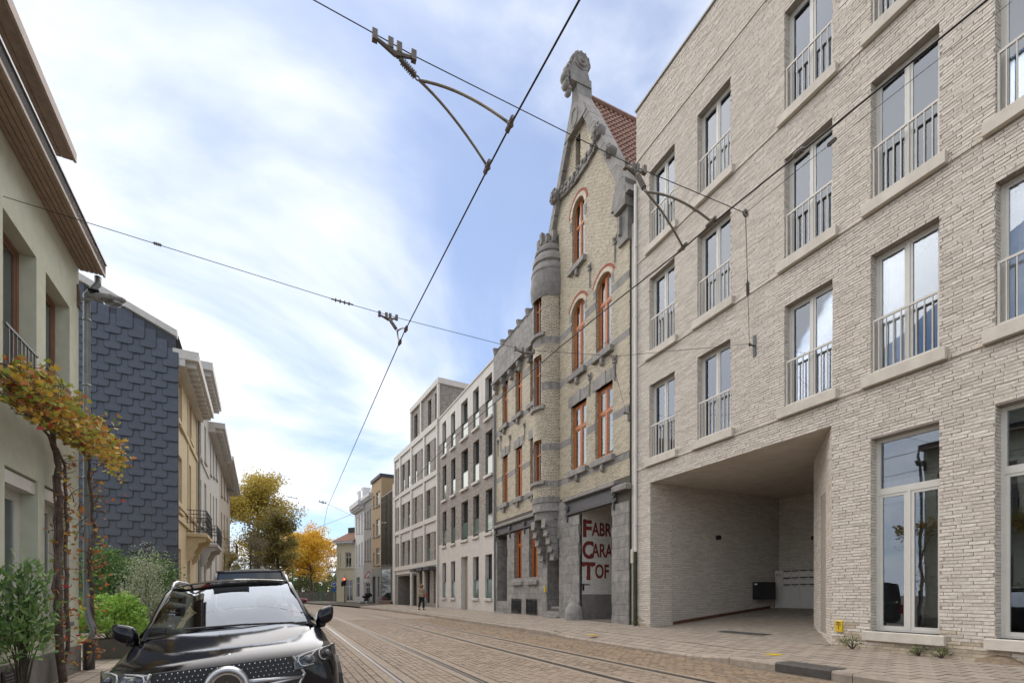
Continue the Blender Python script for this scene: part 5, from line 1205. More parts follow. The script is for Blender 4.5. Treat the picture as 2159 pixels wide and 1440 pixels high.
# ================================================================ vehicles
PAINT = M('black_car_paint', (.006,.006,.008), .09, var=0, spec=.42, coat=0.)
TRIMB = M('black_trim', (.012,.012,.013), .5, var=0); CHROME = M('chrome', (.62,.63,.64), .16, metal=1, var=0); SATIN = M('satin_chrome', (.45,.46,.47), .32, metal=1, var=0)
TYRE = M('tyre_rubber', (.02,.02,.021), .85, var=.1); ALLOY = M('alloy', (.28,.28,.29), .3, metal=.9, var=0)
WSG = glassmat('windscreen_glass', (.42,.47,.45), ior=1.5, amount=2.0); SIDEG = glassmat('car_side_glass', (.12,.13,.13), ior=1.5, amount=1.6)
LENS = M('headlight_lens', (.012,.013,.015), .05, var=0, spec=.8, coat=1.); LED = M('light_guide', (.4,.42,.43), .25, var=0)
def loft(half, name, mat, parent, sub=2, close=True):
    """body skin through mirrored half sections: half = list of (y, [(x,z) from bottom centre to top centre])"""
    mb = MB(); n = len(half[0][1]); rows_ = []
    for y, pr in half:
        pts = [(x, y if len(q_) == 2 else y+q_[2], z) for q_ in pr for x, z in (q_[:2],)]
        left = [(-x, yy, z) for x, yy, z in pts[1:-1]][::-1]
        rows_.append(pts + left)
    m = len(rows_[0])
    for r_ in rows_: mb.v += r_
    for i in range(len(rows_)-1):
        for k in range(m): j = (k+1) % m; mb.f.append((i*m+k, (i+1)*m+k, (i+1)*m+j, i*m+j)); mb.m.append(0)
    if close:
        # caps as quads across the section so that subdivision stays clean
        h = len(pts)
        for base, flip in ((0, False), ((len(rows_)-1)*m, True)):
            R_ = list(range(h)); L_ = [0]+[m-i for i in range(1, h-1)]+[h-1]
            for a in range(h-1):
                q_ = [R_[a], R_[a+1], L_[a+1], L_[a]]; q_ = [base+x for x in dict.fromkeys(q_)]
                if len(q_) >= 3: mb.f.append(tuple(q_[::-1] if flip else q_)); mb.m.append(0)
    o = mb.build(name, mat, parent, smooth=True)
    if sub: md = o.modifiers.new('sub', 'SUBSURF'); md.levels = sub; md.render_levels = sub
    return o
def patch(name, mat, parent, rows_, th=0., sub=0, both=False):
    """curved sheet through rows of points"""
    mb = MB(); n = len(rows_[0])
    for r_ in rows_: mb.v += [tuple(p) for p in r_]
    for i in range(len(rows_)-1):
        for k in range(n-1): mb.f.append((i*n+k, i*n+k+1, (i+1)*n+k+1, (i+1)*n+k)); mb.m.append(0)
    o = mb.build(name, mat, parent, smooth=True)
    if th: md = o.modifiers.new('solid', 'SOLIDIFY'); md.thickness = th; md.offset = 0
    if sub: md = o.modifiers.new('sub', 'SUBSURF'); md.levels = sub; md.render_levels = sub
    return o
def lerp(a, b, t): return tuple(x+(y-x)*t for x, y in zip(a, b))
def wheel(parent, x, y, r=.37, w=.26):
    s = 1 if x > 0 else -1
    t = MB(); t.lathe([(r*.68,-w/2),(r*.93,-w/2),(r,-w*.36),(r,w*.36),(r*.93,w/2),(r*.68,w/2)], 24, (x,y,r), axis='x'); o = t.build('wheel', TYRE, parent, smooth=True)
    q = MB(); q.lathe([(r*.69,-w/2),(r*.69,w*.3),(r*.62,w*.4),(.001,w*.4)], 24, (x if s > 0 else x,y,r), axis='x')
    for k in range(5):
        a = k*2*math.pi/5
        for d in (-.12,.12): q.tube([(x+s*w*.44,y+.05*math.cos(a),r+.05*math.sin(a)),(x+s*w*.46,y+r*.64*math.cos(a+d),r+r*.64*math.sin(a+d))], .022, 5)
    q.build('rim', ALLOY, o)
def suv(root):
    def S(y, b, w1, wm, zm, ws, zs, wh, zh, zc, dy=0): return (y, [(0,b),(w1,b),(wm,zm),(ws,zs),(wh,zh),(wh*.52,zh+(zc-zh)*.75),(0,zc)])
    st = [S(.06,.34,.56,.60,.55,.58,.80,.50,.885,.905), S(.09,.30,.75,.80,.55,.77,.855,.58,.915,.935), S(.20,.27,.87,.915,.56,.885,.91,.655,.955,.975), S(.45,.26,.93,.97,.58,.945,.965,.70,.995,1.02),
          S(.85,.26,.94,.975,.62,.955,.99,.745,1.04,1.065), S(1.25,.26,.94,.975,.64,.96,1.04,.79,1.105,1.135), S(1.5,.26,.94,.975,.66,.955,1.06,.86,1.10,1.10), S(2.4,.26,.94,.975,.66,.955,1.075,.88,1.11,1.11),
          S(3.6,.26,.94,.975,.66,.955,1.09,.88,1.13,1.13), S(4.5,.28,.92,.96,.68,.93,1.1,.84,1.15,1.15), S(4.85,.34,.84,.88,.68,.84,1.05,.72,1.12,1.12), S(4.92,.42,.7,.78,.66,.72,.98,.6,1.05,1.05)]
    body = loft(st, 'body', PAINT, root)
    # bonnet: its own panel a little above the body, with two soft ridges
    rows_ = []
    for i in range(9):
        t = i/8; y = .17+1.13*t; W_ = .60+.185*min(1, t*1.25)**.8; r_ = []
        for k in range(13):
            s = -1+k/6.; x = W_*s; base = .972+.195*t-.03*(1-t)**3*2.2
            z = base - .035*abs(s)**2.6*(1.3-.3*t) + .012*math.exp(-((abs(s)-.62)/.12)**2) - .03*abs(s)**8
            yy = y - .045*(abs(s)**2)*(1-t)*-1.5 - .05*(1-abs(s)**2)*t
            r_.append((x, yy, z))
        rows_.append(r_)
    patch('bonnet', PAINT, root, rows_, th=.012, sub=1)
    # cabin: roof, pillars, glass
    def ws(s, t):                                    # windscreen
        xb, xt = .765, .625; x = s*(xb+(xt-xb)*t); y = 1.26+.16*s*s+(.80-.02*s*s)*t; z = 1.165-.012*s*s+(.485-.012*s*s)*t+.03*math.sin(math.pi*t)
        return (x, y, z)
    patch('windscreen', WSG, root, [[ws(-1+k/6., i/8) for k in range(13)] for i in range(9)])
    fr = MB()
    e = lambda s, t: tuple(a+b for a, b in zip(ws(s, t), (0, .0, -.004)))
    for i in range(12):
        s0, s1 = -1+i/6., -1+(i+1)/6.
        fr.quad(e(s0,-.035), e(s1,-.035), e(s1,.03), e(s0,.03)); fr.quad(e(s0,.965), e(s1,.965), e(s1,1.02), e(s0,1.02))
    fr.build('windscreen_surround', TRIMB, root)
    rf = []
    for i in range(10):
        t = i/9; y = 2.05+2.35*t; zc = 1.67+.09*math.sin(math.pi*min(1,t*.8+.12)); w_ = .625+.03*math.sin(math.pi*t)-.03*t
        rf.append([(w_*s, y+(.14*(s*s) if i == 0 else .1*s*s*(1-t)), zc-.045*abs(s)**2.2) for s in [-1+k/5. for k in range(11)]])
    patch('roof', PAINT, root, rf, th=.015, sub=1)
    for s in (-1, 1):
        P = [(s*.79,1.40,1.10),(s*.735,1.72,1.32),(s*.67,2.0,1.52),(s*.645,2.25,1.618),(s*.655,3.2,1.665),(s*.63,4.1,1.62),(s*.66,4.55,1.45)]
        q = MB(); q.tube(P, [.035,.036,.036,.036,.036,.036,.034], 8); q.build('pillar', PAINT, root, smooth=True)
        rl = MB(); rl.tube([(s*.64,2.32,1.64),(s*.625,2.42,1.72),(s*.625,2.7,1.755),(s*.63,3.6,1.76),(s*.62,4.0,1.72),(s*.62,4.1,1.66)], [.015,.021,.022,.022,.02,.014], 8); rl.build('roof_rail', SATIN, root, smooth=True)
        sg = []
        for i in range(8):
            t = i/7; y = 1.62+2.75*t; zt = 1.30+.31*min(1,t*4.2) - .14*max(0,t-.75)*4*.5; xt = .745-.085*min(1,t*4.2)
            sg.append([lerp((s*.93,y,1.085),(s*xt,y,zt),k/3) for k in range(4)])
        patch('side_window', SIDEG, root, sg)
        # mirror
        m_ = MB(); m_.sphere((s*.985,1.66,1.19), .115, 14, 10, sc=(.92,.7,.95)); m_.v = [tuple(c+r_*(1 if d >= 0 else -1)*abs(d/r_)**.62 if abs(d) > 1e-6 else c for c, r_, d in zip((s*.985,1.66,1.19), (.106,.08,.10), (x-s*.985, y-1.66, z-1.19))) for x, y, z in m_.v]; m_.v = [(x+s*.012*(z-1.19)/.1, y, z+(.03*(s*x-.985)/.1)) for x, y, z in m_.v]; o = m_.build('mirror', PAINT, root, smooth=True)
        q = MB(); q.tube([(s*.90,1.62,1.09),(s*.96,1.66,1.10)], [.04,.05], 8); q.build('mirror_foot', TRIMB, o, smooth=True)
        q = MB(); q.sphere((s*.985,1.735,1.19), .09, 10, 6, sc=(1,.12,.75)); q.build('mirror_face', DARKGLASS, o, smooth=True)
        # headlight: dark lens hugging the corner with two hooked light guides
        def hl(a, b):                                # a along (0 inner, 1 outer), b up
            x = .52+.455*a-.03*a*a; y = .035+.03*a+.40*a**2.6+.06*b; z = .775+.045*a+(.125+.025*a-.02*a*a)*b+.01*math.sin(3.1*a)
            return (s*x, y-.03*math.sin(math.pi*min(1,max(0,a)))*math.sin(math.pi*min(1,max(0,b))), z)
        rw = [[hl(k/8, i/5) for k in range(9)] for i in range(6)]
        if s < 0: rw = [r_[::-1] for r_ in rw]
        hd = patch('headlight', LENS, root, rw, th=.012, sub=1)
        for a0 in (.1, .52):
            q = MB(); path = [(a0+.3,.93),(a0+.12,.93),(a0+.02,.84),(a0,.6),(a0+.03,.3),(a0+.1,.14),(a0+.28,.1)]
            q.tube([tuple(c+d for c, d in zip(hl(a,b), (0,-.022,.004))) for a, b in path], .006, 6); q.build('light_guide', LED, hd, smooth=True)
            q = MB(); c = hl(a0+.2,.5); q.sphere((c[0],c[1]-.006,c[2]), .036, 10, 6); q.build('projector', M('projector_glass', (.05,.055,.06), .08, var=0, spec=.9), hd, smooth=True)
        wheel(root, s*.845, .9); wheel(root, s*.845, 3.88)
        a_ = MB(); a_.lathe([(.41,-.02),(.44,-.02),(.44,.02),(.41,.02)], 20, (s*.972,.9,.37), axis='x'); a_.build('wheel_arch', TRIMB, root)
        vt = []
        for i in range(4):
            z = .33+.32*i/3; vt.append([(s*(.52+.33*k/4), .075+.11*(k/4)**2-.0, z) for k in range(5)])
        if s < 0: vt = [r_[::-1] for r_ in vt]
        patch('air_intake', TRIMB, root, vt)
    # grille: black plate, studs, bar, ring and three-pointed star
    gy = lambda x, z: .005+.055*(x/.6)**2+.07*(z-.55)
    gr = MB(); W_ = lambda z: .60-.16*abs(z-.74)/.2*.6
    zs = [.53+.38*i/6 for i in range(7)]; rw = []
    for z in zs: rw.append([(W_(z)*s, gy(W_(z)*s, z), z) for s in [-1+k/5. for k in range(11)]])
    patch('grille', TRIMB, root, rw)
    q = MB()
    for i in range(10):
        z = .55+.038*i
        for k in range(-15, 16):
            x = .04*k+(.02 if i % 2 else 0)
            if abs(x) > W_(z)-.03 or math.hypot(x, z-.735) < .165 or abs(z-.715) < .045: continue
            q.sphere((x, gy(x,z)-.004, z), .0085, 6, 4)
    q.build('grille_studs', CHROME, root, kind='stuff')
    fm = MB(); fm.tube([(W_(z)*1.01*s, gy(W_(z)*s,z)-.004, z) for s, z in [(-1,.91),(-1,.74),(-.97,.53),(.97,.53),(1,.74),(1,.91)]], .014, 6); fm.build('grille_frame', SATIN, root)
    bar = MB()
    for s in (-1, 1):
        for z0_, z1_, r_ in ((.752,.724,.02),(.682,.702,.018)): bar.tube([(s*.13,gy(.13,.72)-.03,z0_-.006),(s*.3,gy(.3,.72)-.018,(z0_+z1_)/2),(s*.585,gy(.585,.72)-.008,.716)], [r_*1.5,r_*1.1,r_*.8], 8)
    bar.build('grille_bar', SATIN, root, smooth=True)
    cy = gy(0,.735)-.05; bz = .735
    q = MB(); q.lathe([(.118,.0),(.118,.03),(.135,.045),(.158,.04),(.172,.01),(.172,-.03)], 32, (0,cy,bz), axis='y'); bd = q.build('badge_ring', SATIN, root, smooth=True)
    q = MB(); q.lathe([(.001,.012),(.118,.012)], 32, (0,cy,bz), axis='y'); q.build('badge_plate', LENS, bd)
    q = MB(); q.lathe([(.105,.012),(.105,.022),(.118,.022),(.118,.012)], 32, (0,cy,bz), axis='y'); q.build('badge_rim', CHROME, bd)
    q = MB()
    for k in range(3):
        a = R(90+120*k); tip = (.107*math.cos(a), .107*math.sin(a)); l1 = (.02*math.cos(a+R(60)), .02*math.sin(a+R(60))); l2 = (.02*math.cos(a-R(60)), .02*math.sin(a-R(60)))
        Y0 = cy-.014; q.add([(0,Y0-.026,bz),(tip[0],Y0-.006,bz+tip[1]),(l1[0],Y0,bz+l1[1]),(l2[0],Y0,bz+l2[1])],((0,2,1),(0,1,3),(1,2,3)))
    q.build('star', CHROME, bd)
    q = MB(); q.lathe([(.032,-.004),(.032,.004),(.026,.006),(.001,.006)], 16, (0,0,0)); em = q.build('bonnet_badge', CHROME, root, loc=(0,.255,.977), rot=(R(14),0,0))
    q = MB()
    for k in range(3): a = R(90+120*k); q.tube([(0,0,.0075),(.022*math.cos(a),.022*math.sin(a),.0075)], [.004,.0015], 4)
    q.lathe([(.022,.006),(.025,.0085),(.022,.009)], 16, (0,0,0)); q.build('badge_relief', TRIMB, em)
    # wiper, camera pod behind the glass, interior
    q = MB(); q.tube([(.62,1.30,1.158),(.1,1.262,1.192),(-.42,1.31,1.198)], .012, 5); q.build('wiper', TRIMB, root)
    q = MB(); q.tube([(.45,1.20,1.15),(.74,1.33,1.145)], .01, 5); q.build('wiper_arm', TRIMB, root)
    q = MB(); q.prism([(-.19,1.625),(.19,1.625),(.17,1.56),(.06,1.52),(-.06,1.52),(-.17,1.56)], 1.93, 2.0); q.build('sensor_pod', TRIMB, root)
    q = MB(); q.box(-.72,.72,1.55,4.3,.95,1.02); q.add([(-.74,1.32,1.09),(.74,1.32,1.09),(.74,1.8,1.06),(-.74,1.8,1.06),(.74,1.8,.95),(-.74,1.8,.95)],((0,1,2,3),(3,2,4,5))); q.build('dashboard', M('dash_plastic', (.03,.03,.031), .7), root)
    for x in (-.36, .36):
        q = MB(); q.sphere((x,2.55,1.05), .27, 10, 8, sc=(.95,.35,1.15)); o = q.build('seat', M('seat_leather', (.05,.05,.052), .6), root, smooth=True); q = MB(); q.sphere((x,2.62,1.42), .12, 10, 6, sc=(1.1,.5,.8)); q.build('headrest', M('seat_leather', (.05,.05,.052), .6), o, smooth=True)
    q = MB(); q.lathe([(.17,-.015),(.185,0),(.17,.015),(.155,0),(.17,-.015)], 20, (0,0,0), axis='y'); q.build('steering_wheel', TRIMB, root, loc=(.36,1.92,1.14), rot=(R(-25),0,0), smooth=True)
    q = MB(); q.box(-.45,.45,-.01,.03,.33,.46); q.build('lower_grille', TRIMB, root)
    return root
_s = .93
CAR = empty('parked_car', (-.41, 4.37, -.225 - .0), 0, label='glossy black parked SUV with a star grille badge and silver roof rails', cat='car')
CAR.rotation_euler = (-.012, -.083, .049); CAR.scale = (_s,)*3
suv(CAR)
# dark van parked behind it, seen from the rear
VAN = empty('parked_van', (0,0,0), 0, label='dark grey van parked behind the black SUV, only its roof and rear window showing', cat='van')
def S2(y, b, w1, wm, zm, ws_, zs, wh, zh, zc): return (y, [(0,b),(w1,b),(wm,zm),(ws_,zs),(wh,zh),(wh*.5,zc-.01),(0,zc)])
DKP = M('dark_grey_paint', (.035,.036,.042), .25, var=0, coat=1.)
loft([S2(0,.42,.8,.86,.7,.84,1.05,.72,1.12,1.12), S2(.06,.34,.88,.92,.7,.9,1.08,.84,1.14,1.14), S2(.12,.32,.9,.94,.7,.92,1.1,.86,1.16,1.16), S2(3.0,.3,.9,.94,.7,.92,1.1,.86,1.14,1.14), S2(4.3,.3,.86,.9,.7,.86,.98,.7,1.04,1.04), S2(4.5,.36,.7,.74,.6,.7,.85,.55,.88,.88)], 'body', DKP, VAN)
ro_ = []
for i in range(9):
    t = i/8; y = .1+3.0*t; ro_.append([(.70*s, y, 1.93+.03*math.sin(math.pi*t)-.13*abs(s)**4) for s in [-1+k/5. for k in range(11)]])
patch('roof', DKP, VAN, ro_, th=.02, sub=1)
patch('rear_window', M('van_glass', (.03,.032,.036), .06, var=0, spec=.9), VAN, [[(.68*s*(1.08-.1*t)+0, .09-.05*(1-t)+.04*s*s, 1.2+.69*t) for s in [-1+k/4. for k in range(9)]] for t in [i/5 for i in range(6)]])
q = MB()
for s in (-1, 1): q.tube([(s*.84,.07,1.1),(s*.78,.09,1.5),(s*.70,.12,1.87)], .05, 8); 
q.build('rear_pillar', DKP, VAN, smooth=True)
patch('tailgate_top', DKP, VAN, [[(.70*s, .075+.03*s*s, 1.86+.05*t) for s in [-1+k/4. for k in range(9)]] for t in (0,1)], th=.02)
for s in (-1, 1):
    patch('side_window', SIDEG, VAN, [[(s*.89,.2+2.6*t,1.12),(s*.78,.2+2.6*t,1.6),(s*.71,.2+2.6*t,1.87)] for t in [i/5 for i in range(6)]])
    wheel(VAN, s*.82, .9, .34, .22); wheel(VAN, s*.82, 3.6, .34, .22)
    q = MB(); q.bevbox(s*.82-.07, s*.82+.07, -.02, .08, .75, 1.08, .02); q.build('tail_light', M('tail_red', (.3,.01,.01), .3), VAN)
q = MB(); q.bevbox(-.09, .09, .0, .045, 1.60, 1.625, .005); q.build('brake_light', M('tail_red', (.3,.01,.01), .3), VAN)
q = MB(); q.tube([(.0,.35,1.93),(.0,.22,2.4)], [.012,.004], 5); q.build('antenna', BLACK, VAN)
pv = at_depth(539, 1254, 9.75); VAN.location = (pv.x, pv.y, road_z(pv.x)); VAN.rotation_euler = (0, -.05, .049); VAN.scale = (.84, 1, 1.005)
# ================================================================ plants
BARK = M('bark', (.085,.066,.05), .9, var=.35, scale=12, bump=.6, bscale=35); VBARK = M('vine_bark', (.12,.088,.075), .9, var=.4, scale=14, bump=.7, bscale=45)
def leaf_quad(mb, p, n, up, w, l, fold=.25, mi=0):
    """one folded leaf: two triangles pairs along a midrib"""
    n = n.normalized(); t = up - n*up.dot(n); t = t.normalized() if t.length > 1e-4 else n.orthogonal().normalized(); b = n.cross(t)
    k = n*fold*w
    mb.add([p, p+t*l*.5+b*w+k, p+t*l, p+t*l*.5-b*w+k, p+t*l*.5], ((0,1,4),(1,2,4),(2,3,4),(3,0,4)), mi)
def rv(rg):
    while True:
        v = Vector((rg.uniform(-1,1), rg.uniform(-1,1), rg.uniform(-1,1)))
        if .05 < v.length < 1: return v
def bush(name, loc, rad, n, mat, leaf=(.02,.06), seed=1, stems=9, label='', group='shrubs beside the slate wall', lift=.0, ragged=.5, cat='shrub', upb=.4):
    rg = random.Random(seed); root = empty(name, loc, label=label, cat=cat, group=group)
    lf = MB(); st = MB()
    tips = []
    for i in range(stems*6):
        v = rv(rg).normalized(); v.z = abs(v.z)*1.3-.15; v.normalize(); r_ = rg.uniform(.55,1.0) if rg.random() < .75 else rg.uniform(.95,1.2)
        tips.append(Vector((v.x*rad[0]*r_, v.y*rad[1]*r_, lift+rad[2]*.35+v.z*rad[2]*.75*r_)))
    for i, t in enumerate(tips):
        if i % 3 == 0: st.tube([(t.x*.05,t.y*.05,0),(t.x*.45,t.y*.45,t.z*.6),tuple(t)], [.014,.009,.003], 4)
    per = max(1, n//len(tips))
    for t in tips:
        cr = rg.uniform(.12,.24)*max(rad)*1.1
        for k in range(per):
            q = t + rv(rg)*cr
            if q.z < lift*.6+.02: q.z = lift*.6+.02+rg.random()*.1
            out = Vector((q.x,q.y,q.z-rad[2]*.3)); out = out.normalized()*.8+rv(rg)*ragged+Vector((0,0,upb))
            leaf_quad(lf, q, rv(rg)+Vector((0,0,.5)), out, leaf[0]*rg.uniform(.7,1.3), leaf[1]*rg.uniform(.7,1.3))
    st.build('stems', BARK, root); lf.build('foliage', mat, root, kind='stuff'); return root
L_BRIGHT = leafmat('bright_green_leaf', (.14,.27,.04), (.26,.45,.07), (.42,.58,.14)); L_DARK = leafmat('dark_green_leaf', (.06,.13,.04), (.11,.21,.06), (.19,.29,.08)); L_OLIVE = leafmat('olive_leaf', (.22,.25,.16), (.34,.37,.25), (.48,.5,.37)); L_MID = leafmat('oleander_leaf', (.08,.17,.05), (.16,.28,.08), (.3,.4,.15))
GZ = -.2
pp = at_depth(240, 1385, 10.6)
PL = empty('planter', (pp.x, pp.y, GZ), R(3.05), label='grey rectangular planter box on the left pavement', cat='planter')
PM = M('grey_planter', (.105,.095,.085), .7, var=.15, scale=5, streak=.2, staincol=(.07,.065,.06))
q = MB(); 
w_, d_, h_ = .36, .25, .42
q.bevbox(-w_, w_, -d_, d_, 0, h_, .0)
q = MB(); q.box(-w_,w_,-d_,-d_+.03,0,h_); q.box(-w_,w_,d_-.03,d_,0,h_); q.box(-w_,-w_+.03,-d_+.03,d_-.03,0,h_); q.box(w_-.03,w_,-d_+.03,d_-.03,0,h_); q.build('box', PM, PL)
q = MB(); q.box(-w_+.03,w_-.03,-d_+.03,d_-.03,h_-.1,h_-.05); q.build('soil', EARTH, PL)
bush('potted_shrub', (pp.x, pp.y, GZ+h_-.08), (.72,.55,.85), 3800, L_BRIGHT, (.026,.075), 3, label='bright green leafy shrub growing in the grey planter')
def gp(px, Z): p = at_depth(px, HY, Z); return (p.x, p.y, GZ)
bush('dark_shrub', gp(232,13.2), (.85,.8,2.0), 5200, L_DARK, (.03,.085), 5, label='tall dark green shrub against the slate wall left', lift=.2)
bush('dark_shrub', gp(330,14.2), (.6,.6,1.95), 3200, L_DARK, (.03,.085), 6, label='dark green shrub at the right foot of the slate wall', lift=.2)
bush('olive_shrub', gp(302,12.4), (.55,.5,1.75), 4200, L_OLIVE, (.014,.06), 7, label='grey-green olive shrub standing before the slate wall', lift=.3)
p = FL.P(U(-18), -.28, GZ)
bush('oleander_shrub', (p.x, p.y, GZ), (.22,.24,1.25), 1200, L_MID, (.02,.11), 9, label='dark leafy oleander against the green house, cut by the frame edge', lift=.25, ragged=.7, group='plants at the green house')
# vine: woody stems, big lobed leaves in autumn colours
VINE = FL.root('grape_vine'); tag(VINE, 'old grape vine with autumn leaves climbing the green house', 'vine')
def vp_(px, py, out=.08): return Vector((U(px), -out, ZZ(px, py)))
rg = random.Random(4)
def gnarly(pts, r0, r1, wob=.025):
    P = []; n = 0
    for a, b in zip(pts, pts[1:]):
        for i in range(5): P.append(a.lerp(b, i/5)+Vector((rg.uniform(-wob,wob), rg.uniform(-wob,wob)*.6, rg.uniform(-wob,wob)*.4)))
    P.append(pts[-1]); return P, [r0+(r1-r0)*i/(len(P)-1)*1. + rg.uniform(-.15,.2)*r1 for i in range(len(P))]
main = [vp_(104,1445,.16), vp_(98,1330,.14), vp_(96,1200,.13), vp_(102,1100,.14), vp_(97,1010,.14), vp_(92,960,.16), vp_(70,905,.2), vp_(40,860,.22), vp_(10,815,.22), vp_(-60,770,.2)]
main2 = [vp_(112,1440,.1), vp_(108,1350,.2), vp_(103,1230,.2), vp_(110,1130,.18), vp_(104,1020,.18), vp_(100,970,.2), vp_(60,900,.16), vp_(20,850,.16)]
sec = [vp_(164,1405,.14), vp_(172,1330,.16), vp_(170,1240,.17), vp_(163,1180,.16), vp_(170,1120,.2), vp_(163,1060,.2), vp_(158,1000,.2), vp_(150,960,.25), vp_(110,920,.3)]
for pts, a, b in ((main,.055,.022), (main2,.03,.014), (sec,.036,.016), ([vp_(102,1380,.12), vp_(92,1240,.12), vp_(100,1120,.1), vp_(93,1000,.1)],.02,.01)):
    P, rr_ = gnarly(pts, a, b); q = MB(); q.tube(P, rr_, 7); q.build('stem', VBARK, VINE, smooth=True)
sp_pts = []
tw = MB()
def twig(base, d, L_):
    P = [base]; v = d.normalized()
    for i in range(4): v = (v+rv(rg)*.35+Vector((0,0,-.06))).normalized(); P.append(P[-1]+v*L_/4)
    tw.tube(P, [.009,.007,.006,.005,.003], 4); return P
for i in range(210):                                    # canopy shoots leaning out over the street
    t = rg.random(); px = -70+268*t; py = 785+172*t+rg.uniform(-38,40)
    P = twig(vp_(px, py, .2), Vector((rg.uniform(-.3,.8), -rg.uniform(.2,1.), rg.uniform(-.3,.45))), rg.uniform(.25,.5)); sp_pts += [(q_, 1.) for q_ in P[1:]]*1
for pts in (main[:6], sec[:7]):
    for i in range(46):
        k = rg.randrange(len(pts)-1); b = pts[k].lerp(pts[k+1], rg.random())
        P = twig(b, Vector((rg.uniform(-.9,1.), -rg.uniform(.1,.8), rg.uniform(-.3,.6))), rg.uniform(.12,.32)); sp_pts += [(P[-1], .62), (P[2], .4)]
for i in range(150):                                   # rusty leaves and dead shoots round the lower stems
    px = rg.choice((rg.gauss(112,17), rg.gauss(128,20), rg.gauss(172,11))); py = rg.uniform(1040,1400)
    b = vp_(px, py, rg.uniform(.06,.3))
    if i % 3 == 0: twig(b, Vector((rg.uniform(-.8,.8), -rg.uniform(0,.4), rg.uniform(-.2,.8))), rg.uniform(.12,.3))
    sp_pts.append((b, .8))
tw.build('twigs', VBARK, VINE, kind='stuff')
def vine_leaf():
    out = []
    for k in range(5):
        a = R(-100+50*k); r_ = (.75,.95,1.1,.95,.75)[k]
        out += [(r_*math.sin(a), r_*math.cos(a)), (.55*math.sin(a+R(25)), .55*math.cos(a+R(25)))]
    out = out[:-1]; mb = MB(); mb.v = [(0,0,0)]+[(x, y, .12*(abs(x)+abs(y))*(1 if i % 2 else .4)) for i, (x, y) in enumerate(out)]
    n = len(out); mb.f = [(0,i+1,i+2) for i in range(n-1)]+[(0,n,1)]; mb.m = [0]*n; return mb
VL = [leafmat('vine_leaf_'+n_, *c) for n_, c in (('green',((.2,.26,.05),(.32,.36,.06),(.45,.44,.08))),('gold',((.5,.32,.05),(.62,.38,.06),(.5,.42,.08))),('rust',((.45,.14,.035),(.55,.22,.05),(.38,.13,.05))),('brown',((.28,.12,.05),(.35,.17,.07),(.2,.1,.05))),('red',((.42,.03,.03),(.5,.06,.05),(.35,.05,.03))))]
vm = []
for m_ in VL:
    b = vine_leaf(); me_ = bpy.data.meshes.new('leaf'); me_.from_pydata(b.v, [], b.f); me_.materials.append(m_); vm.append(me_)
lst = []
for q_, pr in sp_pts:
    for j in range(4 if pr == 1. else 2):
        if rg.random() < (.74 if pr == 1. else pr):
            up = pr == 1.; c = rg.choices(range(5), (34,38,20,6,2) if up else (16,12,38,30,4))[0]
            lst.append((q_+rv(rg)*.09, c, rg.uniform(.04,.075) if up else rg.uniform(.035,.058), (rg.uniform(.5,1.5), rg.uniform(-.6,.6), rg.uniform(-3.1,3.1))))
lst.append((vp_(197,1040,.5), 4, .06, (1.2,.1,.3))); lst.append((vp_(192,1052,.5), 4, .05, (1.,.3,2.)))
rg.shuffle(lst)
def depthleaf(t): return project(FL.P(t[0].x, t[0].y, t[0].z))[2]/t[2]
n1, n2 = nearest_first(lst, depthleaf)
for t in n1:
    o = link('leaf', vm[t[1]], VINE, loc=t[0], rot=t[3]); o.scale = (t[2],)*3
for c in range(5):
    b = MB(); base_ = vine_leaf()
    for t in n2:
        if t[1] != c: continue
        from mathutils import Euler
        Mx = Matrix.Translation(t[0]) @ Euler(t[3]).to_matrix().to_4x4() @ Matrix.Scale(t[2], 4); b.add([Mx @ Vector(v) for v in base_.v], base_.f)
    if b.f: b.build('leaves', VL[c], VINE, kind='stuff')
print('vine leaves', len(lst))
tr_ = MB()
for px in (112, 126, 140): tr_.tube([vp_(px,1160,.03), vp_(px,1385,.03)], .006, 4)
for py in (1180,1230,1280,1330,1375): tr_.tube([vp_(108,py,.03), vp_(144,py,.03)], .006, 4)
o = tr_.build('trellis', STEEL, None, label='thin wire trellis on the green wall behind the vine', cat='trellis'); o.location = FL.P(0); o.rotation_euler = (0,0,FL.rz)
# ground cover at the vine's foot and weeds at the right wall
L_WEED = leafmat('weed_leaf', (.06,.10,.02), (.10,.15,.03), (.17,.2,.05))
def weed(px, py, z, s, seed, label, n=60): 
    p = at_z(px, py, z)
    if p.x > 9.86: r_ = ray(px); p = Vector((9.86, r_.y*9.86/r_.x, z))
    bush('weed', (p.x, p.y, z-.01), (s,s*.6,s*.9), n, L_WEED, (.008,.05), seed, stems=4, label=label, group='weeds at the foot of walls', cat='weed', upb=.9)
weed(115,1425,-.2,.25,1,'low pale green weed at the foot of the vine',160)
weed(1797,1362,.14,.24,2,'tuft of weeds at the wall foot right of the passage',200)
weed(1937,1379,.13,.15,3,'small tuft of weeds below the glazed door',140)
weed(1986,1385,.13,.17,4,'second tuft of weeds along the pale brick wall',140)
weed(1338,1316,.2,.13,5,'weeds at the foot of the mossy downpipe',90)
p = at_z(2110,1396,.125); q = MB(); q.lathe([(.28,0),(.2,.05),(.1,.1),(.001,.12)], 14, (p.x,p.y,.115), sx=.8, sy=1.2); q.v = [(x+rg.uniform(-.012,.012), y+rg.uniform(-.012,.012), z+rg.uniform(-.008,.008)) for x,y,z in q.v]; q.build('sand_pile', M('loose_sand', (.21,.155,.105), .95, var=.25, scale=18, bump=.7, bscale=90), None, smooth=True, label='small heap of brown sand at the pale brick wall', cat='sand pile')
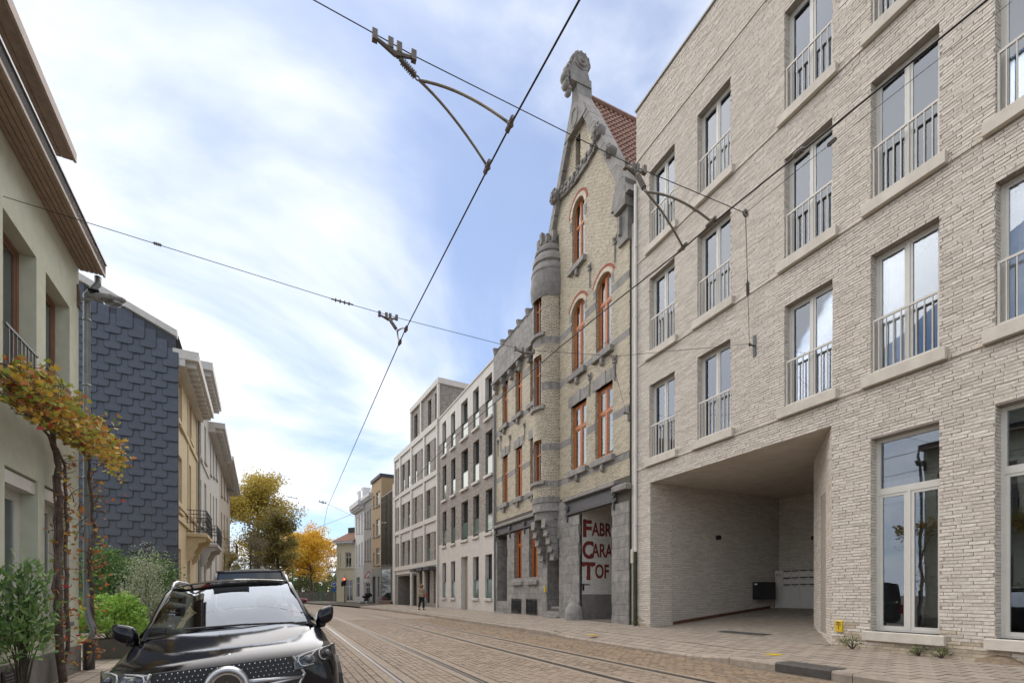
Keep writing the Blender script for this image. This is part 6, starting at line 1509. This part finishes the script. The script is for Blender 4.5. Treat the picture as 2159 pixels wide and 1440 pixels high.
# trees at the end of the street
def tree(name, px, Z, ztop, halfw, mat, label, n=9000, seed=1, trunkh=.3, leaf=.16, gap=.5, zb=0., dens=26, lean=0):
    rg = random.Random(seed); b = at_depth(px, HY, Z); b.z = zb; root = empty(name, b, label=label, cat='tree', group='autumn trees at the end of the street')
    H = ztop-zb; tk = MB(); tips = []
    P = [Vector((0,0,0)), Vector((rg.uniform(-.1,.1),0,H*trunkh*.5)), Vector((lean*.3,0,H*trunkh)), Vector((lean*.6+rg.uniform(-.3,.3),rg.uniform(-.3,.3),H*.62)), Vector((lean,0,H*.9))]
    tk.tube(P, [H*.026,H*.021,H*.018,H*.011,H*.003], 9)
    for i in range(dens):
        t = trunkh+(.92-trunkh)*rg.random()**.9; s = P[2].lerp(P[3],(t-trunkh)/(.62-trunkh)) if t < .62 else P[3].lerp(P[4],(t-.62)/.28)
        a = rg.uniform(0,2*math.pi); rel = (t-trunkh)/(1-trunkh); wd = halfw*math.sin(math.pi*min(1,max(.12,rel*.78+.2)))**.8*rg.uniform(.65,1.08)
        e = s+Vector((math.cos(a)*wd, math.sin(a)*wd, H*.10*rg.uniform(.2,1.4))); m_ = s.lerp(e,.5)+Vector((0,0,-H*.015)); r0 = H*.009*(1.2-rel)
        tk.tube([s,m_,e], [r0,r0*.6,r0*.15], 5)
        for f in (.45,.65,.85,1.): tips.append(s.lerp(e,f)+rv(rg)*halfw*.1)
        for j in range(3):
            q_ = s.lerp(e, rg.uniform(.3,.8)); e2 = q_+Vector((rg.uniform(-1,1),rg.uniform(-1,1),rg.uniform(.0,1.1)))*halfw*.4; tk.tube([q_,e2],[r0*.4,r0*.08],4); tips += [e2, q_.lerp(e2,.6)]
    tk.build('trunk', BARK, root)
    lf = MB(); per = max(1,n//len(tips))
    for t in tips:
        c = rg.uniform(.13,.27)*halfw; k_ = int(per*rg.uniform(.25,1.75))
        for k in range(k_):
            v = rv(rg); q_ = t+Vector((v.x*c*1.15, v.y*c*1.15, v.z*c*.8))
            leaf_quad(lf, q_, rv(rg)+Vector((0,0,.4)), rv(rg), leaf*.36*rg.uniform(.7,1.3), leaf*rg.uniform(.7,1.3), .2)
    lf.build('crown', mat, root, kind='stuff'); return root
T_YG = leafmat('yellow_green_leaf', (.26,.22,.04), (.42,.32,.05), (.55,.4,.07)); T_BR = leafmat('brown_green_leaf', (.18,.085,.035), (.2,.19,.045), (.3,.27,.07)); T_Y = leafmat('golden_leaf', (.55,.3,.02), (.72,.45,.035), (.8,.56,.07)); T_D = leafmat('deep_green_leaf', (.06,.085,.025), (.1,.13,.04), (.16,.17,.06)); T_G = leafmat('grey_brown_leaf', (.16,.14,.09), (.23,.2,.13), (.3,.26,.16))
tree('tall_tree', 540, 60, 15.6, 5.2, T_YG, 'tallest yellow-green tree behind the left row of houses', 24000, 2, .25, .24, dens=34)
tree('brown_tree', 588, 54, 10.2, 2.9, T_BR, 'brown and green tree between the tall tree and the golden tree', 13000, 7, .25, .2, dens=26)
tree('golden_tree', 657, 76, 11.0, 4.9, T_Y, 'golden yellow tree beside the cream corner house', 18000, 4, .3, .26, dens=28)
tree('golden_tree', 633, 84, 9.6, 3.6, T_Y, 'smaller golden tree behind the brown tree', 9000, 14, .3, .26, dens=20)
tree('grey_bush_tree', 530, 50, 7.2, 2.4, T_G, 'thin grey-brown tree at the end of the left row', 5200, 9, .12, .14, dens=22)
for k, (px, Z, r_, h_) in enumerate(((628,79,3.0,4.4),(662,82,3.4,4.0),(694,81,3.0,4.2),(592,80,3.0,4.6),(560,78,3.,4.6),(520,76,3.,5.0))):
    b = at_depth(px, HY, Z); bush('garden_bush', (b.x, b.y, 0), (r_, 2., h_), 1500, T_D, (.09,.24), 30+k, label=['dark green bush left of the golden tree trunk','dark green bush below the golden tree','dark green bush beside the corner house','dark green bush below the brown tree','dark bush behind the parked van','dark bush at the end of the left row'][k], group='dark bushes behind the garden wall')
# front bush with yellow leaves on the left row
b = FL.P(U(470), -.6, GZ); bush('yellow_shrub', (b.x, b.y, GZ), (.8,.7,4.6), 1200, leafmat('shrub_yellow', (.16,.17,.02),(.28,.24,.03),(.35,.28,.05)), (.04,.12), 41, label='yellow-green shrub below the last balcony on the left', group='shrubs on the left row', lift=1.8)
# ================================================================ end of the street, street furniture, people, wires
EZ = .0
pk = MB(); pk.quad((-60,76,-.02),(40,76,-.02),(40,200,-.02),(-60,200,-.02)); pk.build('park_ground', M('park_grass', (.06,.08,.025), .95, var=.4, scale=2), kind='structure')
cr_ = MB(); cr_.quad((-60,62,-.14),(16,62,-.14),(16,76,-.14),(-60,76,-.14)); cr_.build('cross_street', M('asphalt_far', (.12,.105,.09), .9, var=.15, scale=2), kind='structure')
# garden wall of concrete boards and posts across the end
a = at_depth(628, HY, 74); b = at_depth(712, HY, 74.5); d = Vector((b.x-a.x, b.y-a.y)); L_ = d.length; FW = Fac((a.x, a.y), d)
GW = FW.root('garden_wall'); tag(GW, 'low weathered board wall closing the street below the golden tree', 'wall')
GWM = M('weathered_boards', (.13,.12,.105), .9, var=.25, scale=4)
n = 6
for i in range(n+1): MB().box(L_*i/n-.08, L_*i/n+.08, -.06, .06, -.2, 1.75).build('post', GWM, GW)
for i in range(n):
    for k in range(5): MB().box(L_*i/n+.085, L_*(i+1)/n-.085, -.03, .03, -.15+.36*k, .195+.36*k).build('board', GWM, GW)
def gpos(px, Z): p = at_depth(px, HY, Z); p.z = pave_z(p.x, p.y) if p.x > KX+bend(p.y) else 0; return p
GPOLE = M('green_paint', (.02,.12,.05), .5, var=.1); POLE = M('pole_grey', (.22,.23,.235), .5, var=.1)
for px, Z, h_, lab in ((675,72.5,2.7,'short green post in front of the garden wall'),(617,70,5.0,'tall green post left of the golden tree')):
    p = at_depth(px, HY, Z); o = empty('green_post', (p.x,p.y,0), label=lab, cat='post', group='green posts at the street end'); q = MB(); q.lathe([(.16,-.2),(.16,.5),(.1,.55),(.1,h_),(.001,h_+.08)], 10); q.build('shaft', GPOLE, o); q = MB(); q.lathe([(.13,0),(.13,.08),(.1,.1)], 10, (0,0,h_*.6)); q.build('collar', GPOLE, o)
# traffic light
p = gpos(727, 58.5); TL = empty('traffic_light', p, -YAW, label='traffic light showing red at the corner of the street', cat='traffic light')
q = MB(); q.lathe([(.07,0),(.07,2.2),(.05,2.25),(.05,3.15),(.012,3.2),(.012,3.42)], 10); q.build('pole', M('pole_dark', (.06,.06,.065), .5), TL, smooth=True)
q = MB(); q.bevbox(-.15,.15,-.16,.1,2.05,2.98,.03); hs_ = q.build('signal_head', BLACK, TL)
for k, (m_, nm) in enumerate(((M('red_lamp', (.8,.03,.02), .3, var=0, emit=((1.,.05,.02), 9.)),'red_lamp'),(M('amber_off', (.08,.05,.01), .3, var=0),'amber_lamp'),(M('green_off', (.01,.05,.03), .3, var=0),'green_lamp'))):
    q = MB(); q.lathe([(.001,.03),(.11,.02),(.115,0)], 14, (0,-.165,2.83-.29*k), axis='y'); q.build(nm, m_, hs_, smooth=True)
    q = MB(); q.lathe([(.125,.0),(.13,.14)], 12, (0,-.165,2.83-.29*k), axis='y', a0=0, a1=math.pi); q.build('visor', BLACK, hs_)
q = MB(); q.bevbox(-.42,-.2,-.1,.1,1.95,2.55,.02); q.build('side_signal', BLACK, TL); q = MB(); q.bevbox(-.05,.05,-.12,-.06,1.0,1.2,.01); q.build('push_button', M('button_yellow', (.6,.2,.02), .5), TL)
# signs
BLUE = M('sign_blue', (.015,.12,.45), .4, var=0); SWH = M('sign_white', (.72,.72,.72), .45, var=.03); SRED = M('sign_red', (.5,.03,.025), .4, var=0)
p = gpos(704, 63); BS = empty('arrow_sign', p, -YAW, label='round blue sign with a white arrow left of the traffic light', cat='road sign')
q = MB(); q.lathe([(.04,0),(.04,2.75)], 8, (0,.04,0)); q.build('pole', POLE, BS)
q = MB(); q.lathe([(.001,.012),(.32,.012),(.34,.0),(.34,-.01),(.001,-.01)], 24, (0,0,2.35), axis='y'); q.build('disc', BLUE, BS); q = MB(); q.lathe([(.31,.014),(.345,.014),(.345,0)], 24, (0,0,2.35), axis='y'); q.build('rim', SWH, BS)
q = MB(); q.box(-.15,-.07,-.018,-.013,2.15,2.38); q.box(-.15,.08,-.0185,-.0135,2.38,2.46); q.prism([(.08,2.32),(.22,2.42),(.08,2.52)], -.018, -.013); q.build('arrow', SWH, BS)
q = MB(); q.box(-.25,.25,-.01,.01,1.35,1.8); q.build('lower_plate', BLUE, BS)
p = gpos(777, 54.5); WS_ = empty('warning_sign', p, -YAW+.1, label='triangular red-edged warning sign with black cross and a plate below', cat='road sign')
q = MB(); q.lathe([(.035,0),(.035,3.2)], 8, (0,.05,0)); q.build('pole', POLE, WS_)
tri = lambda s, c: [(-s*.5, c-s*.289), (s*.5, c-s*.289), (0, c+s*.577)]
q = MB(); q.prism(tri(.95,3.05), -.01, .01); q.build('red_triangle', SRED, WS_); q = MB(); q.prism(tri(.66,3.05), -.015, -.0105); q.build('white_triangle', SWH, WS_)
q = MB(); 
for a_ in (.65,-.65): q.tube([(-.14*math.cos(a_),-.018,3.0-.14*math.sin(a_)),(.14*math.cos(a_),-.018,3.0+.14*math.sin(a_))], .024, 4)
q.build('cross_symbol', DK, WS_)
q = MB(); q.bevbox(-.46,.46,-.012,.012,2.36,2.7,.003); q.build('text_plate', SWH, WS_)
for k in range(2): MB().box(-.3+.06*k, .3-.06*k, -.0145, -.012, 2.56-.1*k, 2.59-.1*k).build('text_line', DK, WS_)
# pram
p = gpos(772, 50.5); PR = empty('pram', p, R(20), label='black pram with hood parked on the right pavement', cat='pram')
PF = M('pram_fabric', (.015,.015,.018), .8, var=.2)
q = MB(); q.sphere((0,0,.78), .36, 14, 9, sc=(1.25,.75,.62)); q.v = [(x,y,min(z,.86)) for x,y,z in q.v]; q.build('basket', PF, PR, smooth=True)
q = MB(); q.lathe([(.001,-.28),(.36,-.28),(.38,0),(.36,.28),(.001,.28)], 14, (.18,0,.82), axis='y', a0=R(-10), a1=R(150)); q.build('hood', PF, PR, smooth=True)
q = MB(); q.tube([(-.4,0,.14),(.35,0,.85),(.62,0,1.08)], .022, 6); q.tube([(.42,0,.14),(-.25,0,.75)], .022, 6); q.tube([(.62,-.26,1.08),(.62,.26,1.08)], .02, 6); q.build('frame', STEEL, PR)
for x in (-.4,.42):
    for y in (-.27,.27): q = MB(); q.lathe([(.09,-.02),(.14,-.02),(.14,.02),(.09,.02),(.09,-.02)], 14, (x,y,.14), axis='y'); o = q.build('wheel', TYRE, PR); q = MB(); q.tube([(x,y*.2,.14),(x,y,.14)], .015, 5); q.build('axle', STEEL, o)
q = MB(); q.sphere((0,0,.42), .25, 10, 6, sc=(1.2,.8,.5)); q.build('shopping_net', PF, PR, smooth=True)
# red car crossing at the far end
p = at_depth(648, HY, 67.5); RC = empty('red_car', (p.x,p.y,-.13), R(88), label='dark red car crossing the far end of the street', cat='car')
RP = M('red_paint', (.22,.012,.018), .25, var=0, coat=1.)
loft([S2(0,.4,.6,.66,.55,.64,.72,.5,.76,.76), S2(.15,.28,.74,.8,.55,.78,.78,.66,.83,.83), S2(1.1,.24,.78,.84,.58,.82,.85,.7,.92,.92), S2(2.8,.24,.78,.84,.58,.82,.88,.72,.94,.94), S2(3.9,.28,.74,.8,.6,.76,.86,.64,.9,.9), S2(4.1,.4,.6,.66,.6,.62,.78,.5,.82,.82)], 'body', RP, RC, 2)
loft([S2(1.0,.86,.66,.66,.9,.64,.92,.5,.94,.94), S2(1.7,.86,.7,.7,1.0,.6,1.3,.5,1.36,1.38), S2(3.0,.86,.7,.7,1.0,.6,1.34,.5,1.4,1.42), S2(3.9,.86,.66,.66,.92,.58,1.0,.48,1.05,1.06)], 'cabin', M('car_glass_dark', (.03,.03,.035), .1, var=0), RC, 2)
patch('roof', RP, RC, [[(.5*s, 1.7+1.5*t, 1.405+.02*math.sin(math.pi*t)-.03*abs(s)**2) for s in [-1+k/3. for k in range(7)]] for t in [i/4 for i in range(5)]], th=.02)
for s in (-1,1):
    for y in (.75,3.3): wheel(RC, s*.74, y, .31, .2)
# walking person: one continuous body mesh, hair and clothes as children
p = gpos(889, 32.2); PE = empty('person', (p.x, p.y, p.z), R(12), label='walking person with reddish hair, beige jacket, black trousers and red bag', cat='person')
def skin(name, verts, edges, radii, mat, parent, root=0, sub=2):
    me_ = bpy.data.meshes.new(name); me_.from_pydata(verts, edges, []); me_.materials.append(mat); o = link(name, me_, parent)
    md = o.modifiers.new('skin', 'SKIN'); md.use_smooth_shade = True
    sv = me_.skin_vertices[0].data
    for i, r_ in enumerate(radii): sv[i].radius = r_ if isinstance(r_, tuple) else (r_, r_); sv[i].use_root = (i == root)
    m2 = o.modifiers.new('sub', 'SUBSURF'); m2.levels = sub; m2.render_levels = sub; return o
SKIN = M('skin', (.5,.3,.22), .6, var=0); JACK = M('beige_jacket', (.33,.27,.2), .9, var=.1, scale=12); TRO = M('black_trousers', (.015,.015,.02), .85, var=.1); HAIR = M('red_brown_hair', (.2,.075,.03), .6, var=.2, scale=30); BAG = M('red_bag', (.28,.02,.02), .55, var=.1)
bv = [(0,0,.86),(0,.01,1.02),(0,.02,1.2),(0,.02,1.36),(0,-.0,1.44),(0,-.03,1.52),(0,-.04,1.6),  # pelvis..head
      (.09,.0,.8),(.10,-.10,.46),(.10,-.06,.08),(.10,-.18,.04), (-.09,.0,.8),(-.10,.06,.46),(-.10,.22,.12),(-.10,.12,.05),
      (.17,.02,1.36),(.24,.0,1.1),(.22,-.14,.9),(.21,-.19,.83), (-.17,.02,1.36),(-.23,-.02,1.1),(-.16,-.2,1.02),(-.1,-.26,1.03)]
be = [(0,1),(1,2),(2,3),(3,4),(4,5),(5,6),(0,7),(7,8),(8,9),(9,10),(0,11),(11,12),(12,13),(13,14),(3,15),(15,16),(16,17),(17,18),(3,19),(19,20),(20,21),(21,22)]
br = [(.14,.1),(.12,.09),(.14,.1),(.13,.09),(.05,.05),(.075,.085),(.06,.07),.085,.06,.042,.035,.085,.06,.042,.035,.06,.045,.035,.028,.06,.045,.035,.028]
skin('body', bv, be, br, SKIN, PE)
skin('trousers', [bv[0],bv[7],bv[8],(.10,-.065,.12),bv[11],bv[12],(-.10,.2,.16)], [(0,1),(1,2),(2,3),(0,4),(4,5),(5,6)], [(.16,.125),.11,.085,.075,.11,.085,.075], TRO, PE)
skin('jacket', [(0,.0,.78),(0,.01,1.02),(0,.02,1.2),(0,.02,1.36),bv[15],bv[16],(.222,-.12,.93),bv[19],bv[20],(-.175,-.17,1.03)], [(0,1),(1,2),(2,3),(3,4),(4,5),(5,6),(3,7),(7,8),(8,9)], [(.2,.15),(.17,.13),(.18,.135),(.16,.12),.085,.072,.06,.085,.072,.06], JACK, PE, 1)
q = MB(); q.sphere((0,-.005,1.58), .125, 12, 9, sc=(.95,1.0,1.05)); q.sphere((0,.05,1.42), .12, 10, 8, sc=(1.1,.7,1.35)); q.build('hair', HAIR, PE, smooth=True)
q = MB(); q.bevbox(.22,.34,-.18,.2,.82,1.12,.03); bo = q.build('shoulder_bag', BAG, PE); q = MB(); q.tube([(.28,.0,1.12),(.2,.06,1.42),(.0,.1,1.46)], .014, 5); q.build('strap', BAG, bo)
for x, y in ((.10,-.12),(-.10,.17)): q = MB(); q.sphere((x,y,.05), .06, 8, 6, sc=(.8,2.0,.8)); q.build('shoe', TRO, PE, smooth=True)
# ---------------------------------------------------------------- overhead line
WIRE = M('copper_wire_dark', (.035,.03,.028), .5, metal=.5, var=.1); FIT = M('wire_fitting', (.16,.14,.12), .55, metal=.4, var=.2, scale=20); PULL = M('pull_off_tube', (.22,.19,.15), .5, metal=.3, var=.2)
HW, HS = 5.3, 5.92
def wire_thing(name, pts, r_, label, cat, group, mat=WIRE):
    q = MB(); q.tube(pts, r_, 6); return q.build(name, mat, None, smooth=True, label=label, cat=cat, group=group)
c1 = [at_z(x, y, HW) for x, y in ((1222,0),(1076,265),(1028,357),(850,705),(690,1070),(683,1108))]
c1 = [c1[0]+(c1[0]-c1[1])*2.] + c1 + [c1[-1]+(c1[-1]-c1[-2])*1.2]
wire_thing('contact_wire', c1, .0085, 'overhead contact wire above the near tram track', 'wire', 'overhead tram wires')
c2 = [at_z(x, y, HW) for x, y in ((2082,0),(1767,258),(1499,474),(1441,524),(1300,634),(1184,729),(971,911),(833,1049))]
c2 = [c2[0]+(c2[0]-c2[1])*3.] + c2 + [Vector((c2[-1].x-6.5, c2[-1].y+28, HW))]
wire_thing('contact_wire', c2, .0085, 'overhead contact wire above the far track, crossing the pale brick facade', 'wire', 'overhead tram wires')
# span 1
sA = at_z(872,118,HS); sL = at_z(660,0,HS); d_ = (sL-sA); s1 = [sA+d_*2.2, sL, at_z(790,72,HS), sA, at_z(1195,280,HS+.0), at_z(1335,350,HS), at_z(1572,450,HS)]
kn = s1[-1]
wire_thing('span_wire', s1, .0045, 'span wire crossing the street at the top of the view', 'wire', 'span wires')
top = FR.P(FR.u(2135), -.02, FR.z(2135,5)); low = FR.P(FR.u(1590), -.16, FR.z(1590,728))
wire_thing('span_wire', [kn, at_depth(1690,352,6.7), top], .0045, 'stay wire rising to the right over the pale brick wall', 'wire', 'span wires')
wire_thing('span_wire', [kn, kn.lerp(low,.5)+Vector((0,0,-.05)), low], .0045, 'thin stay wire hanging down to the wall bracket', 'wire', 'span wires')
def insul(p, q_, name, label, r_=.032, n=4):
    """strain insulator between two points of a wire: a rod with small sheds"""
    o = empty(name, p, label=label, cat='insulator', group='strain insulators'); v = Vector(q_)-Vector(p); b = MB(); b.tube([(0,0,0), tuple(v)], r_*.38, 6); b.build('rod', FIT, o)
    for i in range(n): c = v*((i+1)/(n+1)); e = v.normalized()*.008; s = MB(); s.tube([tuple(c-e), tuple(c+e)], r_, 8); s.build('shed', FIT, o)
def bar_clamp(a, b, label):
    o = empty('span_clamp', a, label=label, cat='wire clamp', group='clamps that carry the pull-off arms'); v = Vector(b)-Vector(a)
    q = MB(); q.tube([(0,0,-.02),tuple(v*.5+Vector((0,0,-.07))),tuple(v+Vector((0,0,-.02)))], [.014,.024,.014], 6); q.build('clamp_bar', FIT, o)
    for t in (0,.4,.62,1): q = MB(); c = v*t; q.box(c.x-.022,c.x+.022,c.y-.022,c.y+.022,c.z-.05,c.z+.035); q.build('clamp_jaw', FIT, o)
def pulloff(tp, ap, e1, e2, m1, m2, label):
    """chain and turnbuckle from the clamp to the knot, then two bent tubes to the contact wire"""
    o = empty('pull_off', ap, label=label, cat='pull-off arm', group='pull-off arms on the contact wires'); A_ = Vector(ap); T_ = Vector(tp)-A_
    q = MB(); 
    for k in range(5):
        c = T_*(k/5.+.08); q.lathe([(.014,-.004),(.024,-.004),(.024,.004),(.014,.004),(.014,-.004)], 8, tuple(c), axis='x' if k % 2 else 'y')
    q.build('chain', FIT, o)
    q = MB(); q.tube([tuple(T_*.15), tuple(T_*.8)], .019, 6); 
    for k in range(8): c = T_*(.2+.07*k); q.tube([tuple(c-T_.normalized()*.006), tuple(c+T_.normalized()*.006)], .03, 8)
    q.build('turnbuckle', FIT, o)
    for e, m_ in ((e1,m1),(e2,m2)):
        E = Vector(e)-A_; Mm = Vector(m_)-A_; P = [(Vector((0,0,0))*(1-t)**2+Mm*2*t*(1-t)+E*t*t) for t in [i/10 for i in range(11)]]
        q = MB(); q.tube(P, .0125, 6); ar = q.build('arm_tube', PULL, o, smooth=True)
        q = MB(); q.tube([tuple(E+Vector((0,-.06,.01))), tuple(E+Vector((0,.07,-.005)))], .022, 6); q.sphere(tuple(E), .033, 6, 5); q.build('wire_clip', FIT, ar)
bar_clamp(at_z(790,74,HS), at_z(872,118,HS), 'long clamp bar on the top span wire left of the contact wire')
ap = at_depth(884,170,4.33)
pulloff(at_z(832,112,HS-.06), ap, at_z(1076,262,HW), at_z(1028,352,HW), at_depth(975,185,4.4), at_depth(955,235,4.5), 'pull-off with two bent arms holding the near contact wire overhead')
bar_clamp(at_z(1318,347,HS), at_z(1358,358,HS), 'clamp bar on the span wire before the factory roof')
ap = at_depth(1362,405,5.25)
pulloff(at_z(1338,358,HS-.05), ap, at_z(1500,468,HW), at_z(1440,522,HW), at_depth(1430,408,5.3), at_depth(1405,452,5.4), 'pull-off with two bent arms before the leftmost windows of the pale block')
q = MB(); q.lathe([(.02,-.01),(.045,-.01),(.045,.01),(.02,.01),(.02,-.01)], 12, tuple(kn), axis='y'); q.build('ring_knot', FIT, None, label='iron ring joining three stay wires before the pale wall', cat='wire ring')
insul(at_depth(1745,308,7.0), at_depth(1763,292,7.05), 'insulator', 'insulator on the stay wire before the upper window')
insul(kn.lerp(low,.36), kn.lerp(low,.48), 'insulator', 'insulator on the thin stay wire above the wall bracket')
insul(at_z(1672,332,HW), at_z(1697,312,HW), 'insulator', 'insulator clamp on the far contact wire', .028)
# bracket on the pale wall
WBK = empty('wall_bracket', FR.P(FR.u(1592), 0, FR.z(1592,730)), FR.rz, label='iron wire bracket bolted to the pale brick wall', cat='bracket')
q = MB(); q.box(-.04,.04,-.03,0,-.25,.25); q.build('plate', IRON, WBK); q = MB(); q.tube([(0,0,0),(0,-.18,0)], .022, 6); q.lathe([(.02,-.01),(.04,-.01),(.04,.01),(.02,.01),(.02,-.01)], 10, (0,-.18,0), axis='x'); q.build('eye', IRON, WBK)
# span 2
g0 = FL.P(FL.u(2), -.02, FL.z(2,413)); s2 = [g0, at_z(330,515,HS+.0), at_z(715,635,HS), at_z(838,670,HS), at_z(1100,737,HS), at_depth(1300,751,10.6), low]
wire_thing('span_wire', s2, .0045, 'span wire from the green house across to the pale wall bracket', 'wire', 'span wires')
insul(at_z(322,512,HS), at_z(342,518,HS), 'insulator', 'small insulator on the span wire above the left roofs', .02)
insul(at_z(698,630,HS), at_z(745,643,HS), 'insulator', 'insulator in the middle of the span wire against the sky', .03)
bar_clamp(at_z(800,661,HS), at_z(836,669,HS), 'clamp bar on the second span wire near the contact wire')
pulloff(at_z(818,668,HS-.04), at_depth(838,698,8.1), at_z(856,694,HW), at_z(843,722,HW), at_depth(850,688,8.0), at_depth(838,712,8.2), 'small pull-off on the near contact wire below the second span')
bar_clamp(at_z(1086,734,HS), at_z(1125,741,HS), 'clamp bar on the second span wire before the turret')
fb = FF.P(FF.u(1327), -.12, FF.z(1327,872)); wire_thing('span_wire', [at_depth(1288,750,10.4), fb], .0045, 'stay wire from the second span to the factory corner', 'wire', 'span wires')
o = copy_tree(WBK); o.location = FF.P(FF.u(1326), 0, FF.z(1327,872)); o['label'] = 'iron wire bracket on the right edge of the factory front'
tag(o, group='wire brackets'); tag(WBK, group='wire brackets')
# span 3, far
pA = FL.P(FL.u(477), -.1, 6.2); pB = FB.P(FB.u(850), -.05, 6.2)
s3 = [pA, at_z(600,1046,HS), at_z(690,1062,HS-.05), pB]
wire_thing('span_wire', s3, .007, 'distant span wire over the street between the houses', 'wire', 'span wires')
insul(at_z(604,1046,HS), at_z(630,1051,HS), 'insulator', 'insulator on the distant span wire', .03)
bar_clamp(at_z(674,1056,HS), at_z(687,1059,HS), 'clamp bar on the distant span wire')
# ---------------------------------------------------------------- small things on the ground
p = at_z(1632,1385,.075); q = MB(); q.box(-.11,.11,-.11,.11,0,.012); o = q.build('yellow_marker', YEL, None, label='yellow square plate set in the right pavement near the passage', cat='marker plate', loc=(p.x,p.y,pave_z(p.x,p.y)-kdrop(p.x,p.y)-.004)); 
p = at_z(1250,1338,.13); q = MB(); q.box(-.1,.1,-.1,.1,0,.012); q.build('yellow_marker', YEL, None, label='yellow square plate in the pavement before the gateway', cat='marker plate', loc=(p.x,p.y,pave_z(p.x,p.y)-.004))
p = at_z(1702,1404,.12); gl = empty('gully_cover', (KX+.1, p.y, .0), label='dark iron gully cover set in the right kerb', cat='drain cover'); q = MB(); q.bevbox(-.12,.26,-.42,.42,.0,.135,.02); q.build('cover', M('cast_iron', (.07,.062,.055), .7, var=.2, scale=10, bump=.3), gl)
for i in range(0): MB().box(-.123,-.118,-.36+.12*i,-.3+.12*i,.03,.09).build('slot', BLACK, gl)
p = FR.P((pu0+pu1)/2+.2, .55, ramp_z(.55)+.004); gt = empty('drain_grate', p, FR.rz, label='iron drain grate in the passage floor', cat='drain cover')
q = MB(); q.box(-.7,.7,-.22,-.19,0,.012); q.box(-.7,.7,.19,.22,0,.012); q.build('grate_frame', IRON, gt)
for i in range(24): MB().box(-.68+.058*i,-.65+.058*i,-.19,.19,.0,.01).build('grate_bar', IRON, gt)
rg = random.Random(77)
FLM = [leafmat('fallen_leaf_'+n_, *c) for n_, c in (('gold',((.45,.25,.03),(.5,.3,.04),(.4,.25,.04))),('brown',((.2,.09,.03),(.25,.12,.04),(.16,.08,.03))))]
fme = []
for m_ in FLM:
    b = vine_leaf(); me_ = bpy.data.meshes.new('fallen_leaf'); me_.from_pydata(b.v, [], b.f); me_.materials.append(m_); fme.append(me_)
sp_ = [(855,1422),(1486,1388),(760,1390),(905,1335),(820,1312),(1010,1415),(1180,1395),(1300,1350),(1110,1330),(1400,1428),(1560,1420),(720,1300),(1620,1362),(1725,1352),(1880,1400),(2000,1420),(1468,1345),(205,1430),(190,1420),(235,1405),(150,1436),(1344,1322),(1350,1324),(1335,1320),(960,1300),(1230,1330)]
for px, py in sp_:
    p = at_z(px, py, .0)
    if p.x > KX+bend(p.y): p = at_z(px, py, .13); z = pave_z(p.x,p.y)-kdrop(p.x,p.y)
    elif p.x < left_kerb(p.y): p = at_z(px, py, -.2); z = -.2
    else: z = road_z(p.x-bend(p.y))
    o = link('fallen_leaf', rg.choice(fme), None, loc=(p.x,p.y,z+.006), rot=(rg.uniform(-.2,.2), rg.uniform(-.2,.2), rg.uniform(0,6)), label='small dry autumn leaf lying on the paving', cat='leaf', group='fallen leaves'); o.scale = (rg.uniform(.03,.05),)*3

# far-off wood behind the garden wall
rg = random.Random(5); fw_ = MB()
for i in range(5200):
    px = rg.uniform(470,722); Z = rg.uniform(92,104); h_ = (5.2+1.6*math.sin(px*.09)+1.2*math.sin(px*.23))*rg.random()**.6
    b = at_depth(px, HY, Z); leaf_quad(fw_, Vector((b.x,b.y,h_)), rv(rg)+Vector((-.4,-.6,.5)), rv(rg), .2*rg.uniform(.7,1.4), .55*rg.uniform(.7,1.4), .2)
fw_.build('distant_wood', leafmat('distant_leaf', (.07,.09,.035),(.12,.13,.05),(.2,.17,.07)), None, label='far-off dark wood showing between the trunks', cat='wood', kind='stuff')
